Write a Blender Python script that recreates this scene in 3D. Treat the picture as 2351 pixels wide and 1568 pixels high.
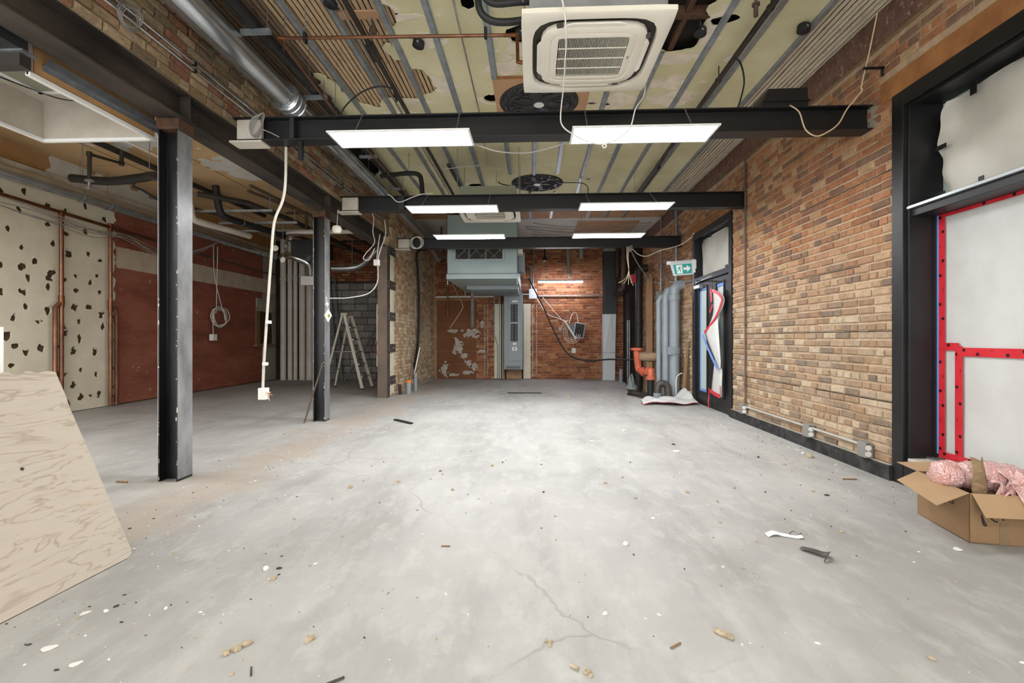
import bpy, math, random
import numpy as np
from mathutils import Vector, Matrix
for o in list(bpy.data.objects): bpy.data.objects.remove(o)
sc = bpy.context.scene
COL = sc.collection
PI = math.pi
rnd = random.Random(7)

# ------------------------------------------------------------------ camera
CAMZ = 1.2
cam = bpy.data.cameras.new('camera'); camo = bpy.data.objects.new('camera', cam); COL.objects.link(camo)
cam.sensor_width = 36.0; cam.sensor_fit = 'HORIZONTAL'
cam.lens = 1100.0 / 2351.0 * 36.0
cam.shift_y = -7.0 / 2351.0
cam.clip_start = 0.05; cam.clip_end = 200
camo.location = (0, 0, CAMZ)
YAW = math.atan(46.5 / 1100.0)
camo.rotation_euler = (PI / 2, 0, YAW)
sc.camera = camo

# ------------------------------------------------------------------ world (overcast daylight, fills the room by the added openings behind)
w = bpy.data.worlds.new('world'); sc.world = w; w.use_nodes = True
bg = w.node_tree.nodes['Background']; bg.inputs[0].default_value = (0.96, 0.98, 1.0, 1); bg.inputs[1].default_value = 3.0
PANEL_POWER = 25.0
vs = sc.view_settings
vs.view_transform = 'Standard'; vs.look = 'None'; vs.gamma = 1.0; vs.exposure = 1.0; vs.use_curve_mapping = False

# ------------------------------------------------------------------ materials
def lin(h):
    h = h.lstrip('#'); r = []
    for i in (0, 2, 4):
        c = int(h[i:i+2], 16) / 255.0
        r.append(c / 12.92 if c <= 0.04045 else ((c + 0.055) / 1.055) ** 2.4)
    return (r[0], r[1], r[2], 1.0)

class NT:
    def __init__(s, m): s.t = m.node_tree; s.n = s.t.nodes
    def add(s, typ, **kw):
        nd = s.n.new('ShaderNode' + typ)
        for k, v in kw.items():
            if k.startswith('i_'):
                key = k[2:]
                nd.inputs[int(key) if key.isdigit() else key.replace('_', ' ')].default_value = v
            else: setattr(nd, k, v)
        return nd
    def link(s, a, b): s.t.links.new(a, b)
    def mix(s, fac, a, b, blend='MIX'):
        nd = s.add('Mix', data_type='RGBA', blend_type=blend)
        for sock, val in ((0, fac), (6, a), (7, b)):
            if hasattr(val, 'is_linked') or hasattr(val, 'links'): s.link(val, nd.inputs[sock])
            else: nd.inputs[sock].default_value = val
        return nd.outputs[2]
    def ramp(s, fac, stops, interp='LINEAR'):
        nd = s.add('ValToRGB'); cr = nd.color_ramp; cr.interpolation = interp
        while len(cr.elements) > 1: cr.elements.remove(cr.elements[-1])
        cr.elements[0].position = stops[0][0]; cr.elements[0].color = stops[0][1]
        for p, c in stops[1:]:
            e = cr.elements.new(p); e.color = c
        s.link(fac, nd.inputs[0]); return nd.outputs[0]
    def math(s, op, a, b=None, clamp=False):
        nd = s.add('Math', operation=op); nd.use_clamp = clamp
        for i, v in ((0, a), (1, b)):
            if v is None: continue
            if hasattr(v, 'links'): s.link(v, nd.inputs[i])
            else: nd.inputs[i].default_value = v
        return nd.outputs[0]
    def pos(s, kind='Object', scale=(1, 1, 1)):
        if kind == 'World': o = s.add('NewGeometry').outputs['Position']
        else: o = s.add('TexCoord').outputs[kind]
        mp = s.add('Mapping'); mp.inputs['Scale'].default_value = scale
        s.link(o, mp.inputs[0]); return mp.outputs[0]
    def noise(s, vec, scale, detail=4, rough=0.6, dist=0.0):
        nd = s.add('TexNoise', i_Scale=scale, i_Detail=detail, i_Roughness=rough, i_Distortion=dist)
        s.link(vec, nd.inputs['Vector']); return nd.outputs[0]
    def bump(s, h, strength, dist=0.01):
        nd = s.add('Bump', i_Strength=strength, i_Distance=dist); s.link(h, nd.inputs['Height'])
        s.link(nd.outputs[0], s.bsdf.inputs['Normal'])

def newmat(name):
    m = bpy.data.materials.new(name); m.use_nodes = True
    t = NT(m); t.bsdf = t.n['Principled BSDF']; t.m = m
    return m, t

MATS = {}
def pm(name, c1, c2=None, rough=0.6, metal=0.0, scale=8.0, lo=0.35, hi=0.65, bump=0.0, bscale=None, bdist=0.005,
       coords='Object', stretch=(1, 1, 1), spec=0.5, speck=None, speck_scale=60, speck_at=0.68, detail=5, alpha=None, trans=0, rvar=0.0):
    if name in MATS: return MATS[name]
    m, t = newmat(name); b = t.bsdf
    c1 = lin(c1); b.inputs['Roughness'].default_value = rough; b.inputs['Metallic'].default_value = metal
    b.inputs['Specular IOR Level'].default_value = spec
    b.inputs['Base Color'].default_value = c1
    v = t.pos(coords, stretch)
    if c2:
        n = t.noise(v, scale, detail)
        col = t.ramp(n, [(lo, c1), (hi, lin(c2))])
        if speck:
            n2 = t.noise(v, speck_scale, 3, 0.6)
            f = t.ramp(n2, [(speck_at, (0, 0, 0, 1)), (speck_at + 0.02, (1, 1, 1, 1))])
            col = t.mix(f, col, lin(speck))
        t.link(col, b.inputs['Base Color'])
        if rvar:
            r = t.math('MULTIPLY_ADD', n, rvar); r.node.inputs[2].default_value = rough - rvar * 0.5
            t.link(r, b.inputs['Roughness'])
    if bump:
        t.bump(t.noise(v, bscale or scale * 4, 5), bump, bdist)
    if trans: b.inputs['Transmission Weight'].default_value = trans
    if alpha is not None: b.inputs['Alpha'].default_value = alpha
    MATS[name] = m; return m

def brick_mat(name, ramp_cols, ramp2_cols=None, zlo=1.0, zhi=2.2, dirty='#3a2a20', dirt=0.35, ztop=None, stain='#b9a58a', stain_amt=0.35):
    m, t = newmat(name); b = t.bsdf
    b.inputs['Roughness'].default_value = 0.9; b.inputs['Specular IOR Level'].default_value = 0.25
    oi = t.add('ObjectInfo'); ge = t.add('NewGeometry')
    r = t.math('FRACT', t.math('ADD', oi.outputs['Random'], ge.outputs['Random Per Island']))
    def rr(cols):
        k = len(cols); return t.ramp(r, [(i / k, lin(c)) for i, c in enumerate(cols)], 'CONSTANT')
    col = rr(ramp_cols)
    wp = t.pos('World')
    if ramp2_cols:
        c2 = rr(ramp2_cols)
        sx = t.add('SeparateXYZ'); t.link(wp, sx.inputs[0])
        nz = t.math('MULTIPLY_ADD', t.noise(wp, 1.1, 3), 1.6); nz.node.inputs[2].default_value = -0.8
        zz = t.math('ADD', sx.outputs[2], nz)
        mr = t.add('MapRange', i_1=zlo, i_2=zhi); t.link(zz, mr.inputs[0])
        col = t.mix(mr.outputs[0], c2, col)
    n = t.noise(wp, 2.3, 6, 0.7)
    f = t.ramp(n, [(0.45, (0, 0, 0, 1)), (0.72, (stain_amt,) * 3 + (1,))])
    col = t.mix(f, col, lin(stain))
    n2 = t.noise(wp, 38, 5, 0.7)
    f2 = t.ramp(n2, [(0.5, (0, 0, 0, 1)), (0.75, (dirt,) * 3 + (1,))])
    col = t.mix(f2, col, lin(dirty))
    n3 = t.noise(wp, 14, 4, 0.6)
    v3 = t.ramp(n3, [(0.3, (0.78, 0.78, 0.78, 1)), (0.7, (1.1, 1.1, 1.1, 1))])
    col = t.mix(1.0, col, v3, 'MULTIPLY')
    t.link(col, b.inputs['Base Color'])
    t.bump(t.noise(wp, 60, 5, 0.75), 0.8, 0.012)
    MATS[name] = m; return m

def emit_mat(name, col, strength):
    m, t = newmat(name); b = t.bsdf
    b.inputs['Base Color'].default_value = lin(col); b.inputs['Emission Color'].default_value = lin(col); b.inputs['Emission Strength'].default_value = strength
    MATS[name] = m; return m

def wood_mat(name, c1, c2, c3, stretch, scale=6, rough=0.75, coords='Object', bump=0.1):
    m, t = newmat(name); b = t.bsdf; b.inputs['Roughness'].default_value = rough; b.inputs['Specular IOR Level'].default_value = 0.25
    v = t.pos(coords, stretch)
    n = t.noise(v, scale, 4, 0.55, 0.6)
    wv = t.math('FRACT', t.math('MULTIPLY', n, 9.0))
    col = t.ramp(wv, [(0.0, lin(c2)), (0.16, lin(c1)), (0.9, lin(c1)), (1.0, lin(c2))])
    n2 = t.noise(v, scale * 7, 5, 0.65)
    col = t.mix(t.ramp(n2, [(0.42, (0, 0, 0, 1)), (0.78, (.6, .6, .6, 1))]), col, lin(c3))
    t.link(col, b.inputs['Base Color'])
    if bump: t.bump(n2, bump, 0.004)
    MATS[name] = m; return m

M = MATS
# floor concrete
def mk_concrete():
    m, t = newmat('concrete_floor'); b = t.bsdf
    v = t.pos('World')
    n = t.noise(v, 0.55, 7, 0.62, 0.4)
    col = t.ramp(n, [(0.3, lin('#8f8d89')), (0.5, lin('#a3a19d')), (0.7, lin('#b0afab'))])
    n1 = t.noise(t.pos('World', (1, 0.25, 1)), 2.2, 6, 0.65)
    col = t.mix(t.ramp(n1, [(0.48, (0, 0, 0, 1)), (0.72, (.8, .8, .8, 1))]), col, lin('#878580'))
    n1b = t.noise(t.pos('World', (1, .5, 1)), 6.5, 6, .7)
    col = t.mix(t.ramp(n1b, [(0.5, (0, 0, 0, 1)), (0.68, (.45, .45, .45, 1))]), col, lin('#bbbab6'))
    # sandy dust beside the first column and along the girder line
    sx = t.add('SeparateXYZ'); t.link(v, sx.inputs[0])
    dx = t.math('ABSOLUTE', t.math('ADD', sx.outputs[0], 2.6)); dx = t.math('MULTIPLY', dx, 0.9)
    nn = t.noise(v, 1.7, 6, 0.7)
    fd = t.math('SUBTRACT', t.math('MULTIPLY', nn, 1.7), dx)
    fd = t.ramp(fd, [(0.45, (0, 0, 0, 1)), (0.75, (.6, .6, .6, 1))])
    col = t.mix(fd, col, lin('#a29384'))
    n2 = t.noise(v, 55, 5, 0.7)
    col = t.mix(t.ramp(n2, [(0.66, (0, 0, 0, 1)), (0.74, (.5, .5, .5, 1))]), col, lin('#7c776f'))
    n4 = t.noise(v, 23, 4, 0.7)
    col = t.mix(t.ramp(n4, [(0.69, (0, 0, 0, 1)), (0.73, (.7, .7, .7, 1))]), col, lin('#d4d2ce'))
    # hairline cracks
    vo = t.add('TexVoronoi', feature='DISTANCE_TO_EDGE', i_Scale=0.33)
    nv = t.add('TexNoise', i_Scale=2.3, i_Detail=6.0); t.link(v, nv.inputs['Vector'])
    vv = t.add('VectorMath', operation='ADD'); t.link(v, vv.inputs[0])
    sc_ = t.add('VectorMath', operation='SCALE'); sc_.inputs[3].default_value = 0.35; t.link(nv.outputs['Color'], sc_.inputs[0]); t.link(sc_.outputs[0], vv.inputs[1])
    t.link(vv.outputs[0], vo.inputs['Vector'])
    ck = t.math('MULTIPLY', t.ramp(vo.outputs[0], [(0.0, (.36, .36, .36, 1)), (0.00028, (0, 0, 0, 1))]), t.ramp(t.noise(v, .8, 2), [(.46, (0, 0, 0, 1)), (.56, (1, 1, 1, 1))]))
    col = t.mix(ck, col, lin('#5f5b57'))
    t.link(col, b.inputs['Base Color'])
    b.inputs['Roughness'].default_value = 0.62; b.inputs['Specular IOR Level'].default_value = 0.35
    t.bump(t.noise(v, 30, 6, 0.7), 0.12, 0.004)
    MATS['concrete'] = m
mk_concrete()
pm('pit_dirt', '#5b5650', '#8a857d', rough=0.95, scale=5, bump=0.8, bscale=14, bdist=0.02)
brick_mat('brick_right', ['#ae7755', '#ba8863', '#a67153', '#c2966f', '#986d58', '#b6805d', '#896c5d', '#c6a480'],
          ['#ae9a84', '#a48c75', '#94826f', '#bba68d', '#a0846a', '#c4b198', '#877869', '#aa8f73'], 1.35, 2.5, dirt=0.3, stain='#b98f66', stain_amt=0.35)
pm('mortar_right', '#bfa68a', '#a88f74', rough=0.95, scale=9, bump=0.6, bscale=40, coords='World')
brick_mat('brick_left', ['#ad9674', '#978262', '#b8a283', '#a2745a', '#86745e', '#ad9070', '#966a55', '#a39377'], dirt=0.6, stain='#6e5a47', stain_amt=0.6)
pm('mortar_left', '#a3947c', '#857762', rough=0.95, scale=7, bump=0.8, bscale=30, coords='World')
brick_mat('brick_pier', ['#d8c2a2', '#cdb18d', '#d3b893', '#bb9c7b', '#decaab', '#c6aa88', '#a08770', '#bd8a6b'], ['#dcc9aa', '#d1b997', '#ccb18f', '#c0a584', '#e2d1b5', '#af957a', '#d8c2a1', '#b89b7b'], 1.6, 2.6, dirt=0.35, stain='#9c836a', stain_amt=0.5)
pm('mortar_pier', '#d2bc9c', '#bba384', rough=0.95, scale=7, bump=0.6, coords='World')
brick_mat('brick_far', ['#a5623f', '#8f5238', '#b3734c', '#7d4b37', '#a86b49', '#94604a', '#b98560', '#864f3a'], dirt=0.45, stain='#c08e68', stain_amt=0.3)
pm('mortar_far', '#b89674', '#9b7a5c', rough=0.95, scale=7, coords='World')
brick_mat('block_grey', ['#8d8b88', '#96938f', '#84817d', '#9d9995', '#7d7a76', '#908b86'], dirt=0.3, stain='#6a6662', stain_amt=0.4)
pm('mortar_block', '#35322f', '#4a4642', rough=0.95, coords='World')
pm('render_brown', '#5f4335', '#77584a', rough=0.95, scale=9, bump=0.9, bscale=26, bdist=0.02, coords='World', speck='#9a7a6a', speck_scale=22, speck_at=0.62)
pm('lintel', '#a87444', '#8a5a33', rough=0.8, scale=5, coords='World', bump=0.2)
pm('black_paint', '#0c0c0d', '#131315', rough=0.42, scale=3, bump=0.05, bscale=30, coords='World')
pm('black_frame', '#0f0f10', '#19181a', rough=0.45, scale=4, speck='#6e6c6a', speck_scale=90, speck_at=0.74, coords='World')
pm('column_black', '#0b0b0c', '#1c1c1e', rough=0.32, scale=6, speck='#cfcdc8', speck_scale=34, speck_at=0.735, coords='World', stretch=(1, 1, 0.45))
pm('girder', '#1c1816', '#4b423b', rough=0.6, scale=3, speck='#8f8379', speck_scale=45, speck_at=0.72, coords='World', stretch=(1, .35, 1), bump=0.2)
pm('kerb_black', '#151414', '#4c4946', rough=.7, scale=7, lo=.42, hi=.8, coords='World', speck='#8a8782', speck_scale=40, speck_at=.7)
pm('rust_plate', '#5a3d28', '#3b2a1f', rough=0.8, scale=12, bump=0.4, coords='World')
pm('pier_steel', '#6a5849', '#574a40', rough=0.6, scale=2.5, coords='World', bump=0.1, speck='#8a6a4a', speck_scale=9, speck_at=0.66)
pm('steel_plate', '#5d5752', '#454039', rough=0.5, scale=10, metal=0.3, coords='World')
pm('galv', '#d9dee1', '#c2c9cd', rough=0.22, metal=0.9, scale=5, bump=0.03, coords='World')
pm('galv_dull', '#a4abb0', '#8b9297', rough=0.42, metal=0.75, scale=14, coords='World')
pm('channel', '#b4bcc1', '#98a1a8', rough=0.38, metal=0.7, scale=9, coords='World')
pm('copper', '#94684f', '#74513f', rough=0.4, metal=0.7, scale=6, coords='World')
pm('copper_old', '#6e4630', '#8c5a3c', rough=0.4, metal=0.8, scale=5, coords='World')
pm('plaster_green', '#d9d3ae', '#cac39a', rough=0.9, scale=1.6, coords='World', bump=0.12, bscale=18)
pm('paint_bare', '#e6dccb', '#d6cab6', rough=0.95, scale=8, coords='World')
wood_mat('lath', '#c6ac8b', '#a58a6b', '#8a7052', (1, 0.12, 1), 9, coords='World')
wood_mat('lath_pale', '#d8ccb5', '#bcae96', '#a2937b', (1, 0.12, 1), 9, coords='World')
wood_mat('lath_dirty', '#8f7b66', '#6e5c4a', '#584838', (1, 0.12, 1), 9, coords='World')
pm('void', '#1d1712', '#2c231b', rough=1.0, scale=4, coords='World')
wood_mat('joist', '#5b4332', '#463326', '#35261c', (1, .2, 1), 6)
pm('drywall_tan', '#cfb084', '#c2a173', rough=0.9, scale=1.3, coords='World')
pm('board_tan', '#c09a78', '#b18966', rough=0.9, scale=3, coords='World')
pm('board_orange', '#b58d5f', '#a27b4e', rough=0.85, scale=3, coords='World')
pm('white_paint', '#d8d6d0', '#c9c6bf', rough=0.85, scale=2, coords='World', bump=0.05)
pm('off_white_dirty', '#c8c2b6', '#a89f90', rough=0.85, scale=2.2, coords='World', lo=0.4, hi=0.75)
pm('cream_wall', '#ddd5c0', '#cfc6af', rough=0.85, scale=2.0, coords='World', bump=0.05, speck='#8d8168', speck_scale=30, speck_at=0.72)
pm('wall_back', '#3f3122', '#57432e', rough=1.0, scale=12, coords='World')
def mk_red():
    m, t = newmat('red_wall'); b = t.bsdf; b.inputs['Roughness'].default_value = 0.85; b.inputs['Specular IOR Level'].default_value = 0.25
    v = t.pos('World', (1, 0.3, 1)); n = t.noise(v, 2.2, 6, 0.7)
    col = t.ramp(n, [(0.3, lin('#6f3f30')), (0.5, lin('#8a5140')), (0.72, lin('#9a6350'))])
    n2 = t.noise(t.pos('World', (1, .35, 9)), 9, 4); col = t.mix(t.ramp(n2, [(0.55, (0, 0, 0, 1)), (0.8, (.5, .5, .5, 1))]), col, lin('#a5745a'))
    n3 = t.noise(t.pos('World'), 13, 3); col = t.mix(t.ramp(n3, [(0.70, (0, 0, 0, 1)), (0.715, (.8, .8, .8, 1))]), col, lin('#d6cbbd'))
    t.link(col, b.inputs['Base Color']); t.bump(n2, 0.25, 0.004); MATS['red_wall'] = m
mk_red()
pm('band_white', '#c3b6a4', '#b0a08c', rough=0.9, scale=4, coords='World')
pm('grey_plaster', '#aaa496', '#948d7f', rough=0.9, scale=2, coords='World')
pm('brown_render', '#6f4324', '#835331', rough=0.75, scale=1.2, coords='World', speck='#c8c2bb', speck_scale=4.5, speck_at=0.71)
pm('plaster_remnant', '#c9c2b8', '#a79b8d', rough=0.95, scale=10, coords='World')
pm('white_enamel', '#e9e9e7', rough=0.5)
pm('cassette_white', '#e6e2d6', '#dcd6c6', rough=0.45, scale=2, coords='World')
pm('grille_dark', '#231f1b', '#2f2924', rough=0.7)
pm('plastic_white', '#e2e0db', rough=0.45)
pm('pvc_white', '#cbc5ba', '#bdb6aa', rough=0.45, scale=3)
pm('pvc_grey', '#8f979e', '#848c93', rough=0.42, scale=3)
pm('rubber_black', '#141415', '#1f1f21', rough=0.6, scale=12)
pm('iron_black', '#26221f', '#37312c', rough=0.55, scale=7, coords='World')
pm('iron_brown', '#4a3a30', '#5b4a3e', rough=0.6, scale=7, coords='World')
pm('duct_black', '#1d2022', '#2b2e30', rough=0.5, scale=2)
pm('grey_enamel', '#8f9a9c', '#869194', rough=0.42, scale=1.5)
pm('grey_enamel_dark', '#5d6567', rough=0.5)
pm('ahu_grey', '#9fb0b1', '#94a5a6', rough=0.4, scale=1.0)
pm('grey_body', '#8b8d8e', '#7d7f80', rough=0.5)
pm('box_grey', '#7b7a76', '#8a8985', rough=.5)
pm('conduit_pale', '#b3b0a9', '#a29f98', rough=.45, coords='World')
pm('grey_olive', '#8b8d7b', rough=0.6)
pm('flange_grey', '#5b5c5f', '#a3a3a4', rough=0.3, scale=3.2, lo=.3, hi=.7, coords='World', stretch=(1, 1, .5), speck='#dcdbd8', speck_scale=30, speck_at=.72)
pm('red_pipe', '#b1503a', '#c7694d', rough=0.5, scale=6)
pm('insul_tan', '#9c8469', '#826b52', rough=0.8, scale=6)
pm('orange_cap', '#d9782c', rough=0.5)
pm('teal', '#2a9d93', rough=0.5)
pm('pure_white', '#f2f2f0', rough=0.6)
pm('sign_grey', '#c9ccce', rough=0.4)
pm('sheet_white', '#c8c8c6', '#bfbebb', rough=0.6, scale=3, bump=0.25, bscale=7, bdist=0.02)
pm('sheet_grey', '#cbc8c1', '#bcb8af', rough=0.7, scale=2, bump=0.2, bscale=5, bdist=0.02)
pm('tape_red', '#c42430', '#d2323c', rough=0.3, scale=5)
pm('tape_blue', '#6d8fd0', rough=0.5)
pm('tape_black', '#161617', rough=0.4)
pm('print_black', '#2b0f12', rough=0.4)
pm('glass_frost', '#b9c8c4', '#adbdb9', rough=0.35, scale=1)
pm('cardboard', '#8f7252', '#856849', rough=0.85, scale=3)
pm('cardboard_in', '#a98b69', '#a08260', rough=0.85, scale=3)
pm('kraft', '#7b644a', '#8d7455', rough=0.8, scale=12, bump=0.4, bscale=25, bdist=0.01)
pm('marker', '#1c1712', rough=0.7)
def mk_bubble():
    m, t = newmat('bubble_pink'); b = t.bsdf
    v = t.pos('Object'); vo = t.add('TexVoronoi', i_Scale=62.0); t.link(v, vo.inputs['Vector'])
    n = t.noise(v, 9, 4, .6)
    col = t.ramp(n, [(0.35, lin('#e4aba5')), (0.65, lin('#ecc8c3'))])
    col = t.mix(t.ramp(vo.outputs['Distance'], [(.12, (.75, .75, .75, 1)), (.4, (0, 0, 0, 1))]), col, lin('#f3dcd9'))
    t.link(col, b.inputs['Base Color']); b.inputs['Roughness'].default_value = 0.2
    b.inputs['Specular IOR Level'].default_value = 0.7; b.inputs['Transmission Weight'].default_value = 0.2; b.inputs['Coat Weight'].default_value = 0.6; b.inputs['Coat Roughness'].default_value = 0.08
    cr = t.noise(v, 24, 4, .7)
    h = t.math('ADD', t.math('MULTIPLY', vo.outputs['Distance'], -1.6), t.math('MULTIPLY', cr, 1.3))
    bp = t.add('Bump', i_Strength=0.8, i_Distance=0.006); t.link(h, bp.inputs['Height']); t.link(bp.outputs[0], b.inputs['Normal']); t.link(bp.outputs[0], b.inputs['Coat Normal'])
    MATS['bubble'] = m
mk_bubble()
wood_mat('plywood', '#b7ada0', '#a09383', '#aea292', (1, 0.45, 3.2), 2.2, 0.8, bump=0.05)
wood_mat('ply_edge', '#c4a67c', '#8a6a45', '#a98a60', (1, 1, 8), 6)
wood_mat('plank', '#8a6f50', '#6c543b', '#54412d', (3, 3, .3), 5)
pm('fiber_ladder', '#c9c3b4', '#b8b1a2', rough=0.5, scale=4)
pm('alu', '#a7abad', rough=0.35, metal=0.8)
pm('wire_white', '#dddad2', rough=0.5)
pm('wire_cream', '#d0b896', rough=0.5)
pm('wire_grey', '#8d8a86', rough=0.5)
pm('debris_tan', '#b8a88f', '#8f7f68', rough=0.95, scale=30)
pm('debris_dark', '#4a4238', '#332c25', rough=0.9, scale=30)
pm('debris_white', '#e4e2dd', '#cfcac2', rough=0.9, scale=30)
pm('medallion', '#232325', '#2e2e30', rough=0.5, scale=6)
pm('poly_bag', '#8d9294', '#6f7577', rough=0.3, scale=5)
pm('green_label', '#7fa83a', rough=0.6)
pm('dark_green', '#2f7a45', rough=0.5)
pm('red_box', '#b0303a', rough=0.5)
emit_mat('led', '#fbfdff', PANEL_POWER)
emit_mat('tube', '#eef0ff', 60.0)

# ------------------------------------------------------------------ helpers
def tagset(o, label=None, cat=None, group=None, kind=None):
    if label: o['label'] = label
    if cat: o['category'] = cat
    if group: o['group'] = group
    if kind: o['kind'] = kind
    return o

def wloc(o):
    l = Vector(o.location)
    while o.parent: o = o.parent; l += Vector(o.location)
    return l

def link_mesh(name, me, mat, parent, loc):
    o = bpy.data.objects.new(name, me); COL.objects.link(o)
    if mat is not None and not me.materials:
        for mm in (mat if isinstance(mat, (list, tuple)) else [mat]): me.materials.append(M[mm] if isinstance(mm, str) else mm)
    if parent is not None:
        o.parent = parent; o.location = Vector(loc) - wloc(parent)
    else: o.location = loc
    return o

def thing(name, label, cat, loc=(0, 0, 0), group=None):
    o = bpy.data.objects.new(name, None); COL.objects.link(o); o.location = loc; o.empty_display_size = 0.05
    return tagset(o, label, cat, group)

def crv(pts, sub=6, closed=False):
    P = [Vector(p) for p in pts]; n = len(P)
    if n < 3 or sub < 2: return P
    out = []
    rng = range(n if closed else n - 1)
    for i in rng:
        if closed: a, b, c, d = P[i - 1], P[i], P[(i + 1) % n], P[(i + 2) % n]
        else: a, b, c, d = P[max(i - 1, 0)], P[i], P[i + 1], P[min(i + 2, n - 1)]
        for k in range(sub):
            t = k / sub
            out.append(0.5 * ((2 * b) + (c - a) * t + (2 * a - 5 * b + 4 * c - d) * t * t + (3 * b - a - 3 * c + d) * t ** 3))
    if not closed: out.append(P[-1])
    return out

class B:
    def __init__(s): s.v = []; s.f = []; s.mi = []; s.cm = 0
    def addv(s, vs): k = len(s.v); s.v += [tuple(v) for v in vs]; return k
    def addf(s, fs, k=0):
        for f in fs: s.f.append(tuple(i + k for i in f)); s.mi.append(s.cm)
    def box(s, x0, x1, y0, y1, z0, z1, R=None, c=None):
        vs = [(x, y, z) for z in (z0, z1) for y in (y0, y1) for x in (x0, x1)]
        if R is not None:
            c = Vector(c) if c is not None else Vector((0, 0, 0)); vs = [c + R @ Vector(v) for v in vs]
        k = s.addv(vs)
        s.addf([(0, 2, 3, 1), (4, 5, 7, 6), (0, 1, 5, 4), (2, 6, 7, 3), (0, 4, 6, 2), (1, 3, 7, 5)], k); return s
    def cbox(s, c, sx, sy, sz, R=None):
        if R is None: R = Matrix.Identity(3)
        return s.box(-sx / 2, sx / 2, -sy / 2, sy / 2, -sz / 2, sz / 2, R, c)
    def tube(s, pts, r, n=8, sub=1, closed=False, caps=True, ry=None):
        P = crv(pts, sub, closed) if sub > 1 else [Vector(p) for p in pts]
        m = len(P); k0 = len(s.v); rs = r if isinstance(r, (list, tuple)) else None
        up = None
        for i in range(m):
            if closed: d = P[(i + 1) % m] - P[i - 1]
            elif i == 0: d = P[1] - P[0]
            elif i == m - 1: d = P[-1] - P[-2]
            else: d = (P[i + 1] - P[i]).normalized() + (P[i] - P[i - 1]).normalized()
            if d.length < 1e-9: d = Vector((0, 0, 1))
            d.normalize()
            if up is None:
                up = Vector((0, 0, 1)) if abs(d.z) < 0.9 else Vector((1, 0, 0))
            a = (up - d * up.dot(d))
            if a.length < 1e-5: a = d.orthogonal()
            a.normalize(); b = d.cross(a); up = a
            rad = rs[min(i * len(rs) // m, len(rs) - 1)] if rs else r
            ext = 1.0
            if 0 < i < m - 1 and not closed:
                cs = (P[i + 1] - P[i]).normalized().dot((P[i] - P[i - 1]).normalized())
                ext = 1.0 / max(0.6, math.sqrt(max(0.0, (1 + cs) / 2)))
            for j in range(n):
                t = 2 * PI * j / n; s.v.append(tuple(P[i] + a * (math.cos(t) * rad * ext) + b * (math.sin(t) * (ry or rad))))
        segs = m if closed else m - 1
        for i in range(segs):
            for j in range(n):
                a0 = k0 + i * n + j; a1 = k0 + i * n + (j + 1) % n; b0 = k0 + ((i + 1) % m) * n + j; b1 = k0 + ((i + 1) % m) * n + (j + 1) % n
                s.f.append((a0, a1, b1, b0)); s.mi.append(s.cm)
        if caps and not closed:
            s.f.append(tuple(k0 + j for j in range(n))[::-1]); s.mi.append(s.cm)
            s.f.append(tuple(k0 + (m - 1) * n + j for j in range(n))); s.mi.append(s.cm)
        return s
    def lathe(s, prof, c, axis=(0, 0, 1), n=20, caps=True):
        ax = Vector(axis).normalized(); a = ax.orthogonal().normalized(); b = ax.cross(a); c = Vector(c); k0 = len(s.v)
        for r, h in prof:
            for j in range(n):
                t = 2 * PI * j / n; s.v.append(tuple(c + ax * h + a * (r * math.cos(t)) + b * (r * math.sin(t))))
        for i in range(len(prof) - 1):
            for j in range(n):
                s.f.append((k0 + i * n + j, k0 + i * n + (j + 1) % n, k0 + (i + 1) * n + (j + 1) % n, k0 + (i + 1) * n + j)); s.mi.append(s.cm)
        if caps:
            s.f.append(tuple(k0 + j for j in range(n))[::-1]); s.mi.append(s.cm)
            s.f.append(tuple(k0 + (len(prof) - 1) * n + j for j in range(n))); s.mi.append(s.cm)
        return s
    def prism(s, pts, d):
        n = len(pts); d = Vector(d); k = s.addv([Vector(p) for p in pts] + [Vector(p) + d for p in pts])
        s.addf([tuple(range(n))[::-1], tuple(range(n, 2 * n))], k)
        s.addf([(i, (i + 1) % n, n + (i + 1) % n, n + i) for i in range(n)], k); return s
    def grid(s, fn, nu, nv):
        k = len(s.v)
        for j in range(nv + 1):
            for i in range(nu + 1): s.v.append(tuple(fn(i / nu, j / nv)))
        for j in range(nv):
            for i in range(nu):
                a = k + j * (nu + 1) + i; s.f.append((a, a + 1, a + nu + 2, a + nu + 1)); s.mi.append(s.cm)
        return s
    def mesh(s, name, smooth=None, origin=None):
        V = np.array(s.v, dtype=float)
        if origin is None:
            lo, hi = V.min(0), V.max(0); origin = ((lo[0] + hi[0]) / 2, (lo[1] + hi[1]) / 2, lo[2])
        me = bpy.data.meshes.new(name); me.from_pydata((V - np.array(origin)).tolist(), [], s.f)
        if any(s.mi): me.polygons.foreach_set('material_index', s.mi)
        me.validate(); me.update()
        if smooth is not None:
            me.polygons.foreach_set('use_smooth', [True] * len(me.polygons)); me.set_sharp_from_angle(angle=math.radians(smooth))
        return me, origin
    def mk(s, name, mat, parent=None, label=None, cat=None, group=None, kind=None, smooth=None, bevel=0, solid=0, origin=None):
        me, og = s.mesh(name, smooth, origin)
        o = link_mesh(name, me, mat, parent, og)
        if solid:
            md = o.modifiers.new('solid', 'SOLIDIFY'); md.thickness = solid; md.offset = 0
        if bevel:
            md = o.modifiers.new('bevel', 'BEVEL'); md.width = bevel; md.segments = 2; md.limit_method = 'ANGLE'
        return tagset(o, label, cat, group, kind)

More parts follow.
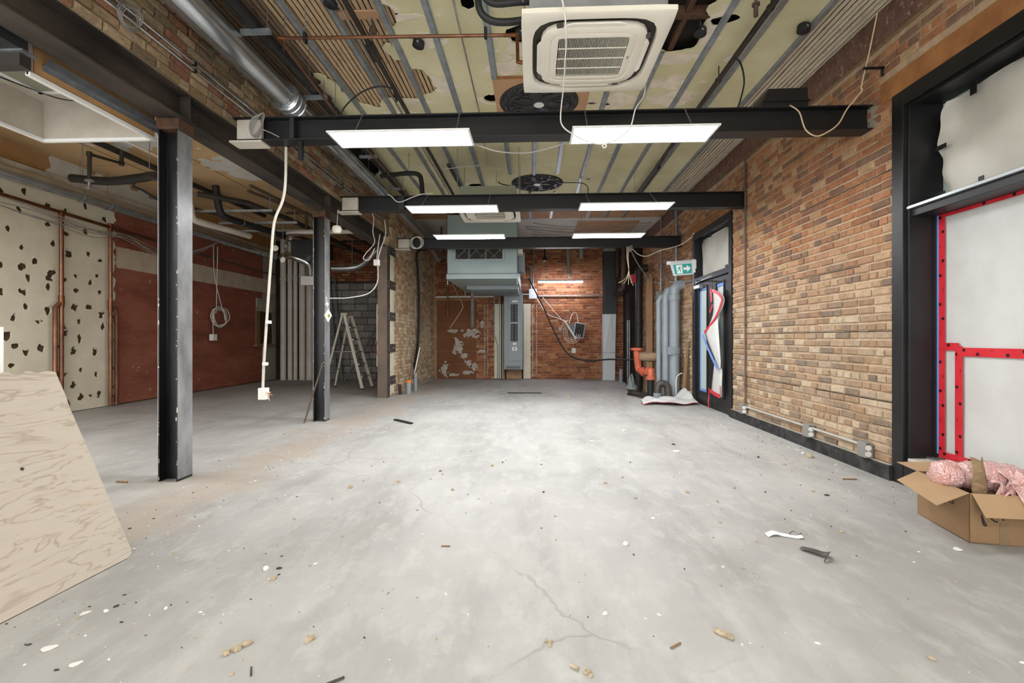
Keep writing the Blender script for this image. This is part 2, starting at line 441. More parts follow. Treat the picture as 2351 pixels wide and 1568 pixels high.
def bx(name, mat, x0, x1, y0, y1, z0, z1, parent=None, **kw): return B().box(x0, x1, y0, y1, z0, z1).mk(name, mat, parent, **kw)
def tb(name, mat, pts, r, parent=None, n=8, sub=1, **kw):
    kw.setdefault('smooth', 50); return B().tube(pts, r, n, sub).mk(name, mat, parent, **kw)

def copy_tree(o, loc, parent=None, label=None):
    c = o.copy(); COL.objects.link(c); c.parent = parent; c.location = loc
    if label: c['label'] = label
    for ch in o.children:
        copy_tree(ch, ch.location, c)
    return c

# ---- value noise (numpy) and marching-squares sheets
def vnoise(X, Y, sc_, seed=0):
    X = X * sc_; Y = Y * sc_
    xi = np.floor(X).astype(np.int64); yi = np.floor(Y).astype(np.int64); xf = X - xi; yf = Y - yi
    def h(a, b):
        q = (a * 374761393 + b * 668265263 + seed * 974711) & 0x7fffffff
        q = ((q ^ (q >> 13)) * 1274126177) & 0x7fffffff
        return (q & 0xffff) / 65535.0
    u = xf * xf * (3 - 2 * xf); v = yf * yf * (3 - 2 * yf)
    return (h(xi, yi) * (1 - u) + h(xi + 1, yi) * u) * (1 - v) + (h(xi, yi + 1) * (1 - u) + h(xi + 1, yi + 1) * u) * v - 0.5
def sdpoly(P, X, Y):
    P = np.array(P, float); d = np.full(X.shape, 1e9); ins = np.zeros(X.shape, bool); n = len(P)
    for i in range(n):
        a = P[i]; b = P[i - 1]; e = b - a; wx = X - a[0]; wy = Y - a[1]
        t = np.clip((wx * e[0] + wy * e[1]) / (e @ e + 1e-12), 0, 1)
        d = np.minimum(d, (wx - e[0] * t) ** 2 + (wy - e[1] * t) ** 2)
        c = ((a[1] > Y) != (b[1] > Y)) & (X < (b[0] - a[0]) * (Y - a[1]) / (b[1] - a[1] + 1e-12) + a[0]); ins ^= c
    return np.where(ins, -1, 1) * np.sqrt(d)       # negative inside
def msheet(fn, x0, x1, y0, y1, step):
    nx = max(2, int(round((x1 - x0) / step))); ny = max(2, int(round((y1 - y0) / step)))
    xs = np.linspace(x0, x1, nx + 1); ys = np.linspace(y0, y1, ny + 1); X, Y = np.meshgrid(xs, ys)
    F = fn(X, Y); V = []; idx = {}; faces = []
    def vert(key, x, y):
        if key not in idx: idx[key] = len(V); V.append((x, y))
        return idx[key]
    for j in range(ny):
        Fj = F[j]; Fk = F[j + 1]
        for i in range(nx):
            c = ((i, j, Fj[i]), (i + 1, j, Fj[i + 1]), (i + 1, j + 1, Fk[i + 1]), (i, j + 1, Fk[i]))
            s = [q[2] > 0 for q in c]
            if not any(s): continue
            poly = []
            for q in range(4):
                a = c[q]; b = c[(q + 1) % 4]
                if s[q]: poly.append(vert((a[0], a[1]), xs[a[0]], ys[a[1]]))
                if s[q] != s[(q + 1) % 4]:
                    t = a[2] / (a[2] - b[2]); key = tuple(sorted(((a[0], a[1]), (b[0], b[1]))))
                    poly.append(vert(key, xs[a[0]] + (xs[b[0]] - xs[a[0]]) * t, ys[a[1]] + (ys[b[1]] - ys[a[1]]) * t))
            if len(poly) >= 3: faces.append(tuple(poly))
    return V, faces
def sheet_obj(name, mat, fn, rng, step, to3, thick, parent=None, **kw):
    V, fs = msheet(fn, *rng, step); b = B(); b.v = [to3(*p) for p in V]; b.f = fs; b.mi = [0] * len(fs)
    return b.mk(name, mat, parent, solid=thick, **kw)

def R3(rx=0, ry=0, rz=0): return (Matrix.Rotation(rz, 3, 'Z') @ Matrix.Rotation(ry, 3, 'Y') @ Matrix.Rotation(rx, 3, 'X'))
def project(x, y, z):
    s, c = math.sin(YAW), math.cos(YAW); dep = -s * x + c * y; r = c * x + s * y
    if dep <= 0.1: return None
    return (1175.5 + 1100 * r / dep, 777 - 1100 * (z - CAMZ) / dep, dep)

# ---- brickwork: U along wall, Z up, the wall face at 'face', normal along nrm
def brick_shape(l, h, d, rg, chip=0.006):
    """front at +d, back at 0, centred; rounded-off worn face, 12 verts"""
    c = 0.006 + rg.random() * 0.004
    j = lambda a: (rg.random() - 0.5) * a
    bk = [(-l / 2, -h / 2, 0), (l / 2, -h / 2, 0), (l / 2, h / 2, 0), (-l / 2, h / 2, 0)]
    md = [(x + j(chip), y + j(chip), d - c + j(.003)) for x, y, _ in bk]
    fr = [(x * (1 - 2 * c / l) + j(chip), y * (1 - 2 * c / h) + j(chip), d + j(.004)) for x, y, _ in bk]
    f = [(8, 9, 10, 11)] + [(i, (i + 1) % 4, 4 + (i + 1) % 4, 4 + i) for i in range(4)] + [(4 + i, 4 + (i + 1) % 4, 8 + (i + 1) % 4, 8 + i) for i in range(4)]
    return bk + md + fr, f
def bricks_layout(u0, u1, z0, z1, ch, L, rg, ok, gap=0.012, header_every=6, jitter=0.012):
    out = []; n = int((z1 - z0) / ch)
    for r in range(n):
        z = z0 + (r + 0.5) * ch; head = header_every and r % header_every == 3
        l0 = L / 2 if head else L
        u = u0 - (l0 * 0.5 if r % 2 else 0) - rg.random() * 0.05
        while u < u1:
            l = l0 * (1 + (rg.random() - .5) * 0.16)
            if not head and rg.random() < 0.16: l = L * 0.52
            a = max(u, u0); b = min(u + l, u1); u += l
            if b - a < 0.05: continue
            for (a2, b2) in ok(a, b, z, ch):
                if b2 - a2 > 0.045: out.append(((a2 + b2) / 2, z + (rg.random() - .5) * 0.004, b2 - a2 - gap, ch - gap - rg.random() * 0.003))
    return out
def brick_wall(name, layout, mat, to_world, parent, indiv, rg, depth=0.014, proud=0.006, stuff_name='brickwork'):
    """to_world(u,z,n) -> xyz; indiv = how many largest-in-view bricks become objects of their own"""
    sc_ = []
    for q, (u, z, l, h) in enumerate(layout):
        pr = project(*to_world(u, z, 0)); 
        k = 1e9
        if pr and -20 < pr[0] < 2371 and -20 < pr[1] < 1588: k = pr[2] / (l * 4)
        sc_.append((k, q))
    sc_.sort(); chosen = set(q for k, q in sc_[:indiv] if k < 1e8)
    # basis of the wall frame
    o = Vector(to_world(0, 0, 0)); eu = Vector(to_world(1, 0, 0)) - o; ez = Vector(to_world(0, 1, 0)) - o; en = Vector(to_world(0, 0, 1)) - o
    R = Matrix((eu, ez, en)).transposed().to_4x4()
    variants = {}
    bb = B()
    for q, (u, z, l, h) in enumerate(layout):
        pr = rg.random() * proud
        if q in chosen:
            kl = round(l / 0.02); vk = (kl, rg.randrange(3))
            if vk not in variants:
                vs, f = brick_shape(kl * 0.02, h, depth, rg)
                me = bpy.data.meshes.new('brick'); me.from_pydata(vs, [], f); me.materials.append(M[mat]); variants[vk] = me
            ob = bpy.data.objects.new('brick', variants[vk]); COL.objects.link(ob); ob.parent = parent
            loc = Vector(to_world(u, z, pr)) - wloc(parent)
            ob.matrix_local = Matrix.Translation(loc) @ R @ Matrix.Rotation((rg.random() - .5) * 0.012, 4, 'Z') @ Matrix.Diagonal((l / (kl * 0.02), 1, 1, 1))
        else:
            vs, f = brick_shape(l, h, depth, rg)
            k = bb.addv([to_world(u + a, z + b_, c + pr) for a, b_, c in vs]); bb.addf(f, k)
    if bb.v: bb.mk(stuff_name, mat, parent, kind='stuff')

# ------------------------------------------------------------------ the setting
CEIL = 4.05
XR = 3.05; XD = -2.94; XL = -7.5; YF = 14.2; YB = -3.0
def struct(o): o['kind'] = 'structure'; return o
# floor with the broken-out pit by the pipes
pit = [(2.25, 9.55), (2.02, 10.2), (2.2, 11.2), (2.42, 12.2), (2.5, 13.2), (2.6, 14.3), (3.2, 14.3), (3.2, 9.35), (2.6, 9.3)]
fl = sheet_obj('floor', 'concrete', lambda X, Y: sdpoly(pit, X, Y) + vnoise(X, Y, 3, 5) * 0.12, (-7.6, 3.6, -3.1, 14.4), 0.1, lambda x, y: (x, y, -0.06), 0.12, origin=(0, 0, 0)); struct(fl)
bx('pit_bottom', 'pit_dirt', 1.7, 3.2, 9.1, 14.4, -0.4, -0.22, fl)
# right wall: body in pieces round the openings (mortar), bricks in front
WIN = (1.2, 4.17, 0.0, 3.23); DOOR = (7.42, 9.19, 0.0, 3.15)
b = B(); X0 = XR + 0.004; X1 = XR + 0.45
b.box(X0, X1, YB, WIN[0], 0, 4.4); b.box(X0, X1, WIN[0], WIN[1], WIN[3], 4.4); b.box(X0, X1, WIN[1], DOOR[0], 0, 4.4)
b.box(X0, X1, DOOR[0], DOOR[1], DOOR[3], 4.4); b.box(X0, X1, DOOR[1], YF + .3, -.3, 4.4)
wr = struct(b.mk('wall_right', 'mortar_right', origin=(0, 0, 0)))
rg = random.Random(3)
def ok_right(a, b_, z, ch):
    segs = [(a, b_)]
    def cut(s, lo, hi):
        o = []
        for p, q in s:
            if q <= lo or p >= hi: o.append((p, q))
            else:
                if p < lo: o.append((p, lo))
                if q > hi: o.append((hi, q))
        return o
    if z - ch / 2 < 3.42 and z - ch / 2 > 3.18: segs = cut(segs, WIN[0] - .2, 4.32)
    elif z < 3.23: segs = cut(segs, WIN[0], WIN[1])
    if z < 3.2: segs = cut(segs, DOOR[0], DOOR[1])
    return segs
lay = bricks_layout(0.2, YF, 0.12, 3.76, 0.0763, 0.222, rg, ok_right, gap=.0165)
brick_wall('wall_right', lay, 'brick_right', lambda u, z, n: (XR + 0.006 - n, u, z), wr, 300, rg, depth=0.013)
bx('lintel', 'lintel', XR - 0.012, XR + 0.1, 0.9, 4.32, 3.235, 3.415, wr, bevel=.006)
bx('door_lintel', 'lintel', XR - 0.01, XR + 0.1, 7.25, 9.4, 3.16, 3.3, wr, bevel=.006)
# rough render band under the ceiling
b = B(); nz = lambda u, v: 0.02 * math.sin(u * 60) * math.sin(v * 9) + 0.02 * rg.random()
b.grid(lambda u, v: (XR - 0.005 - 0.035 * math.sin(PI * v) - 0.015 * rg.random(), 0.0 + u * YF, 3.765 + v * 0.3), 160, 5)
b.mk('render_band', 'render_brown', wr, smooth=60)
tb('wall_strip', 'plank', [(XR - 0.012, 0.3, 3.755), (XR - 0.012, 7.0, 3.755)], 0.012, wr, n=6)
# open brick slot near the baseboard
for z_, ya, yb in ((2.638, 4.2, 5.6), (2.638, 6.1, 6.7), (1.264, 4.2, 7.0), (1.874, 4.6, 5.6), (.654, 4.2, 5.3), (.654, 5.6, 7.3)):
    bx('open_joint', 'void', XR + .001, XR + .0045, ya, yb, z_ - .004, z_ + .003, wr)
bx('brick_slot', 'print_black', XR - 0.006, XR + 0.004, 4.79, 4.93, 0.135, 0.175, wr)
# baseboard (concrete kerb painted black, pale top)
b = B(); b.prism([(XR - .045, 4.17, 0), (XR + .02, 4.17, 0), (XR + .02, 4.17, .128), (XR - .03, 4.17, .128), (XR - .045, 4.17, .118)], (0, 3.25, 0))
bb_ = struct(b.mk('baseboard_right', 'kerb_black', origin=(XR, 5.8, 0)))
bx('ledge_top', 'grey_plaster', XR - .043, XR + .0, 4.18, 7.41, .1275, .1325, bb_)
# far wall
wf = struct(bx('wall_far', 'mortar_far', XD - .3, XR + .45, YF + .004, YF + .4, -.3, 4.4, origin=(0, YF, 0)))
def ok_far(a, b_, z, ch):
    if a < -1.68 and z < 2.36: return [(max(a, -1.68), b_)] if b_ > -1.6 else []
    if -1.15 < (a + b_) / 2 < -0.02 and z < 2.25: return []
    return [(a, b_)]
lay = bricks_layout(-2.9, XR, 0.0, 4.05, 0.0763, 0.222, rg, ok_far)
brick_wall('wall_far', lay, 'brick_far', lambda u, z, n: (u, YF + 0.006 - n, z), wf, 0, rg)
bx('brown_panel', 'brown_render', -2.84, -1.66, YF - .03, YF + .01, 0, 2.33, wf)
for i in range(5): bx('panel_joint', 'lintel', -2.84, -1.66, YF - .034, YF - .028, .42 + i * .4, .43 + i * .4, wf)
blobs = [(-2.35, 1.42, .2, .05), (-1.78, 1.35, .26, .1), (-2.2, .95, .13, .22), (-2.0, .68, .1, .07), (-1.88, .45, .12, .1), (-1.5, .8, .12, .06), (-1.75, .35, .1, .1), (-2.6, .3, .1, .2), (-1.95, .18, .16, .05), (-2.3, .12, .12, .04), (-1.5, 1.6, .05, .1)]
for cx_, cz_, ax_, az_ in blobs:
    sd_ = int(cx_ * 100) % 97
    sheet_obj('plaster_remnant', 'plaster_remnant', lambda X, Y: 1 - np.hypot((X - cx_) / ax_, (Y - cz_) / az_) + vnoise(X, Y, 22, sd_) * 1.1 + vnoise(X, Y, 9, sd_) * 0.8, (cx_ - ax_ * 1.6, cx_ + ax_ * 1.6, max(.01, cz_ - az_ * 1.6), cz_ + az_ * 1.6), 0.02, lambda x, y: (x, YF - .036, y), .01, wf)
for x_ in (-1.42, -1.33, .0, .12): bx('mortar_scar', 'plaster_remnant', x_, x_ + .018, YF - .014, YF - .004, .05, 2.2, wf)
# brick divider above the girder, and the brick pier wall beyond the last post
dv = struct(bx('wall_divider', 'mortar_left', XD - .3, XD - .004, YB, 9.7, 3.3, 4.4, origin=(XD, 3, 3.3)))
lay = bricks_layout(0.6, 9.7, 3.3, 4.05, 0.078, 0.225, rg, lambda a, b_, z, ch: [(a, b_)], header_every=4)
brick_wall('wall_divider', lay, 'brick_left', lambda u, z, n: (XD - 0.012 + n * 1.6, u, z), dv, 300, rg, depth=0.014, proud=0.014)
pw = struct(bx('wall_pier', 'mortar_pier', XD - .2, XD - .0, 9.72, YF + .1, 0, 4.4, origin=(XD, 12, 0)))
lay = bricks_layout(9.74, YF, 0.0, 4.05, 0.0763, 0.222, rg, lambda a, b_, z, ch: [(a, b_)])
brick_wall('wall_pier', lay, 'brick_pier', lambda u, z, n: (XD - .003 + n, u, z), pw, 0, rg)
bx('kerb', 'grey_plaster', XD, XD + .05, 11.2, YF, 0, .07, pw)
for i in range(9):
    y_ = 11.0 + rg.random() * 2.8; z_ = .6 + rg.random() * 1.6
    bx('plaster_streak', 'plaster_remnant', XD + .012, XD + .02, y_, y_ + .05 + .05 * rg.random(), z_, z_ + .2 + .3 * rg.random(), pw)
bx('plaster_edge', 'cream_wall', XD + .004, XD + .022, 9.76, 10.02, .05, 3.0, pw, bevel=.006)
# left wall: dark body, cream board with punched holes, red painted part with a pale band
wl = struct(bx('wall_left', 'wall_back', XL - .35, XL - .03, YB, 14.3, 0, 4.4, origin=(XL, 5, 0)))
HL = [(6.46, 3.3), (6.78, 3.38), (6.71, 3.09), (7.13, 3.27), (7.4, 3.23), (7.75, 3.42), (8.11, 3.3), (6.55, 2.79), (7.12, 2.97), (7.41, 2.89), (7.75, 3.01), (7.2, 2.69), (7.46, 2.58), (7.79, 2.63), (6.74, 2.54), (6.92, 2.38), (6.73, 2.26), (6.83, 2.1), (7.18, 2.24), (7.15, 2.15), (6.47, 2.23), (7.38, 2.15), (7.58, 2.23), (7.83, 2.17), (7.97, 2.28), (8.03, 2.55), (7.13, 2.0), (6.75, 1.89), (6.46, 1.86), (7.58, 1.99), (8.0, 2.01), (6.79, 1.67), (6.62, 1.51), (7.35, 1.79), (7.56, 1.71), (7.82, 1.73), (8.04, 1.62), (7.64, 1.48), (7.37, 1.38), (7.4, 1.3), (7.64, 1.19), (6.66, 1.1), (6.79, 1.0), (7.33, 1.06), (7.53, 1.0), (7.92, 0.98), (7.66, 0.69), (7.94, 0.58), (7.37, 0.62), (7.53, 0.43), (7.67, 0.23), (7.83, 0.23), (7.41, 0.14), (8.0, 0.23), (7.11, 1.65), (8.07, 1.41), (7.31, 0.63), (7.31, 0.24), (6.53, 1.24), (7.02, 1.05), (6.98, 1.45), (6.59, 0.81)]
hq = random.Random(5); HL += [(3.2 + hq.random() * 3.2, .15 + hq.random() * 3.1) for _ in range(75)]
hr = random.Random(11); HS = [(y, z, .035 + hr.random() * .03, .035 + hr.random() * .035, hr.random() * 9) for y, z in HL]
def cream(X, Y):
    F = np.full(X.shape, 1.0)
    for y, z, a, c_, sd_ in HS:
        m_ = (np.abs(X - y) < .2) & (np.abs(Y - z) < .2)
        if m_.any(): F[m_] = np.minimum(F[m_], np.hypot((X[m_] - y) / a, (Y[m_] - z) / c_) - 1 + vnoise(X[m_], Y[m_], 28, int(sd_ * 10)) * 1.1)
    return np.minimum(F, (8.36 + vnoise(Y, Y, 14, 3) * 0.1 - X) * 6)
sheet_obj('plaster_board', 'cream_wall', cream, (3.0, 8.5, 0.01, 3.62), 0.025, lambda x, y: (XL - .012, x, y), .024, wl, origin=(XL, 7, 0))
bx('plaster_board', 'cream_wall', XL - .024, XL, YB, 3.0, 0, 3.62, wl)
for y, z, a, c_, sd_ in HS[::3]:
    bx('torn_flap', 'cream_wall', XL - .002, XL + .006, y - a * .5, y + a * .3, z + c_ * .5, z + c_ * 1.1, wl)
bx('upper_wall', 'board_orange', XL - .03, XL - .005, YB, 14.3, 3.6, 4.4, wl)
sheet_obj('bare_patch', 'white_paint', lambda X, Y: np.minimum(np.minimum(X - 7.1, 9.4 - X), np.minimum(Y - 3.65, 4.06 - Y)) + vnoise(X, Y, 9, 4) * .2, (6.9, 9.6, 3.6, 4.05), .03, lambda x, y: (XL, x, y), .008, wl)
red = lambda X, Y: np.minimum((X - 8.3 + vnoise(Y, Y, 12, 8) * 0.1), 13.05 - X)
rw_ = sheet_obj('red_paint', 'red_wall', lambda X, Y: np.minimum(red(X, Y), -sdpoly([(12.72, 1.05), (13.5, 1.05), (13.5, 2.05), (12.72, 2.05)], X, Y) * -1), (8.2, 13.1, 0.02, 3.62), .04, lambda x, y: (XL - .008, x, y), .02, wl, origin=(XL, 10, 0))
sheet_obj('pale_band', 'band_white', lambda X, Y: np.minimum(np.minimum(Y - 2.48, 2.86 - Y), X - 8.33) + vnoise(X, Y, 30, 2) * .018, (8.3, 14.1, 2.4, 2.95), .03, lambda x, y: (XL + .006, x, y), .006, wl)
gp = lambda X, Y: np.minimum(np.minimum(X - 13.0, 2.42 - Y), np.minimum(14.05 - X, sdpoly([(12.72, 1.05), (13.5, 1.05), (13.5, 1.95), (12.72, 1.95)], X, Y))) + vnoise(X, Y, 10, 6) * .03
sheet_obj('grey_patch', 'grey_plaster', gp, (12.9, 14.1, 0.02, 2.5), .03, lambda x, y: (XL + .006, x, y), .01, wl)
bx('grey_patch', 'grey_plaster', XL - .03, XL, 13.05, 14.2, 2.4, 3.6, wl)
# little boarded opening in that wall
b = B(); b.box(XL - .28, XL + .03, 12.68, 12.86, 1.04, 2.06); b.mk('opening_post', 'plank', wl)
bx('opening_head', 'grey_plaster', XL - .2, XL + .04, 12.7, 13.5, 1.95, 2.3, wl)
bx('opening_sill', 'plank', XL - .2, XL + .1, 12.6, 13.55, .98, 1.04, wl)
# back wall of the left bay: grey blocks below, dark brick above
wb = struct(bx('wall_back_bay', 'mortar_block', XL - .3, XD - .2, 13.72, 14.2, 0, 4.4, origin=(-5, 13.7, 0)))
lay = bricks_layout(-6.3, XD - .22, 0.0, 2.84, 0.2, 0.4, rg, lambda a, b_, z, ch: [(a, b_)], gap=.016, header_every=0)
brick_wall('wall_back_bay', lay, 'block_grey', lambda u, z, n: (u, 13.72 - n, z), wb, 300, rg, depth=.03, stuff_name='blockwork')
lay = bricks_layout(-6.3, XD - .22, 2.86, 4.05, 0.0763, 0.222, rg, lambda a, b_, z, ch: [(a, b_)])
brick_wall('wall_back_bay', lay, 'brick_far', lambda u, z, n: (u, 13.72 - n, z), wb, 0, rg)
# front wall behind the viewer: unseen, piers with openings added so daylight fills the room
b = B(); b.box(XL - .3, -6.9, YB - .3, YB, 0, 4.4); b.box(-3.3, -2.7, YB - .3, YB, 0, 4.4); b.box(2.6, XR + .45, YB - .3, YB, 0, 4.4); b.box(XL, XR, YB - .3, YB, 3.3, 4.4); b.box(XL, XR, YB - .3, YB, 0, .35)
struct(b.mk('wall_front', 'mortar_right', origin=(0, YB, 0)))
# ---- ceiling over the main bay
cl = struct(bx('ceiling', 'void', XL - .3, XR + .45, YB - .3, 14.4, 4.16, 4.4, origin=(0, 5, 4.16)))
lath_poly = [(-1.29, 2.2), (-1.29, 3.98), (-1.27, 4.23), (-1.37, 4.41), (-1.45, 4.79), (-1.3, 4.95), (-1.15, 5.1), (-1.08, 5.39), (-1.2, 5.53), (-1.32, 5.6), (-1.54, 5.65), (-1.73, 5.6), (-1.88, 5.83), (-2.12, 5.66), (-2.17, 5.44), (-2.17, 5.2), (-2.36, 5.05), (-2.45, 6.2), (-2.6, 8.0), (-3.0, 9.0), (-3.0, 1.0), (-1.5, 1.0)]
hole_r = [(1.0, 3.6), (1.2, 4.7), (1.4, 4.84), (1.57, 4.77), (1.6, 4.44), (1.47, 4.0), (1.4, 3.5)]
strip_r = [(2.6, -3.1), (2.6, 4.2), (2.56, 5.2), (2.62, 6.5), (2.58, 7.5), (2.6, 10.5), (3.2, 10.5), (3.2, -3.1)]
holes = [(-1.27, 4.18, .06, .16), (-1.1, 4.5, .07, .07), (-.13, 4.52, .12, .14), (1.72, 4.37, .13, .07), (-.47, 5.67, .1, .09), (-.55, 4.05, .05, .09), (.72, 5.85, .08, .04), (-1.05, 8.9, .16, .1), (1.0, 8.62, .05, .04)]
def plaster(X, Y):
    nz_ = vnoise(X, Y, 9, 1) * .12 + vnoise(X, Y, 25, 2) * .05
    F = np.minimum(sdpoly(lath_poly, X, Y), np.minimum(sdpoly(hole_r, X, Y), sdpoly(strip_r, X, Y))) + nz_
    for x, y, a, c_ in holes: F = np.minimum(F, (np.hypot((X - x) / a, (Y - y) / c_) - 1) * .1 + nz_ * .5)
    return F
sheet_obj('plaster', 'plaster_green', plaster, (XD, XR, YB, 10.35), 0.045, lambda x, y: (x, y, CEIL + .008), .016, cl, origin=(0, 5, CEIL))
bx('end_board', 'board_tan', XD, XR, 10.36, 11.35, CEIL - .005, CEIL + .02, cl)
bx('end_board', 'white_paint', XD, XR, 11.36, 14.2, CEIL - .02, CEIL + .01, cl)
bx('end_board', 'board_tan', 1.1, 2.6, 11.6, 12.8, CEIL - .03, CEIL - .021, cl)
patches = [(1.49, 5.41, .2, .13), (1.04, 5.83, .17, .2), (1.56, 5.76, .3, .16), (1.45, 4.95, .2, .09), (1.66, 4.5, .1, .22), (-.3, 5.0, .2, .12), (-.98, 5.36, .12, .2), (-1.43, 5.72, .2, .06), (-1.33, 4.05, .14, .16), (-1.1, 4.2, .2, .06), (-.1, 4.62, .2, .2), (-.52, 5.7, .18, .09), (.75, 5.85, .2, .06), (-.28, 4.86, .06, .06), (-1.0, 4.55, .12, .1), (2.0, 4.95, .05, .06), (1.9, 5.4, .06, .03), (-.7, 6.8, .15, .04), (1.2, 7.4, .05, .03), (2.25, 8.5, .07, .04), (-1.2, 8.9, .22, .2), (-1.5, 7.7, .2, .05), (-.25, 4.1, .12, .04), (-1.7, 5.98, .25, .05)]
for i, (x, y, a, c_) in enumerate(patches):
    def pf(X, Y): return np.minimum((1 - np.hypot((X - x) / a, (Y - y) / c_)) * .25 + vnoise(X, Y, 11, i) * .3 + vnoise(X, Y, 26, i + 50) * .12, plaster(X, Y) * 4)
    V_, f_ = msheet(pf, x - a * 1.6, x + a * 1.6, y - c_ * 1.6, y + c_ * 1.6, .022)
    if not f_: continue
    b = B(); b.v = [(p[0], p[1], CEIL - .002) for p in V_]; b.f = f_; b.mi = [0] * len(f_); b.mk('bare_patch', 'paint_bare', cl, solid=.003)
# laths
lr = random.Random(21); lvar = {}
def lath(x, y0, y1, wd, mat, z=CEIL + .022):
    k = (round(wd, 3), round(y1 - y0, 1), mat)
    if k not in lvar:
        bb2 = B(); bb2.box(-k[0] / 2, k[0] / 2, -k[1] / 2, k[1] / 2, 0, .009); lvar[k] = bb2.mesh('lath', origin=(0, 0, 0))[0]
    o = link_mesh('lath', lvar[k], mat, cl, (x, (y0 + y1) / 2, z + lr.random() * .006)); o.rotation_euler = (0, (lr.random() - .5) * .06, (lr.random() - .5) * .004)
x = -2.92
while x < -1.02:
    y = 2.4 + lr.random() * .3; mt = 'lath_dirty' if x < -2.3 else 'lath'
    while y < 6.2:
        L_ = lr.choice((1.2, 1.2, .8)); lath(x, y, y + L_ - .004, .037, mt, CEIL + .02); y += L_
    x += .05
x = 2.56
while x < 3.04:
    y = 2.2 + lr.random() * .6
    while y < 10.4:
        L_ = lr.choice((1.2, 1.6)); lath(x, y, y + L_ - .01, .038, 'lath_pale', CEIL + .006); y += L_
    x += .053
bx('lath_batten', 'board_tan', -1.72, -1.28, 4.12, 4.22, CEIL + .0, CEIL + .018, cl)
for x in (.95, 1.35): bx('joist', 'joist', x, x + .05, 2.5, 5.5, CEIL + .03, 4.16, cl)
bx('joist', 'joist', .9, 1.7, 4.3, 4.36, CEIL + .01, CEIL + .1, cl)
# furring channels: hat section rolled from one profile, cut to length
def channel(x, y0, y1, parent=cl, z=CEIL - .003):
    pr = [(-.034, 0), (-.022, 0), (-.019, -.024), (.019, -.024), (.022, 0), (.034, 0), (.034, -.0025), (.0245, -.0025), (.021, -.0265), (-.021, -.0265), (-.0245, -.0025), (-.034, -.0025)]
    B().prism([(x + a, y0, z + c_) for a, c_ in pr], (0, y1 - y0, 0)).mk('furring_channel', 'channel', parent)
for x, y0, y1 in ((-2.13, 2.6, 9.6), (-1.74, 2.6, 9.6), (-1.31, 2.6, 9.4), (-.91, 2.6, 9.3), (-.41, 3.2, 5.22), (-.38, 6.2, 8.25), (.03, 6.1, 8.3), (.43, 6.0, 8.25), (.86, 5.1, 9.9), (1.28, 4.8, 11.3), (1.715, 2.6, 11.3), (2.12, 2.6, 11.3), (2.545, 2.6, 10.4), (.43, 9.3, 11.3), (-.05, 9.3, 11.3)):
    channel(x, y0, y1)
bx('medallion_board', 'board_tan', -.44, .66, 5.21, 6.3, CEIL - .012, CEIL - .003, cl)
bx('board_edge', 'lintel', -.44, .66, 5.195, 5.212, CEIL - .025, CEIL - .003, cl)
# ---- ceiling over the left bay
lc = struct(bx('ceiling_left', 'drywall_tan', XL, XD - .3, YB, 13.72, CEIL, CEIL + .06, origin=(-5, 5, CEIL)))
b = B()
sheet_obj('bare_patch', 'white_paint', lambda X, Y: (1 - np.hypot((X + 4.95) / .4, (Y - 7.9) / .55)) * .3 + vnoise(X, Y, 8, 3) * .25, (-5.6, -4.3, 7, 8.8), .03, lambda x, y: (x, y, CEIL - .002), .004, lc)
sheet_obj('bare_patch', 'white_paint', lambda X, Y: (1 - np.hypot((X + 5.6) / .7, (Y - 6.7) / .3)) * .3 + vnoise(X, Y, 8, 5) * .25, (-6.6, -4.6, 6.2, 7.2), .03, lambda x, y: (x, y, CEIL - .002), .004, lc)
for x in (-3.9, -5.4, -6.6): bx('board_joint', 'joist', x, x + .012, YB, 13.7, CEIL - .003, CEIL + .001, lc)
for y in (5.1, 7.6, 10.1): bx('board_joint', 'lintel', XL, XD - .3, y, y + .008, CEIL - .002, CEIL + .001, lc)

# ------------------------------------------------------------------ steel
def ibeam_x(name, x0, x1, yc, z0, z1, fw, mat, label, tf=.012, tw=.01):
    b = B(); b.prism([(x0, yc + a, c_) for a, c_ in ((-fw / 2, z0), (fw / 2, z0), (fw / 2, z0 + tf), (tw / 2, z0 + tf), (tw / 2, z1 - tf), (fw / 2, z1 - tf), (fw / 2, z1), (-fw / 2, z1), (-fw / 2, z1 - tf), (-tw / 2, z1 - tf), (-tw / 2, z0 + tf), (-fw / 2, z0 + tf))], (x1 - x0, 0, 0))
    t = thing(name, label, 'beam', ((x0 + x1) / 2, yc, z0)); b.mk('i_section', mat, t, bevel=.002); return t
YB1, YB2, YB3 = 4.49, 7.0, 9.95
B1 = ibeam_x('steel_cross_beam', -2.83, XR + .1, YB1, 3.07, 3.29, .16, 'black_paint', 'black steel cross beam carrying a black box and a looped cream cord')
B2 = ibeam_x('steel_cross_beam', -2.83, XR + .1, YB2, 3.07, 3.29, .15, 'black_paint', 'black steel cross beam that ends beside the tall conduit on the brick wall')
B3 = ibeam_x('steel_cross_beam', -2.83, XR + .1, YB3, 3.07, 3.29, .15, 'black_paint', 'black steel cross beam in front of the big grey air handler')
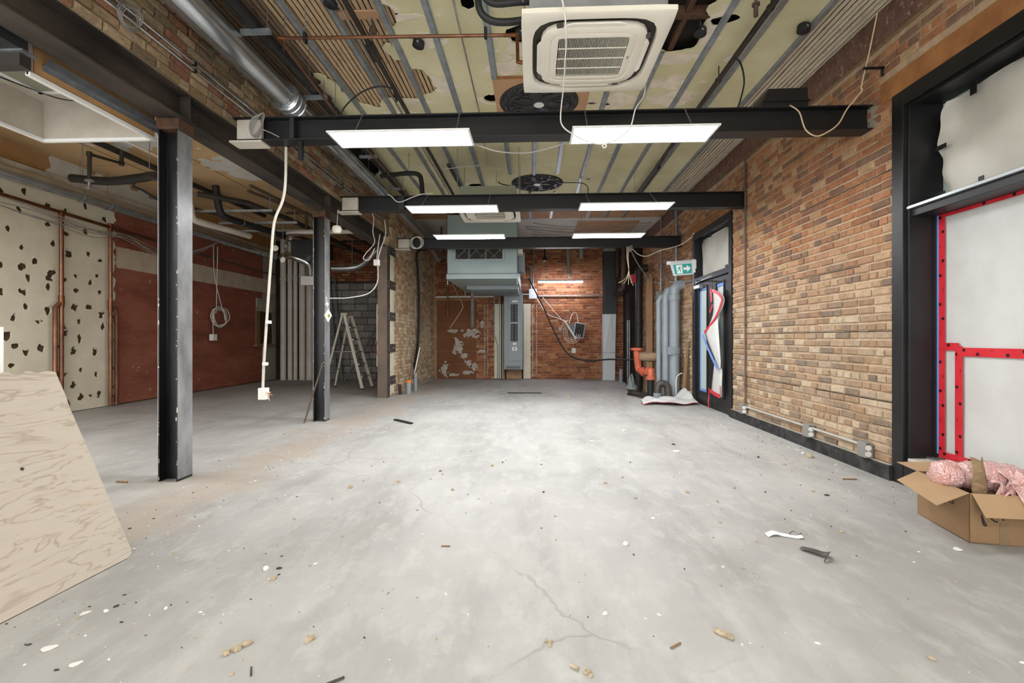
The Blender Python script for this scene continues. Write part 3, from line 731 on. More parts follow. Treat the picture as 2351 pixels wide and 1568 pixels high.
# white plaster packing at the ends of the beams
for Y_, P_ in ((YB1, B1), (YB2, B2), (YB3, B3)):
    b = B(); b.box(-2.8, -2.56, Y_ - .068, Y_ - .01, 3.083, 3.275); b.mk('end_packing', 'off_white_dirty', P_, bevel=.012)
    bx('end_plate', 'off_white_dirty', -2.86, -2.55, Y_ - .085, Y_ + .08, 3.052, 3.069, P_)
for Y_, P_ in ((YB1, B1), (YB2, B2)):
    bx('stiffener', 'duct_black', -1.95 if Y_ > 5 else -2.28, -1.87 if Y_ > 5 else -2.24, Y_ - .078, Y_ - .006, 3.085, 3.276, P_)
bx('drop_bracket', 'black_paint', -2.22, -2.18, YB1 - .04, YB1, 2.9, 3.07, B1)
bx('end_plate', 'grey_plaster', XR - .008, XR + .0, YB1 - .12, YB1 + .11, 3.05, 3.31, B1)
gd = thing('steel_girder', 'long dark steel girder with scratched underside under the brick divider', 'beam', (-3.04, 4, 3.05))
b = B(); b.prism([(-3.04 + a, -2.8, 3.05 + c_) for a, c_ in ((-.105, 0), (.105, 0), (.105, .014), (.006, .014), (.006, .226), (.105, .226), (.105, .24), (-.105, .24), (-.105, .226), (-.006, .226), (-.006, .014), (-.105, .014))], (0, 12.45, 0)); b.mk('i_section', 'girder', gd)
for Y_ in (4.0, 6.86): bx('stiffener', 'girder', -3.03, -2.938, Y_ - .006, Y_ + .006, 3.064, 3.276, gd)
for Y_ in (): tb('bent_nail', 'copper_old', [(-3.08, Y_, 3.05), (-3.08, Y_, 3.025), (-3.07, Y_ + .01, 3.01)], .003, gd, n=5)
def column(x, y, label, sc_=1.0, base=True):
    t = thing('steel_column', label, 'column', (x, y, 0), None)
    d, wd = .168, .178
    pr = [(-d / 2, -wd / 2), (-d / 2 + .012, -wd / 2), (-d / 2 + .012, -.004), (d / 2 - .012, -.004), (d / 2 - .012, -wd / 2), (d / 2, -wd / 2), (d / 2, wd / 2), (d / 2 - .012, wd / 2), (d / 2 - .012, .004), (-d / 2 + .012, .004), (-d / 2 + .012, wd / 2), (-d / 2, wd / 2)]
    B().prism([(x + a, y + c_, 0) for a, c_ in pr], (0, 0, 2.955)).mk('shaft', 'column_black', t, bevel=.002)
    bx('flange_face', 'flange_grey', x + d / 2, x + d / 2 + .0015, y - wd / 2 + .002, y + wd / 2 - .002, .02, 2.95, t)  # thin plate in mottled grey, lighter than the black shaft
    bx('cap_block', 'rust_plate', x - .1, x + .1, y - .095, y + .095, 2.955, 3.05, t, bevel=.008)
    return t
c1 = column(-3.05, 3.975, 'scuffed black steel column beside the leaning plywood sheet')
c2 = column(-3.075, 6.875, 'scuffed black steel column with a rusty rod leaning on it')
# edges where paint has flaked off
fr = random.Random(5)
for cx_, cy_, P_ in ((-3.05, 3.975, c1), (-3.075, 6.875, c2)):
    for i in range(34):
        z_ = fr.random() * 2.8; s_ = .004 + fr.random() ** 3 * .04
        side = fr.choice((-1, 1, 1)); xx = cx_ + side * .078 + (fr.random() - .5) * .01
        wx_ = .001 + .005 * fr.random(); bx('paint_chip', 'off_white_dirty', xx - wx_, xx + wx_, cy_ - .0905, cy_ - .0888, z_, z_ + s_, P_)
    bx('weld_edge', 'white_enamel', cx_ - .0845, cx_ - .0825, cy_ - .0897, cy_ - .086, .3, 2.9, P_)
ps = thing('steel_post', 'brown steel channel post with bolted plates at the end of the brick pier', 'column', (-3.02, 9.62, 0))
b = B(); b.prism([(-3.115, 9.53, 0), (-2.93, 9.53, 0), (-2.93, 9.7, 0), (-2.945, 9.7, 0), (-2.945, 9.545, 0), (-3.1, 9.545, 0), (-3.1, 9.7, 0), (-3.115, 9.7, 0)], (0, 0, 3.05)); b.mk('channel', 'pier_steel', ps)
bx('edge_strip', 'steel_plate', -2.93, -2.918, 9.53, 9.72, 0, 3.05, ps)
for z_ in (.34, 1.0, 1.654, 2.3, 3.0):
    pl = bx('bolt_plate', 'steel_plate', -2.918, -2.895, 9.6, 10.06, z_ - .085, z_ + .085, pw, bevel=.004)
    for y_ in (9.86, 9.97): B().lathe([(.012, 0), (.012, .012), (.007, .018)], (-2.895, y_, z_), (1, 0, 0), 8).mk('bolt', 'galv_dull', pl)
# ------------------------------------------------------------------ lights
def led(x0, x1, yc, label, zb=2.93, chz=3.285, chy=None):
    dp = .345; y0, y1 = yc - dp / 2, yc + dp / 2
    t = thing('panel_light', label, 'light', ((x0 + x1) / 2, yc, zb), 'hanging panel lights')
    fw = .018; b = B(); zt = zb + .014
    b.box(x0, x1, y0, y0 + fw, zb, zt); b.box(x0, x1, y1 - fw, y1, zb, zt); b.box(x0, x0 + fw, y0 + fw, y1 - fw, zb, zt); b.box(x1 - fw, x1, y0 + fw, y1 - fw, zb, zt)
    b.mk('frame', 'white_enamel', t, bevel=.002)
    bx('diffuser', 'led', x0 + fw, x1 - fw, y0 + fw, y1 - fw, zb + .001, zb + .005, t)
    bx('back_tray', 'white_enamel', x0 + fw, x1 - fw, y0 + fw, y1 - fw, zb + .007, zt, t)
    for xx in (x0 + .15, x1 - .15):
        ch = B(); p0 = Vector((xx, yc, zt)); p1 = Vector((xx, chy if chy else yc, chz)); dv_ = (p1 - p0); L_ = dv_.length; dv_.normalize(); i = 0; t0 = 0.0
        while t0 < L_ - .006:
            A = Vector((1, 0, 0)) if i % 2 else Vector((0, dv_.z, -dv_.y)); c_ = p0 + dv_ * (t0 + .013)
            ch.tube([c_ + A * (.006 * math.cos(t_)) + dv_ * (.016 * math.sin(t_)) for t_ in [k * PI / 4 for k in range(8)]], .0018, 4, closed=True)
            t0 += .026; i += 1
        co = ch.mk('chain', 'galv_dull', t)
        tb('hook', 'galv_dull', [(xx - .02, yc, zt + .004), (xx, yc, zt + .012), (xx + .045, yc, zt + .004)], .003, t, n=5)
    return t
led(-1.73, -.52, 4.12, 'white panel light beside the hanging white conduit whip, on the same beam', chy=4.405)
led(.33, 1.53, 4.12, 'white panel light with a white pull cord looped in front of it', chy=4.405)
led(-1.67, -.455, 6.4, 'white panel light hung under the second ceiling cassette', chy=6.92)
led(.62, 1.82, 6.36, 'white panel light on the second beam nearest the door wall', chy=6.92)
led(-1.668, -.462, 8.15, 'white panel light hung in front of the grey air handler', chz=4.04)
led(.68, 1.87, 8.15, 'white panel light hung before the beam with the taped wire bundle', chz=4.04)
for y_, w_ in ((-.9, 'last'),):
    led(-1.7, -.5, y_, 'white panel light of the ' + w_ + ' row added behind the viewer for fill light, brick divider side', chz=4.05); led(.35, 1.55, y_, 'white panel light of the ' + w_ + ' row added behind the viewer for fill light, window side', chz=4.05)  # unseen row, added to fill the near part of the room
for y_, w_, xo in ((4.0, 'first', -6.4), (2.6, 'second', -6.4), (.6, 'third', -5.9), (-1.4, 'fourth', -5.9)): led(xo, xo + 1.2, y_, 'white panel light added out of view in the left bay, ' + w_ + ' toward the front', zb=2.93, chz=4.05)  # lamps added outside the view to brighten the left bay
st = thing('strip_light', 'slim white tube light hung on wires before the far brick wall', 'light', (.8, 13.6, 2.78))
bx('housing', 'white_enamel', .16, 1.43, 13.56, 13.64, 2.815, 2.86, st)
tb('tube', 'tube', [(.17, 13.6, 2.795), (1.42, 13.6, 2.795)], .019, st, n=10)
for x_ in (.3, 1.25): tb('wire', 'wire_grey', [(x_, 13.6, 2.86), (x_, 13.6, 4.03)], .003, st, n=5)
# ------------------------------------------------------------------ shop window in the right wall
w1 = thing('window_1', None, None, (XR, 2.7, 0)); struct(w1)
F_ = 'black_frame'; GX = 3.30
bx('jamb', F_, XR - .02, XR + .02, 4.055, 4.175, 0, 3.235, w1, bevel=.004)
bx('jamb_reveal', F_, XR + .02, GX + .05, 4.03, 4.17, .2, 3.235, w1)
bx('jamb_stop', F_, XR + .012, XR + .03, 4.03, 4.056, .22, 3.12, w1, bevel=.003)
bx('inner_stop', F_, GX - .05, GX + .02, 4.018, 4.032, .22, 2.24, w1)
bx('head', F_, XR - .02, XR + .02, 1.2, 4.056, 3.11, 3.235, w1, bevel=.004)
bx('head_reveal', F_, XR + .02, GX + .05, 1.2, 4.03, 3.1, 3.235, w1)
bx('head_stop', F_, XR + .012, XR + .035, 1.2, 4.03, 3.08, 3.102, w1)
bx('transom_bar', 'alu', XR + .0, GX, 1.2, 4.045, 2.25, 2.275, w1, bevel=.003)
bx('transom_bar', F_, XR + .03, GX + .02, 1.2, 4.03, 2.19, 2.25, w1, bevel=.003)
bx('transom_stop', F_, GX - .04, GX + .02, 1.2, 4.0, 2.225, 2.26, w1)
bx('sill_riser', F_, XR - .015, XR + .05, 1.2, 4.06, 0, .195, w1, bevel=.004)
bx('sill_board', 'off_white_dirty', XR - .0, GX + .04, 1.2, 4.03, .2, .225, w1, bevel=.004)
for k in range(3): bx('sill_track', 'alu', GX - .1 + k * .035, GX - .085 + k * .035, 1.2, 4.03, .225, .24, w1)
bx('far_jamb', F_, XR - .02, GX + .05, 1.08, 1.2, 0, 3.235, w1)
bx('glass_pane', 'glass_frost', GX + .03, GX + .04, 1.2, 4.03, .24, 3.1, w1)
bx('tape_edge', 'tape_blue', GX - .03, GX - .026, 4.004, 4.018, .27, 2.22, w1)
# white sheet in the lower light, taped in red
def wrinkled(y0, y1, z0, z1, x, amp, seed, edge=0.0, nu=40, nv=40):
    rr = random.Random(seed); ws = [(rr.uniform(2, 9), rr.uniform(2, 9), rr.uniform(0, 6), rr.uniform(.3, 1)) for _ in range(7)]
    def f(u, v):
        y = y0 + (y1 - y0) * u; z = z0 + (z1 - z0) * v
        d = sum(a_ * math.sin(y * p_ + z * q_ + h_) for p_, q_, h_, a_ in ws) / 4
        e = edge * math.sin(z * 9 + 1.2) * max(0, u - .8) * 5
        return (x - .012 + d * amp, y - e, z)
    return f
B().grid(wrinkled(1.22, 4.03, .24, 2.225, GX, .004, 3), 30, 30).mk('white_sheet', 'sheet_white', w1, smooth=80)
tpn = random.Random(8)
def tape(name, y0, y1, z0, z1, parent=w1, x=GX - .026, prints=True):
    o = bx(name, 'tape_red', x, x + .003, y0, y1, z0, z1, parent)
    if prints:
        vert = (z1 - z0) > (y1 - y0); L_ = max(z1 - z0, y1 - y0); n = int(L_ / .11)
        for i in range(n):
            t_ = (i + .5) / n; off = (.28 if i % 2 else .72)
            yy, zz = (y0 + (y1 - y0) * off, z0 + (z1 - z0) * t_) if vert else (y0 + (y1 - y0) * t_, z0 + (z1 - z0) * off)
            if i % 3 == 2:
                d = (.004, .03) if vert else (.03, .004)
                bx('tape_print', 'print_black', x - .001, x, yy - d[0] / 2, yy + d[0] / 2, zz - d[1] / 2, zz + d[1] / 2, o)
            else:
                B().lathe([(.013, 0), (.013, .001)], (x - .0015, yy, zz), (1, 0, 0), 10).mk('tape_print', 'print_black', o)
    return o
tape('red_tape', 3.948, 4.005, .26, 2.225)
tape('red_tape', 1.25, 4.0, 2.165, 2.222, x=GX - .0275)
tape('red_tape', 3.79, 3.855, .26, 1.14, x=GX - .0275)
tape('red_tape', 3.82, 4.0, 1.105, 1.165, x=GX - .029)
tape('red_tape', 1.25, 3.83, 1.065, 1.13, x=GX - .0305)
tape('red_tape', 1.25, 4.0, .245, .298, x=GX - .0305)
# grey building paper in the fanlight, held with black tape
def fan(u, v):
    y = 1.22 + (4.0 - 1.22) * u; z = 2.28 + (3.07 - 2.28) * v
    e = (.07 + .05 * math.sin(v * 7 + .5) + .02 * math.sin(v * 19)) * max(0, (u - .93) / .07)
    tz = -.05 * max(0, v - .9) * 10 * abs(math.sin(u * 8)) * .4
    d = .022 * math.sin(y * 5 + z * 7) + .014 * math.sin(y * 11 - z * 5) + .01 * math.sin(z * 17 + y * 3)
    return (GX - .06 + d, y - e, z + tz)
B().grid(fan, 60, 26).mk('building_paper', 'sheet_grey', w1, smooth=80)
for y_, z_, a_, c_ in ((3.9, 2.7, .1, .035), (3.91, 2.33, .1, .04), (3.56, 2.34, .04, .04), (3.62, 3.02, .05, .09), (3.2, 3.05, .22, .02), (2.9, 2.33, .04, .04)):
    bx('black_tape', 'tape_black', GX - .1, GX - .094, y_ - a_ / 2, y_ + a_ / 2, z_ - c_ / 2, z_ + c_ / 2, w1)
# ------------------------------------------------------------------ door in the right wall
d1 = thing('door_1', None, None, (XR, 8.3, 0)); struct(d1)
bx('jamb', F_, XR - .03, XR + .2, 7.42, 7.52, 0, 3.15, d1, bevel=.004); bx('jamb', F_, XR - .03, XR + .2, 9.07, 9.19, 0, 3.15, d1, bevel=.004)
bx('head', F_, XR - .03, XR + .2, 7.52, 9.07, 3.03, 3.15, d1, bevel=.004)
bx('transom_bar', F_, XR - .03, XR + .12, 7.52, 9.07, 2.22, 2.31, d1, bevel=.004)
bx('fanlight_back', 'glass_frost', XR + .13, XR + .14, 7.52, 9.07, 2.31, 3.03, d1)
B().grid(lambda u, v: (XR + .08 + .015 * math.sin(u * 9 + v * 5), 7.53 + 1.4 * u - .1 * u * v * math.sin(v * 5), 2.32 + .7 * v - .05 * u * u), 24, 16).mk('building_paper', 'sheet_grey', d1, smooth=80)
for y_, z_ in ((8.95, 2.95), (8.5, 3.0), (7.75, 3.0), (7.8, 2.35), (7.66, 2.36)): bx('black_tape', 'tape_black', XR + .05, XR + .055, y_ - .05, y_ + .05, z_ - .03, z_ + .03, d1)
def leaf(y0, y1, gl, gr):
    L_ = bx('leaf_stile', F_, XR + .01, XR + .06, y0, gl, .01, 2.22, d1); bx('leaf_stile', F_, XR + .01, XR + .06, gr, y1, .01, 2.22, d1)
    bx('top_rail', F_, XR + .01, XR + .06, gl, gr, 2.11, 2.22, d1); bx('bottom_rail', F_, XR + .01, XR + .06, gl, gr, .01, .25, d1)
    g = bx('glass_pane', 'glass_frost', XR + .03, XR + .04, gl, gr, .25, 2.11, d1)
    m = .03
    bx('glazing_bead', F_, XR - .005, XR + .012, gl - m, gl, .22, 2.14, d1, bevel=.004); bx('glazing_bead', F_, XR - .005, XR + .012, gr, gr + m, .22, 2.14, d1, bevel=.004)
    bx('glazing_bead', F_, XR - .005, XR + .012, gl, gr, 2.11, 2.14, d1, bevel=.004); bx('glazing_bead', F_, XR - .005, XR + .012, gl, gr, .22, .25, d1, bevel=.004)
    return g
leaf(7.53, 8.28, 7.79, 8.1); leaf(8.3, 9.06, 8.53, 8.92)
for (a_, c_) in ((8.885, 8.92),): bx('blue_tape', 'tape_blue', XR + .018, XR + .03, a_, c_, .28, 2.11, d1)
bx('blue_tape', 'tape_blue', XR + .018, XR + .03, 8.53, 8.92, 2.06, 2.11, d1); bx('blue_tape', 'tape_blue', XR + .018, XR + .03, 7.8, 8.1, 2.05, 2.11, d1); bx('blue_tape', 'tape_blue', XR + .018, XR + .03, 8.53, 8.92, .25, .29, d1)
B().lathe([(.008, 0), (.008, .03), (.026, .035), (.03, .055), (.018, .07)], (XR + .01, 8.36, 1.02), (-1, 0, 0), 14).mk('door_knob', 'alu', d1, smooth=40)
for z_ in (.35, 1.15, 1.95): bx('hinge', 'black_paint', XR - .006, XR + .012, 7.5, 7.545, z_ - .05, z_ + .05, d1); bx('hinge', 'black_paint', XR - .006, XR + .012, 9.05, 9.09, z_ - .05, z_ + .05, d1)
cl_ = bx('door_closer', 'alu', XR - .07, XR + .01, 8.72, 9.0, 2.1, 2.17, d1, bevel=.008)
tb('closer_arm', 'alu', [(XR - .04, 8.95, 2.17), (XR - .04, 8.95, 2.26), (XR - .5, 9.02, 2.25)], .012, cl_, n=6); tb('closer_arm', 'alu', [(XR - .05, 8.9, 2.22), (XR - .03, 8.2, 2.25)], .009, cl_, n=6)
# white sheet that has peeled off the door glass, red and blue tape still on its edges
ps_ = thing('peeled_sheet', 'white sheet with red and blue tape peeling off the black door', 'sheet', (XR - .05, 8.1, .2))
def ribbon(pl, pr_, x0, name, mat, parent, nu=4, thick=.002, bulge=.05):
    A = crv([(x0, *p) for p in pl], 5); C = crv([(x0, *p) for p in pr_], 5); n = min(len(A), len(C))
    b = B(); b.grid(lambda u, v: (lambda a, c_: a.lerp(c_, u) + Vector((-bulge * math.sin(PI * u) * (.5 + .5 * math.sin(v * 6)), 0, 0)))(A[min(int(round(v * (n - 1))), n - 1)], C[min(int(round(v * (n - 1))), n - 1)]), nu, n - 1)
    return b.mk(name, mat, parent, smooth=80, solid=thick)
ribbon([(8.07, 2.02), (8.02, 1.78), (8.06, 1.57), (8.35, 1.31)], [(7.78, 1.95), (7.56, 1.8), (7.8, 1.56), (8.3, 1.3)], XR - .07, 'upper_fold', 'sheet_white', ps_, bulge=.03)
ribbon([(8.37, 1.27), (8.17, 1.07), (7.89, .84), (7.72, .72)], [(7.8, 1.54), (7.75, 1.25), (7.68, .83), (7.7, .73)], XR - .085, 'lower_fold', 'sheet_white', ps_, bulge=.03)
ribbon([(8.0, .88), (8.06, .67), (8.12, .45), (8.15, .3)], [(7.84, .8), (7.7, .7), (7.71, .46), (7.72, .26)], XR - .055, 'tail', 'sheet_white', ps_, bulge=.02)
def ptape(pts, wd, mat, x=XR - .1, parent=ps_, name='tape_strip'):
    P = crv([(x, *p) for p in pts], 5)
    def f(u, v):
        i = min(int(round(v * (len(P) - 1))), len(P) - 1); d = P[min(i + 1, len(P) - 1)] - P[max(i - 1, 0)]; n_ = Vector((0, -d.z, d.y)).normalized()
        return P[i] + n_ * (u - .5) * wd
    return B().grid(f, 1, len(P) - 1).mk(name, mat, parent, solid=.002)
ptape([(8.06, 2.0), (7.78, 1.93), (7.6, 1.83), (7.6, 1.78), (7.8, 1.57), (8.05, 1.43), (8.35, 1.3)], .05, 'tape_red'); ptape([(8.07, 2.02), (8.04, 1.9), (8.03, 1.8)], .07, 'tape_red')
ptape([(8.22, 1.64), (8.08, 1.76)], .05, 'tape_red', XR - .06)
ptape([(8.37, 1.265), (8.17, 1.07), (7.89, .84), (7.72, .72)], .06, 'tape_blue', XR - .12)
ptape([(8.15, .33), (7.95, .3), (7.72, .28)], .06, 'tape_red', XR - .08); ptape([(8.2, .37), (8.2, .22), (8.22, .12), (8.2, .03)], .04, 'tape_red', XR - .08); ptape([(7.71, .45), (7.71, .28)], .03, 'tape_red', XR - .08)
fs = thing('dropped_sheet', 'crumpled white sheet edged with red tape lying on the floor by the door', 'sheet', (2.7, 8.9, 0))
def fsh(u, v):
    x = 2.0 + u * 1.0; y = 8.72 + v * (.28 + .5 * min(1, u * 1.6)) + .06 * math.sin(u * 8)
    z = .012 + .05 * abs(math.sin(u * 9 + v * 3)) * (.3 + v) + .03 * abs(math.sin(v * 7 + u * 4)) + .2 * max(0, u - .82) * 5 * v * .9
    return (x, y, z)
B().grid(fsh, 40, 14).mk('sheet', 'sheet_white', fs, smooth=70, solid=.002)
B().grid(lambda u, v: (lambda p: (p[0], p[1] - .02 + .05 * (v - .5), p[2] + .004))(fsh(u, 0)), 40, 1).mk('tape_strip', 'tape_red', fs, solid=.002)
B().grid(lambda u, v: (2.0 + .22 * u, 8.78 + .26 * u + .05 * v, .01 + .02 * math.sin(u * 5)), 8, 1).mk('tape_strip', 'tape_red', fs, solid=.002)

# ------------------------------------------------------------------ ceiling cassettes
def cassette(cx_, cy_, z, label, rz=0.0):
    S = .47; t = thing('ceiling_cassette', label, 'air conditioner', (cx_, cy_, z))
    b = B()   # face panel: square frame with rounded recess, built as rings
    def ring(rad, sq, zz, n=48):
        out = []
        for k in range(n):
            a = 2 * PI * k / n; c_, s_ = math.cos(a), math.sin(a)
            m = (abs(c_) ** sq + abs(s_) ** sq) ** (-1 / sq); out.append((cx_ + rad * m * c_, cy_ + rad * m * s_, zz))
        return out
    def strip(b, rings):
        n = len(rings[0]); k = b.addv([p for r_ in rings for p in r_])
        for i in range(len(rings) - 1):
            b.addf([(i * n + j, i * n + (j + 1) % n, (i + 1) * n + (j + 1) % n, (i + 1) * n + j) for j in range(n)], k)
    strip(b, [ring(S, 60, z + .035), ring(S, 60, z + .006), ring(S - .01, 40, z), ring(.402, 5, z + .004), ring(.398, 5, z + .03)])
    b.mk('face_panel', 'cassette_white', t, smooth=35)
    b = B(); strip(b, [ring(.402, 5, z + .03), ring(.3, 5, z + .03)]); b.mk('air_slot', 'grille_dark', t)
    b = B(); strip(b, [ring(.348, 5, z + .028), ring(.348, 5, z + .002), ring(.338, 5, z - .004), ring(.285, 7, z - .006), ring(.28, 7, z - .002), ring(.272, 7, z - .006), ring(.232, 30, z - .006), ring(.228, 30, z + .02)])
    b.mk('centre_panel', 'cassette_white', t, smooth=35)
    bx('grille_back', 'grille_dark', cx_ - .23, cx_ + .23, cy_ - .23, cy_ + .23, z + .014, z + .02, t)
    n = 44; me = None
    for i in range(n):
        xx = cx_ - .225 + .45 * (i + .5) / n
        if me is None:
            o = bx('grille_slat', 'cassette_white', xx - .0014, xx + .0014, cy_ - .228, cy_ + .228, z - .004, z + .012, t); me = o.data; base = o.location.copy(); x00 = xx
        else:
            o = bpy.data.objects.new('grille_slat', me); COL.objects.link(o); o.parent = t; o.location = base + Vector((xx - x00, 0, 0))
    for i in range(1, 4): bx('grille_bar', 'cassette_white', cx_ - .228, cx_ + .228, cy_ - .232 + .116 * i - .003, cy_ - .232 + .116 * i + .003, z - .006, z + .0, t)
    for k in range(4):
        a = k * PI / 2; R = Matrix.Rotation(a, 3, 'Z'); c_ = Vector((cx_, cy_, z))
        b = B(); pr = [(-.19, .352), (-.15, .37), (.15, .37), (.19, .352), (.15, .318), (.08, .309), (-.08, .309), (-.15, .318)]
        b.prism([c_ + R @ Vector((p[0], p[1], -.004)) for p in pr], (0, 0, .012)); b.mk('louvre', 'cassette_white', t, bevel=.003)
        b = B(); b.prism([c_ + R @ Vector((.205 + p[0], .335 + p[1], -.002)) for p in ((0, 0), (.04, -.012), (.046, .02), (.004, .03))], (0, 0, .012)); b.mk('louvre_pivot', 'steel_plate', t)
    bx('body', 'grey_body', cx_ - .42, cx_ + .42, cy_ - .42, cy_ + .42, z + .035, z + .3, t, bevel=.006)
    for sx in (-.46, .46):
        for sy in (-.36, .36):
            bx('hanger_lug', 'galv_dull', cx_ + min(sx, sx * .9), cx_ + max(sx, sx * .9), cy_ + sy - .03, cy_ + sy + .03, z + .2, z + .215, t)
            tb('hanger_rod', 'galv_dull', [(cx_ + sx, cy_ + sy, z + .15), (cx_ + sx, cy_ + sy, CEIL)], .005, t, n=6)
    bx('badge', 'grey_body', cx_ + .25, cx_ + .262, cy_ - .02, cy_ + .01, z - .0075, z - .006, t)
    return t
ca1 = cassette(.402, 3.35, 3.15, 'off-white square ceiling cassette with black hoses and looped white cord')
ca2 = cassette(-.66, 7.5, 3.13, 'off-white ceiling cassette half hidden behind the second cross beam')
bx('body_cover', 'grey_olive', -1.07, -.25, 7.077, 7.082, 3.2, 3.46, ca2)
hs = thing('refrigerant_hose', 'pair of bent black insulated hoses plugged into the first cassette', 'hose', (-.2, 3.2, 3.3))
tb('hose', 'rubber_black', [(.0, 3.3, 3.40), (-.17, 3.29, 3.375), (-.29, 3.28, 3.385), (-.36, 3.26, 3.45), (-.37, 3.24, 3.6), (-.36, 3.1, 3.8), (-.35, 2.8, 3.85)], .024, hs, n=12, sub=5)
tb('hose', 'rubber_black', [(.0, 3.2, 3.45), (-.1, 3.19, 3.44), (-.26, 3.18, 3.43), (-.33, 3.17, 3.5), (-.34, 3.15, 3.65), (-.33, 2.9, 3.84)], .022, hs, n=12, sub=5)
# ceiling roses
def medallion(cx_, cy_, label, seed, r=.47, drop=.012):
    t = thing('ceiling_medallion', label, 'ceiling rose', (cx_, cy_, CEIL - .07)); z = CEIL - drop
    B().lathe([(r, 0), (r, -.012), (r * .95, -.022), (r * .9, -.016), (r * .82, -.02), (r * .78, -.03), (r * .4, -.022), (r * .2, -.03), (.06, -.035)], (cx_, cy_, z), (0, 0, 1), 48).mk('disc', 'medallion', t, smooth=30)
    rr = random.Random(seed); sp = None
    for k in range(12):
        a = 2 * PI * k / 12; b = B(); c0 = Vector((cx_, cy_, z - .028)); d = Vector((math.cos(a), math.sin(a), 0)); e = Vector((-d.y, d.x, 0))
        flip = 1 if k % 2 else -1
        pts = []
        for i in range(15):
            th = i * .5; rad = .075 * math.exp(-i * .11); pts.append(c0 + d * (r * .62 + rad * math.cos(th)) + e * (flip * rad * math.sin(th)) + Vector((0, 0, -.004)))
        b.tube(pts, .012, 6); b.tube([c0 + d * (r * .2), c0 + d * (r * .34) + e * (.04 * flip), c0 + d * (r * .5) + e * (.02 * flip), c0 + d * (r * .62) + e * (.03 * flip)], .011, 6, 4)
        for q in (-.09, .09): b.lathe([(.03, 0), (.024, -.012), (.008, -.018)], c0 + d * (r * .86) + e * q * .9 + Vector((0, 0, .008)), (0, 0, 1), 8)
        b.mk('scroll', 'medallion', t, smooth=50)
    B().lathe([(.062, 0), (.06, -.008), (.02, -.012)], (cx_, cy_, z - .034), (0, 0, 1), 20).mk('centre_plate', 'plastic_white', t, smooth=40)
    return t
medallion(.08, 5.76, 'black scrolled ceiling medallion on a tan board above the first cassette', 1)
medallion(.09, 8.78, 'black scrolled ceiling medallion flush on green plaster near the second cassette', 2, drop=.001)
# ------------------------------------------------------------------ pipes and ducts of the main bay
cp = thing('copper_pipe', 'copper pipe crossing under the laths, clamped on rods, then turning away', 'pipe', (-1.2, 4.0, 3.7))
tb('run', 'copper', [(-.2, 4.0, 3.735), (-2.13, 4.0, 3.76), (-2.16, 4.02, 3.765), (-2.17, 4.06, 3.765), (-2.2, 5.34, 3.72), (-2.2, 9.0, 3.72)], .014, cp, n=10)
tb('elbow', 'copper_old', [(-2.1, 4.0, 3.76), (-2.16, 4.0, 3.765), (-2.17, 4.08, 3.765)], .018, cp, n=10)
tb('drain_drop', 'copper_old', [(-.24, 4.0, 3.735), (-.13, 4.0, 3.735), (-.125, 3.99, 3.7), (-.12, 3.98, 3.5), (-.1, 3.975, 3.49), (-.03, 3.975, 3.49), (-.01, 3.9, 3.48), (.0, 3.76, 3.44)], .015, cp, n=10)
for x_ in (-1.93, -.39):
    bx('clamp', 'rubber_black', x_ - .012, x_ + .012, 3.975, 4.025, 3.715, 3.8, cp, bevel=.004); tb('rod', 'galv_dull', [(x_, 4.0, 3.79), (x_, 4.0, CEIL)], .004, cp, n=6)
for y_ in (4.15, 4.62, 5.25): tb('rod', 'galv_dull', [(-2.19, y_, 3.76), (-2.19, y_, CEIL)], .004, cp, n=6); tb('clip', 'rubber_black', [(-2.19, y_ - .012, 3.75), (-2.19, y_ + .012, 3.75)], .02, cp, n=10)
def duct(name, mat, pts, r, parent, ribs=None, n=24):
    o = tb(name, mat, pts, r, parent, n=n, sub=1); return o
sd = thing('spiral_duct', 'shiny round galvanised duct running along the top of the brick divider', 'duct', (-2.63, 4, 3.6))
DX, DZ = -2.63, 3.77
tb('tube', 'galv', [(DX, 1.0, DZ), (DX, 5.0, DZ)], .125, sd, n=32)
for y_ in (4.98, 5.06, 5.15): B().lathe([(.128, -.02), (.158, -.006), (.158, .006), (.128, .02)], (DX, y_, DZ), (0, 1, 0), 32).mk('coupling', 'galv', sd, smooth=35)
tb('collar', 'galv_dull', [(DX, 4.97, DZ), (DX, 5.17, DZ)], .15, sd, n=32)
tb('tube', 'galv', [(DX, 5.17, DZ), (DX, 9.2, DZ - .02), (DX + .05, 11.0, DZ - .12), (DX + .1, 12.7, DZ - .4)], .108, sd, n=28)
B().lathe([(.118, 0), (.122, .03), (.1, .05)], (DX + .1, 12.7, DZ - .4), (0, -1, -.2), 24).mk('end_cap', 'galv_dull', sd)
for y_ in (3.2, 6.2, 7.6):
    B().lathe([(.128 if y_ < 5 else .11, -.012), (.131 if y_ < 5 else .113, 0), (.128 if y_ < 5 else .11, .012)], (DX, y_, DZ), (0, 1, 0), 32, False).mk('strap', 'galv_dull', sd); tb('strap_rod', 'galv_dull', [(DX, y_, DZ + .12), (DX, y_, CEIL + .02)], .004, sd, n=6)
b = B()
for i in range(10):
    a = -2.2 + i * .3; b.cbox((DX + .127 * math.cos(a), 4.9, DZ + .127 * math.sin(a)), .008, .02, .008)
b.mk('screw_row', 'galv_dull', sd)
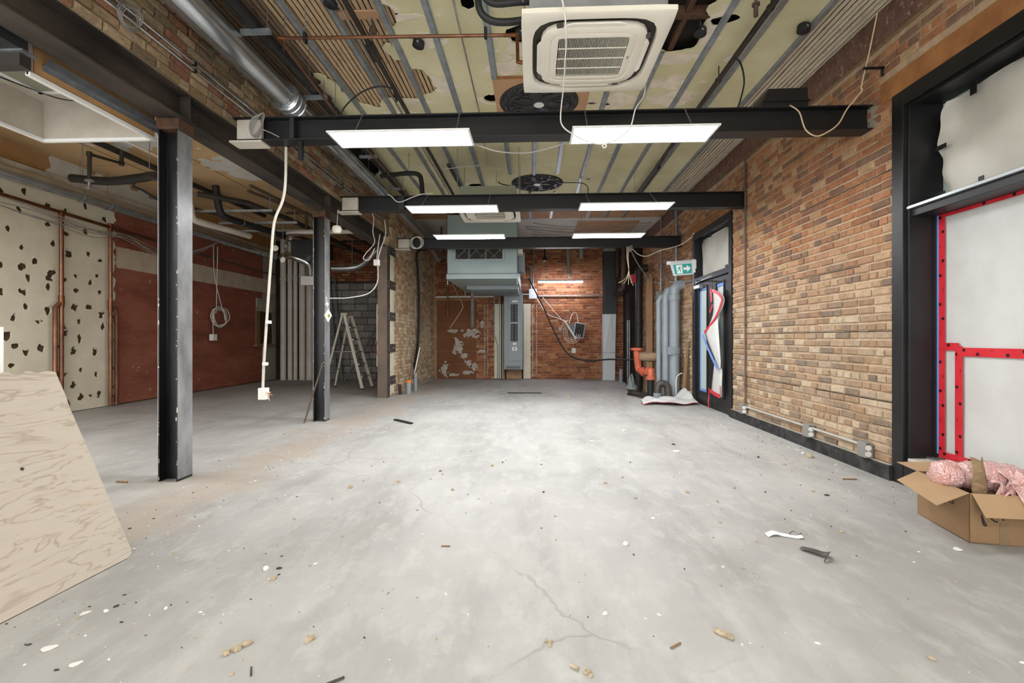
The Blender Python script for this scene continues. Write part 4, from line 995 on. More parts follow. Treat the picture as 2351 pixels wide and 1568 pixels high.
for i, (x_, z_) in enumerate(((-2.9, 3.5), (-2.9, 3.56))):
    t = thing('conduit', 'thin galvanised conduit fixed along the brick divider, %s of the pair' % ('lower' if i == 0 else 'upper'), 'conduit', (x_, 4, z_), 'conduits along the brick divider')
    tb('tube', 'galv', [(x_, .8, z_), (x_, 9.4, z_)], .011, t, n=10)
    for y_ in (2.6, 4.0, 5.6, 7.2, 8.6): bx('strap', 'rubber_black', x_ - .016, x_ + .014, y_ - .012, y_ + .012, z_ - .015, z_ + .015, t); 
ip = thing('insulated_pipe', 'fat black insulated pipe slung on strut hangers under the laths', 'pipe', (-2.4, 4, 3.9))
tb('tube', 'rubber_black', [(-2.42, 1.5, 3.93), (-2.41, 4.0, 3.92), (-2.38, 5.0, 3.935), (-2.4, 7.0, 3.93), (-2.42, 9.3, 3.93)], .055, ip, n=14, sub=4)
for y_ in (4.05, 5.18, 6.9, 8.4):
    bx('strut', 'channel', -2.52, -2.26, y_ - .02, y_ + .02, 3.835, 3.872, ip)
    for x_ in (-2.49, -2.29): tb('rod', 'galv_dull', [(x_, y_, 3.83), (x_, y_, CEIL)], .005, ip, n=6)
bp = thing('sprinkler_pipe', 'black iron sprinkler pipe crossing the lath patch beside the copper pipe', 'pipe', (-1.5, 4.5, 3.9))
tb('tube', 'iron_black', [(-1.5, 2.4, 3.9), (-1.48, 9.2, 3.9)], .024, bp, n=12)
tb('coupling', 'iron_black', [(-1.495, 4.35, 3.9), (-1.495, 4.56, 3.9)], .042, bp, n=12)
tb('hanger', 'galv_dull', [(-1.43, 4.2, 3.9), (-1.43, 4.2, CEIL)], .006, bp, n=6)
B().lathe([(.03, -.04), (.036, 0), (.02, .05)], (-1.42, 4.22, 3.95), (0, 0, 1), 12).mk('union', 'iron_brown', bp, smooth=40)
tb('tee', 'iron_black', [(-1.3, 7.4, 3.9), (-1.25, 8.9, 3.88)], .03, bp, n=12)
bp2 = thing('sprinkler_pipe', 'black sprinkler pipe with upright head on the window side of the ceiling', 'pipe', (1.95, 5, 3.9))
tb('tube', 'iron_black', [(1.94, 2.4, 3.9), (1.95, 7.6, 3.9)], .026, bp2, n=12)
tb('tube', 'iron_black', [(2.0, 7.7, 3.93), (2.0, 9.8, 3.93)], .04, bp2, n=12)
tb('riser', 'iron_brown', [(1.86, 4.07, 3.88), (1.86, 4.07, 4.0)], .018, bp2, n=10)
B().lathe([(.032, 0), (.03, .02), (.01, .024), (.01, .05)], (1.86, 4.07, 3.97), (0, 0, 1), 12).mk('head', 'iron_brown', bp2)
for y_ in (5.1, 4.0, 6.4): tb('hanger', 'iron_black', [(1.95, y_, 3.9), (1.95, y_, CEIL)], .006, bp2, n=6); B().lathe([(.03, -.02), (.034, 0), (.03, .02)], (1.945, y_, 3.9), (0, 1, 0), 12, False).mk('clevis', 'iron_black', bp2)
for x_, z_, l_ in ((-.65, 3.98, 'thin steel conduit under the green plaster between furring channels'), (2.06, 4.0, 'thin steel conduit beside the sprinkler pipe on the window side')):
    tb('conduit', 'galv', [(x_, 2.4, z_), (x_, 6.2, z_)] if x_ < 0 else [(x_, 2.4, z_), (x_, 9.5, z_)], .009, None, label=l_, cat='conduit')
tb('conduit', 'galv', [(-1.62, 2.4, 4.0), (-1.62, 6.0, 4.0), (-1.6, 9.2, 4.0)], .01, None, label='thin steel conduit over the laths beside the iron sprinkler pipe', cat='conduit')
# round junction boxes left hanging from the ceiling holes
for x_, y_, l_ in ((-1.08, 4.53, 'beside the lath patch'), (1.54, 4.46, 'at the big ceiling hole by the cassette'), (2.46, 4.45, 'at the pale laths above the window'), (-1.68, 3.94, 'on the furring channel over the laths'), (-.1, 4.42, 'above the copper drain pipe')):
    t = thing('junction_box', 'round black junction box hanging ' + l_, 'junction box', (x_, y_, CEIL - .09), 'round black ceiling boxes')
    B().lathe([(.055, 0), (.057, -.045), (.05, -.05), (.0475, -.052)], (x_, y_, CEIL - .02), (.15, .1, 1), 18).mk('can', 'rubber_black', t, smooth=40); tb('stem', 'galv_dull', [(x_, y_, CEIL - .02), (x_, y_, CEIL + .06)], .008, t, n=6)
    bx('knockout', 'galv_dull', x_ - .01, x_ + .01, y_ - .06, y_ - .056, CEIL - .06, CEIL - .04, t)
# wires in the first bays
def cable(label, mat, pts, r=.005, sub=6, n=6, name='cable', group=None): return tb(name, mat, pts, r, None, n=n, sub=sub, label=label, cat='cable', group=group)
cable('black cable arching from the iron pipe down to the first beam', 'rubber_black', [(-2.0, 4.9, 3.3), (-2.03, 4.92, 3.42), (-1.95, 4.9, 3.6), (-1.75, 4.88, 3.75), (-1.55, 4.88, 3.8), (-1.42, 4.95, 3.78), (-1.43, 5.0, 3.7), (-1.49, 5.1, 3.88)], .009)
cable('white cord looped from both sides of the first cassette below its light', 'wire_white', [(.02, 3.55, 3.4), (.06, 3.0, 3.5), (.15, 2.86, 3.3), (.2, 2.86, 3.05), (.215, 3.3, 2.95), (.212, 3.6, 2.87), (.228, 3.6, 2.79), (.3, 3.62, 2.74), (.433, 3.75, 2.732), (.56, 3.75, 2.712), (.685, 3.75, 2.761), (.762, 3.75, 2.844), (.8, 3.75, 2.98), (.89, 3.86, 3.14), (.905, 3.86, 3.3), (.91, 3.7, 3.45)], .005, 8)
tb('cord_ring', 'wire_white', [(.56, 3.75, 2.712), (.575, 3.75, 2.695), (.56, 3.75, 2.68), (.545, 3.75, 2.695), (.56, 3.75, 2.712)], .004, None, n=6, sub=4, label='small white cord ring hanging below the looped cord', cat='ring')
cable('cream cord looped over the window end of the first beam', 'wire_cream', [(3.0, 4.3, 4.03), (2.96, 4.34, 3.72), (2.9, 4.35, 3.43), (2.9, 4.35, 3.38), (2.777, 4.35, 3.226), (2.702, 4.36, 3.093), (2.571, 4.36, 3.007), (2.496, 4.36, 3.0), (2.421, 4.36, 3.06), (2.376, 4.36, 3.196), (2.35, 4.38, 3.25), (2.32, 4.42, 3.3)], .006, 6)
cable('black cable dropping from the sprinkler pipe to the first beam', 'rubber_black', [(1.93, 4.66, 3.88), (1.97, 4.62, 3.8), (1.95, 4.5, 3.55), (1.87, 4.45, 3.29)], .008)
cable('grey cable sagging between the first two panel lights', 'wire_grey', [(-.525, 4.28, 2.95), (-.3, 4.3, 2.88), (.0, 4.3, 2.87), (.335, 4.28, 2.95)], .006)
cable('thin wire hanging from the ceiling between first and second beams', 'wire_grey', [(-.62, 6.2, 4.0), (-.6, 5.9, 3.7), (-.53, 5.6, 3.3), (-.55, 5.5, 3.2), (-.75, 5.4, 3.15), (-1.0, 5.35, 3.1)], .005)
cable('black cable joining the second medallion to the ceiling conduit', 'rubber_black', [(-.33, 8.8, 4.0), (-.42, 8.7, 3.98), (-.55, 8.65, 3.99), (-.62, 8.7, 4.04)], .01)
cable('black cable from the second medallion toward the small ceiling hole', 'rubber_black', [(.5, 8.7, 4.02), (.7, 8.65, 4.0), (.9, 8.6, 3.97), (1.0, 8.65, 3.9), (1.0, 8.9, 3.8)], .008)
bk = thing('black_box', 'black sheet-metal box standing on the first beam near the window', 'box', (2.27, 4.5, 3.29))
b = B(); b.prism([(2.06, 4.42, 3.29), (2.48, 4.42, 3.29), (2.48, 4.42, 3.46), (2.13, 4.42, 3.455)], (0, .3, 0)); b.mk('case', 'black_paint', bk, bevel=.004)
bx('lid_lip', 'black_paint', 2.08, 2.49, 4.405, 4.73, 3.335, 3.35, bk)
br = thing('angle_bracket', 'tiny black angle bracket screwed to the bricks above the window frame', 'bracket', (2.98, 4.3, 3.5))
bx('arm', 'black_paint', 2.88, XR - .0, 4.28, 4.31, 3.545, 3.555, br); bx('leg', 'black_paint', XR - .012, XR - .002, 4.28, 4.31, 3.48, 3.555, br)
# second black conduit pipe near the second cassette
rp = thing('hose_pipe', 'black insulated pipe bending down to the second cassette', 'pipe', (-1.6, 7.0, 3.4))
tb('tube', 'rubber_black', [(-2.35, 7.35, 3.72), (-1.95, 7.3, 3.74), (-1.75, 7.3, 3.72), (-1.7, 7.3, 3.6), (-1.68, 7.3, 3.4), (-1.6, 7.3, 3.36), (-1.1, 7.3, 3.36)], .035, rp, n=12, sub=4)
tb('strap', 'galv_dull', [(-1.9, 7.3, 3.75), (-1.9, 7.3, CEIL)], .005, rp, n=6)
# conduit and boxes along the right wall
cv = thing('vertical_conduit', 'brown painted conduit running up the brick wall beside the door', 'conduit', (3.02, 6.935, .25))
tb('tube', 'pier_steel', [(3.02, 6.935, .26), (3.02, 6.935, 3.8)], .013, cv, n=10)
for z_ in (.55, 1.4, 2.5, 3.4): bx('strap', 'pier_steel', 3.005, 3.042, 6.915, 6.955, z_ - .012, z_ + .012, cv)
bc = thing('outlet_run', 'grey conduit run with outlet boxes along the baseboard under the bricks', 'conduit', (3.0, 5.7, .13))
tb('tube', 'conduit_pale', [(3.008, 6.92, .235), (3.008, 5.33, .235), (3.005, 5.3, .235), (3.005, 4.48, .232)], .013, bc, n=10)
for i, y_ in enumerate((6.95, 5.33, 4.45)):
    bo = bx('outlet_box', 'box_grey', 2.965, 3.03, y_ - .06, y_ + .06, .133, .27, bc, bevel=.006)
    for dz in (.17, .225): B().lathe([(.026, 0), (.026, .004)], (2.985, y_ - .0605, dz), (0, -1, 0), 14).mk('socket', 'plastic_white', bo)
    bx('cover', 'steel_plate', 2.97, 3.0, y_ - .0608, y_ - .0598, .14, .262, bo)
# exit sign on its bracket
ex = thing('exit_sign', 'white and teal running-man exit sign with arrow on a wall bracket', 'sign', (2.8, 9.1, 2.38))
Rs = R3(0, math.radians(-4.5), math.radians(0)); cs = Vector((2.795, 9.08, 2.51))
def sp(pts, y, d, name, mat, parent=ex):
    return B().prism([cs + Rs @ Vector((a, y, c_)) for a, c_ in pts], (0, d, 0)).mk(name, mat, parent)
sp([(-.21, .1), (.21, .1), (.2, -.13), (-.165, -.13)], -.018, .036, 'case', 'sign_grey')
B().tube([cs + Rs @ Vector((-.24, 0, .12)), cs + Rs @ Vector((.23, 0, .12))], .03, 14).mk('top_bar', 'sign_grey', ex, smooth=40)
for x_ in (-.235, .225): B().lathe([(.036, -.03), (.036, .03)], cs + Rs @ Vector((x_, 0, .12)), (1, 0, 0), 14).mk('end_knob', 'plastic_white', ex)
sp([(.2, .1), (.235, .1), (.235, -.1), (.2, -.1)], -.03, .06, 'wall_mount', 'plastic_white')
bx('wall_plate', 'plastic_white', 3.02, XR - .0, 9.05, 9.13, 2.5, 2.66, ex)
face = sp([(-.165, .075), (.175, .075), (.17, -.105), (-.135, -.105)], -.021, .003, 'face', 'teal')
def fp(pts, name, mat, y=-.0225): return B().prism([cs + Rs @ Vector((a, y, c_)) for a, c_ in pts], (0, .0012, 0)).mk(name, mat, face)
fp([(-.115, .06), (0, .065), (.0, -.095), (-.1, -.095)], 'doorway', 'pure_white')
fp([(.02, .012), (.085, .012), (.085, .055), (.155, -.01), (.085, -.075), (.085, -.035), (.02, -.035)], 'arrow', 'pure_white')
mp = lambda L: [(a * .001 - .06, c_ * .001 - .012) for a, c_ in L]
fp(mp([(10, 52), (22, 58), (30, 50), (24, 40), (12, 42)]), 'figure_head', 'teal', -.0238)
fp(mp([(-8, 34), (14, 38), (22, 30), (14, 6), (34, -24), (26, -66), (14, -66), (20, -28), (-2, -6), (-12, -34), (-44, -44), (-44, -34), (-22, -26), (-8, 2), (-2, 22), (-14, 22), (-26, 2), (-34, 6), (-22, 32)]), 'figure_body', 'teal', -.0238)
fp(mp([(14, 36), (30, 20), (48, 24), (48, 16), (28, 10), (14, 22)]), 'figure_arm', 'teal', -.0238)

# ------------------------------------------------------------------ left bay
bh = thing('drywall_bulkhead', 'open drywall bulkhead box with white inside hanging beside the girder', 'bulkhead', (-3.75, 3.45, 2.9))
x0, x1, y0, y1, z0, z1 = -4.21, -3.25, 2.95, 3.96, 2.9, 3.24
bx('side', 'off_white_dirty', x0 - .016, x0, y0, y1 + .016, z0, z1, bh); bx('side', 'off_white_dirty', x0, x1, y1, y1 + .016, z0, z1, bh)
bx('side', 'off_white_dirty', x1 - .004, x1 + .008, y0, y1 + .016, z0, z1, bh); bx('side', 'board_orange', x1 + .008, x1 + .016, y0 + .03, y1 + .016, z0 + .03, z1, bh)
bx('back_board', 'off_white_dirty', x0, x1, y0, y1, z1 - .005, z1 + .02, bh)
for args in ((x0 - .022, x0 + .006, y0, y1 + .02), (x0, x1, y1 - .006, y1 + .022), (x1 - .012, x1 + .022, y0, y1 + .022)): bx('corner_bead', 'white_enamel', *args, z0 - .006, z0 + .02, bh)
bx('metal_track', 'galv_dull', x1 + .016, x1 + .06, y0 + .08, y1 + .06, z0 + .1, z0 + .11, bh); bx('metal_track', 'galv_dull', x1 + .016, x1 + .02, y0 + .08, y1 + .06, z0 + .07, z0 + .11, bh); bx('metal_track', 'galv_dull', x1 + .05, x1 + .055, y0 + .08, y1 + .06, z0 + .1, z0 + .15, bh)
gr = bx('grille', 'grey_olive', -4.02, -3.6, 3.05, 3.75, z1 - .02, z1 - .006, bh)
for y_ in (2.995, 3.75): bx('grille_edge', 'white_enamel', -4.05, -3.57, y_, y_ + .03, z1 - .03, z1 - .005, gr)
for x_ in (-4.05, -3.6): bx('grille_edge', 'white_enamel', x_, x_ + .03, 3.0, 3.78, z1 - .03, z1 - .005, gr)
for a_, c_ in (((-4.2, 3.3), (-3.6, 3.86)), ((-4.2, 3.2), (-3.5, 3.9))): tb('wire', 'rubber_black', [(a_[0], a_[1], z1 - .01), (-4.0, 3.72, z1 - .04), (-3.85, 3.86, z1 - .045), (c_[0], c_[1], z1 - .02)], .004, bh, n=5, sub=5)
for x_, y_ in ((-4.1, 3.1), (-3.4, 3.1), (-4.1, 3.85), (-3.4, 3.85)): tb('hanger', 'galv_dull', [(x_, y_, z1), (x_, y_, CEIL)], .005, bh, n=6)
kd = thing('kitchen_duct', 'dark brown sheet duct stub beside the drywall bulkhead', 'duct', (-3.6, 2.6, 2.95))
bx('case', 'duct_black', -4.1, -3.17, 2.3, 2.88, 3.0, 3.3, kd); bx('flange', 'iron_black', -4.1, -3.2, 2.86, 2.93, 2.91, 2.99, kd); bx('flange_top', 'galv_dull', -4.1, -3.16, 2.84, 2.935, 2.988, 3.0, kd)
for x_ in (-4.0, -3.3): tb('hanger', 'galv_dull', [(x_, 2.6, 3.3), (x_, 2.6, CEIL)], .005, kd, n=6)
ld = thing('round_duct', 'dusty round galvanised duct along the top of the holed cream wall', 'duct', (-7.28, 9, 3.4))
tb('tube', 'galv', [(-7.26, 4.5, 3.5), (-7.26, 13.2, 3.5)], .1, ld, n=24)
for y_ in (7.4, 7.9, 9.6, 11.0, 12.4): B().lathe([(.102, -.02), (.108, 0), (.102, .02)], (-7.26, y_, 3.5), (0, 1, 0), 24, False).mk('seam', 'galv_dull', ld); tb('strap', 'galv_dull', [(-7.26, y_, 3.6), (-7.26, y_, CEIL)], .004, ld, n=6)
bx('ledge', 'off_white_dirty', XL, -7.37, 4.5, 13.6, 3.62, 3.72, wl)
# copper risers on the holed wall and the header above
cr = thing('copper_header', 'old copper header pipe with two branched risers on the holed cream wall', 'pipe', (-7.4, 7.6, .02))
tb('header', 'copper_old', [(-7.42, 5.5, 3.25), (-7.42, 8.25, 3.15), (-7.42, 9.6, 3.1)], .028, cr, n=10)
for y_ in (7.25, 8.13):
    tb('riser', 'copper', [(-7.42, y_, 3.17), (-7.42, y_, 1.75), (-7.42, y_, .02)], .032, cr, n=12)
    tb('branch', 'copper', [(-7.42, y_, 1.78), (-7.42, y_ + (-.1 if y_ < 8 else .12), 1.68), (-7.42, y_ + (-.1 if y_ < 8 else .12), .02)], .032, cr, n=12)
    tb('wye', 'copper_old', [(-7.42, y_, 1.88), (-7.42, y_, 1.7), ], .04, cr, n=12)
    tb('tee', 'copper_old', [(-7.42, y_, 3.22), (-7.42, y_, 3.08)], .038, cr, n=10)
for k in range(6):
    o = random.Random(k); z_ = 3.02 + k * .018
    cable('grey cable sagging across the holed cream wall under the copper header', 'wire_grey', [(-7.3, 5.6, 3.22 - k * .04), (-7.28, 6.6, 2.95 + o.random() * .2), (-7.27, 7.6, 2.86 + o.random() * .16), (-7.28, 8.3, 2.96 + o.random() * .12), (-7.25, 9.0, 2.8 + o.random() * .14), (-7.2, 9.9, 2.98 + o.random() * .1), (-7.1, 10.6, 3.4)], .0065, 6, 5, group='cables across the holed wall')
# sprinkler drop and black cables hung under the left ceiling
sp_ = thing('sprinkler_pipe', 'black stepped sprinkler pipe with a drop head before the holed wall', 'pipe', (-6, 6.5, 3.3))
tb('main', 'iron_black', [(-6.1, 5.0, 3.95), (-6.08, 7.6, 3.95), (-6.0, 10.5, 3.95)], .045, sp_, n=12)
tb('branch', 'iron_black', [(-6.0, 6.76, 3.95), (-6.0, 6.76, 3.76), (-6.0, 6.25, 3.7), (-6.0, 6.25, 3.35)], .024, sp_, n=10)
for p_ in ((-6.0, 6.76, 3.76), (-6.0, 6.25, 3.7)): B().lathe([(.034, -.03), (.036, 0), (.034, .03)], p_, (0, 0, 1), 12).mk('elbow', 'iron_black', sp_)
B().lathe([(.05, .02), (.055, 0), (.02, -.01), (.02, -.07), (.045, -.085), (.012, -.11)], (-6.0, 6.25, 3.33), (0, 0, 1), 14).mk('drop_head', 'alu', sp_, smooth=40)
cbn = thing('cable_bundle', 'bundle of black cables bowing under the left ceiling', 'cable', (-5.8, 6.5, 3.1))
for x_ in (-6.4, -5.2): tb('hanger', 'galv_dull', [(x_, 6.56 if x_ < -6 else 6.3, 3.4), (x_, 6.56 if x_ < -6 else 6.3, CEIL)], .005, cbn, n=6)
tb('bundle', 'rubber_black', [(-6.6, 6.6, 3.5), (-6.0, 6.55, 3.43), (-5.4, 6.4, 3.42), (-5.0, 6.2, 3.36), (-4.6, 6.1, 3.1)], .06, cbn, n=10, sub=6)
tb('loose_tail', 'rubber_black', [(-5.5, 6.45, 3.42), (-5.6, 6.5, 3.34), (-5.45, 6.5, 3.27), (-5.1, 6.5, 3.05)], .016, cbn, n=8, sub=6)
cable('white cable curving beside the left sprinkler main', 'wire_white', [(-5.9, 6.2, 4.05), (-5.6, 6.6, 3.92), (-5.5, 7.1, 3.88), (-5.6, 7.4, 4.05)], .012)
# pipe jungle beyond the first column
pj = thing('hanger_rack', 'trapeze rack of black and white pipes hung under the tan ceiling', 'pipe rack', (-5.6, 9.5, 3.3))
tb('black_pipe', 'iron_black', [(-5.9, 8.2, 3.75), (-5.3, 8.7, 3.72), (-5.0, 9.6, 3.65), (-4.8, 13.5, 3.6)], .05, pj, n=12)
tb('black_pipe', 'rubber_black', [(-5.7, 8.4, 3.95), (-5.65, 8.45, 3.5), (-5.6, 8.7, 3.42), (-5.4, 9.6, 3.4), (-5.35, 10.4, 3.4)], .06, pj, n=12, sub=4)
for y_ in (8.9, 9.2, 9.5, 9.8): B().lathe([(.066, -.02), (.07, 0), (.066, .02)], (-5.52 + (y_ - 9) * .12, y_, 3.415), (0, 1, 0), 12, False).mk('band', 'galv_dull', pj)
tb('white_pipe', 'pvc_white', [(-6.1, 8.3, 3.6), (-6.1, 8.35, 3.38), (-6.05, 8.5, 3.32), (-5.85, 9.2, 3.3), (-5.8, 9.6, 3.3)], .06, pj, n=12, sub=4)
tb('white_pipe', 'pvc_white', [(-5.25, 10.2, 3.36), (-5.2, 10.1, 3.44), (-5.05, 10.05, 3.47), (-3.2, 10.0, 3.46)], .045, pj, n=12, sub=3)
for y_ in (8.5, 9.4, 10.1):
    bx('trapeze', 'channel', -6.3, -4.7, y_ - .02, y_ + .02, 3.5, 3.54, pj)
    for x_ in (-6.25, -4.75): tb('rod', 'galv_dull', [(x_, y_, 3.5), (x_, y_, CEIL)], .008, pj, n=6)
for i, (a_, c_) in enumerate((((-5.1, 8.4), (-3.9, 13.2)), ((-4.7, 7.8), (-4.2, 13.4)), ((-6.6, 8.0), (-4.5, 13.4)))):
    tb('iron_pipe', 'iron_brown', [(a_[0], a_[1], 3.85 - .1 * i), (c_[0], c_[1], 3.75 - .12 * i)], .03, None, n=8, label=['brown iron pipe under the tan ceiling nearest the girder', 'second brown iron pipe running under the tan ceiling', 'brown iron pipe slanting over the red wall'][i], cat='pipe')
dd = thing('sprinkler_drop', 'brown iron drop pipe with sprinkler head before the red wall', 'pipe', (-5.2, 9.6, 3.0))
tb('drop', 'iron_brown', [(-5.3, 10.1, 3.9), (-4.85, 10.1, 3.9), (-4.85, 10.1, 3.5), (-4.9, 10.05, 3.42), (-5.2, 10.0, 3.4), (-5.25, 10.0, 3.2)], .03, dd, n=8)
B().lathe([(.06, .02), (.065, 0), (.03, -.05), (.05, -.1)], (-5.25, 10.0, 3.18), (0, 0, 1), 12).mk('head', 'alu', dd)
tb('rod', 'galv_dull', [(-4.85, 10.1, 3.9), (-4.85, 10.1, CEIL)], .006, dd, n=6)
fd_ = thing('flex_duct', 'silver flexible duct bending down behind the second column', 'duct', (-5.1, 11.5, 2.6))
P = crv([(-6.5, 12.2, 3.3), (-6.2, 11.8, 3.28), (-5.9, 11.6, 3.22), (-5.55, 11.7, 3.05), (-5.5, 11.7, 2.75)], 10)
tb('hose', 'galv', P, .09, fd_, n=16); bx('register', 'plastic_white', -5.72, -5.3, 11.62, 11.78, 2.52, 2.74, fd_)
b = B()
for p_ in P[::2]: pass
fd2 = thing('flex_duct', 'silver flexible duct rising under the end of the girder', 'duct', (-4.2, 12, 3.0))
tb('hose', 'galv', [(-5.0, 11.8, 2.96), (-4.6, 11.8, 2.96), (-4.3, 11.8, 3.02), (-4.0, 11.7, 3.22), (-3.75, 11.6, 3.4), (-3.4, 11.4, 3.42), (-3.1, 11.0, 3.3)], .085, fd2, n=16, sub=6)
for p_ in ((-4.5, 11.8, 3.05), (-3.5, 11.45, 3.5)): tb('strap', 'galv_dull', [p_, (p_[0], p_[1], CEIL)], .006, fd2, n=6)
bx('black_duct', 'duct_black', -5.6, -4.9, 10.9, 11.6, 3.12, 3.5, None, label='matt black square duct box behind the second column', cat='duct')
tb('duct_hanger', 'galv_dull', [(-5.15, 11.2, 3.5), (-5.15, 11.2, CEIL)], .006, bpy.data.objects['black_duct'], n=6)
wc = thing('steel_wall_pipe', 'thin rusty pipe fixed along the red wall above the pale band', 'pipe', (-7.4, 11, 3.0))
tb('tube', 'iron_brown', [(-7.42, 8.6, 3.12), (-7.42, 12.9, 3.02), (-7.3, 13.3, 3.02)], .022, wc, n=8)
# vertical white stacks
for i, (x_, r_) in enumerate(((-7.2, .085), (-7.0, .07), (-6.84, .06), (-6.64, .09), (-6.42, .1))):
    t = thing('waste_stack', ['white stack standing against the grey plaster end of the red wall', 'white stack in the corner, second from the red wall', 'thinnest white stack in the corner, third from the red wall', 'white stack in the corner, fourth from the red wall', 'fattest white stack in the corner, farthest from the red wall'][i], 'pipe', (x_, 13.55, 0), 'white stacks in the corner')
    tb('tube', 'pvc_white', [(x_, 13.58, 0), (x_, 13.58, CEIL)], r_, t, n=16); B().lathe([(r_ * 1.01, -.05), (r_ * 1.12, -.04), (r_ * 1.12, .04), (r_ * 1.01, .05)], (x_, 13.58, 2.9 + .1 * (i % 2)), (0, 0, 1), 16, False).mk('hub', 'pvc_white', t)
    
bx('corner_void', 'void', XL, -6.3, 13.7, 13.72, 0, CEIL, wb)
# things hanging: white conduit whip with box
cw = thing('conduit_whip', 'bent white conduit hanging off the first beam with an open outlet box', 'conduit', (-2.6, 4.6, .6))
tb('tube', 'pvc_white', [(-2.411, 4.6, 3.075), (-2.419, 4.6, 2.725), (-2.45, 4.6, 2.54), (-2.53, 4.6, 2.34), (-2.564, 4.6, 1.957), (-2.607, 4.6, 1.358), (-2.635, 4.6, .93), (-2.645, 4.6, .7)], .013, cw, n=10, sub=4)
ob = bx('outlet_box', 'plastic_white', -2.68, -2.6, 4.57, 4.64, .6, .715, cw, bevel=.006)
for k, (c_, mt) in enumerate((((.08, .03), 'wire_white'), ((.1, .0), 'orange_cap'), ((.07, -.05), 'wire_cream'), ((.06, -.03), 'wire_grey'))): tb('wire_tail', mt, [(-2.61, 4.58, .66), (-2.57, 4.55, .67), (-2.61 + c_[0], 4.53, .65 + c_[1])], .004, ob, n=5, sub=4)
for z_ in (1.36, .95): bx('clip', 'plastic_white', -2.64 + (z_ - .95) * .08, -2.6 + (z_ - .95) * .08, 4.58, 4.62, z_ - .015, z_ + .015, cw)
tw = thing('wire_tangle', 'tangled loops of thin wire hanging with a small box on the red wall', 'cable', (-7.4, 10.93, 1.2))
tr = random.Random(4); c_ = Vector((-7.38, 10.95, 1.68))
pts = [(-7.38, 10.8, 3.35), (-7.38, 10.85, 2.6)]
for k in range(5):
    for i in range(8):
        a = i * PI / 4; rr_ = .16 + .1 * tr.random(); pts.append(tuple(c_ + Vector((tr.random() * .06, rr_ * 1.3 * math.cos(a) + .06 * tr.random(), rr_ * math.sin(a) + .04 * tr.random()))))
tb('loops', 'wire_white', pts, .008, tw, n=5, sub=4); tb('feed', 'wire_white', [(-7.38, 10.95, 3.35), (-7.38, 10.92, 2.5), (-7.38, 10.9, 1.8)], .008, tw, n=5, sub=3)
tb('tail', 'wire_white', [(-7.38, 10.8, 1.75), (-7.38, 10.78, 1.5), (-7.38, 10.8, 1.3)], .008, tw, n=5, sub=3); bx('small_box', 'plastic_white', -7.43, -7.34, 10.72, 10.88, 1.15, 1.3, tw, bevel=.01)
dt = thing('diamond_tag', 'white diamond tag with a green mark tied to the second column', 'tag', (-2.93, 6.76, 1.45))
b = B(); cc = Vector((-2.93, 6.76, 1.53)); b.prism([cc + Vector(p) for p in ((0, 0, .1), (.055, 0, 0), (0, 0, -.1), (-.055, 0, 0))], (0, .012, 0)); b.mk('plate', 'plastic_white', dt, bevel=.003)
b = B(); b.prism([cc + Vector((.014 + a, -.0015, -.005 + c2)) for a, c2 in ((0, .035), (.02, 0), (.0, -.035), (-.018, 0))], (0, .001, 0)); b.mk('green_mark', 'green_label', dt)
tb('string', 'wire_white', [(-2.93, 6.76, 1.63), (-2.95, 6.77, 1.72), (-2.96, 6.79, 1.79)], .004, dt, n=5, sub=4); B().lathe([(.012, -.03), (.03, 0), (.012, .03)], (-2.945, 6.76, 1.69), (.3, 0, 1), 8).mk('knot', 'wire_white', dt)
cable('white extension cord draped from the girder end to the second column', 'wire_white', [(-2.62, 8.4, 3.3), (-2.6, 8.4, 3.05), (-2.7, 8.4, 2.75), (-2.74, 8.4, 2.55), (-2.75, 8.4, 2.2), (-2.88, 8.3, 1.99), (-3.12, 8.0, 1.89), (-3.2, 7.5, 1.84), (-3.12, 7.1, 1.8), (-2.98, 6.8, 1.79)], .009, 6)
cable('thin white cord hanging from the brick divider toward the girder end', 'wire_white', [(-2.9, 8.3, 3.5), (-2.8, 8.35, 3.35), (-2.83, 8.4, 3.1), (-2.8, 8.4, 2.9), (-2.95, 8.4, 2.72), (-3.0, 8.4, 2.62), (-2.9, 8.4, 2.6), (-2.8, 8.4, 2.8)], .008, 5)
pb = thing('pull_box', 'white plastic sensor box dangling at the girder end', 'box', (-2.75, 8.4, 2.5)); bx('case', 'plastic_white', -2.81, -2.71, 8.36, 8.44, 2.49, 2.6, pb, bevel=.012); tb('cord', 'wire_white', [(-2.76, 8.4, 2.6), (-2.74, 8.4, 2.8), (-2.7, 8.4, 3.05)], .008, pb, n=5)
hb = thing('hanging_beads', 'white pull-cord barrel hanging near the top of the second column', 'pull cord', (-2.82, 6.75, 2.7))
B().lathe([(.045, 0), (.062, .03), (.068, .07), (.05, .1), (.02, .1)], (-2.795, 6.75, 2.71), (0, 0, 1), 16).mk('barrel', 'cassette_white', hb, smooth=40); tb('cord', 'wire_white', [(-2.795, 6.75, 2.81), (-2.8, 6.8, 3.05), (-2.8, 6.85, 3.07)], .004, hb, n=5)
rc = thing('ring_coil', 'grey wire coil hung on the white packing of the first beam', 'cable', (-2.55, 4.38, 3.05))
for k in range(4): tb('loop', 'wire_grey', [(-2.6 + .02 * k + .06 * math.cos(a), 4.4 - .02 * k, 3.19 + .1 * math.sin(a + .3 * k)) for a in [i * PI / 5 for i in range(11)]], .005, rc, n=5, sub=3)
tb('tail', 'wire_grey', [(-2.52, 4.36, 3.15), (-2.44, 4.37, 3.12), (-2.36, 4.38, 3.08)], .005, rc, n=5, sub=3)
rc2 = thing('ring_coil', 'white wire coil hung on the end of the third beam', 'cable', (-2.4, 9.8, 3.05))
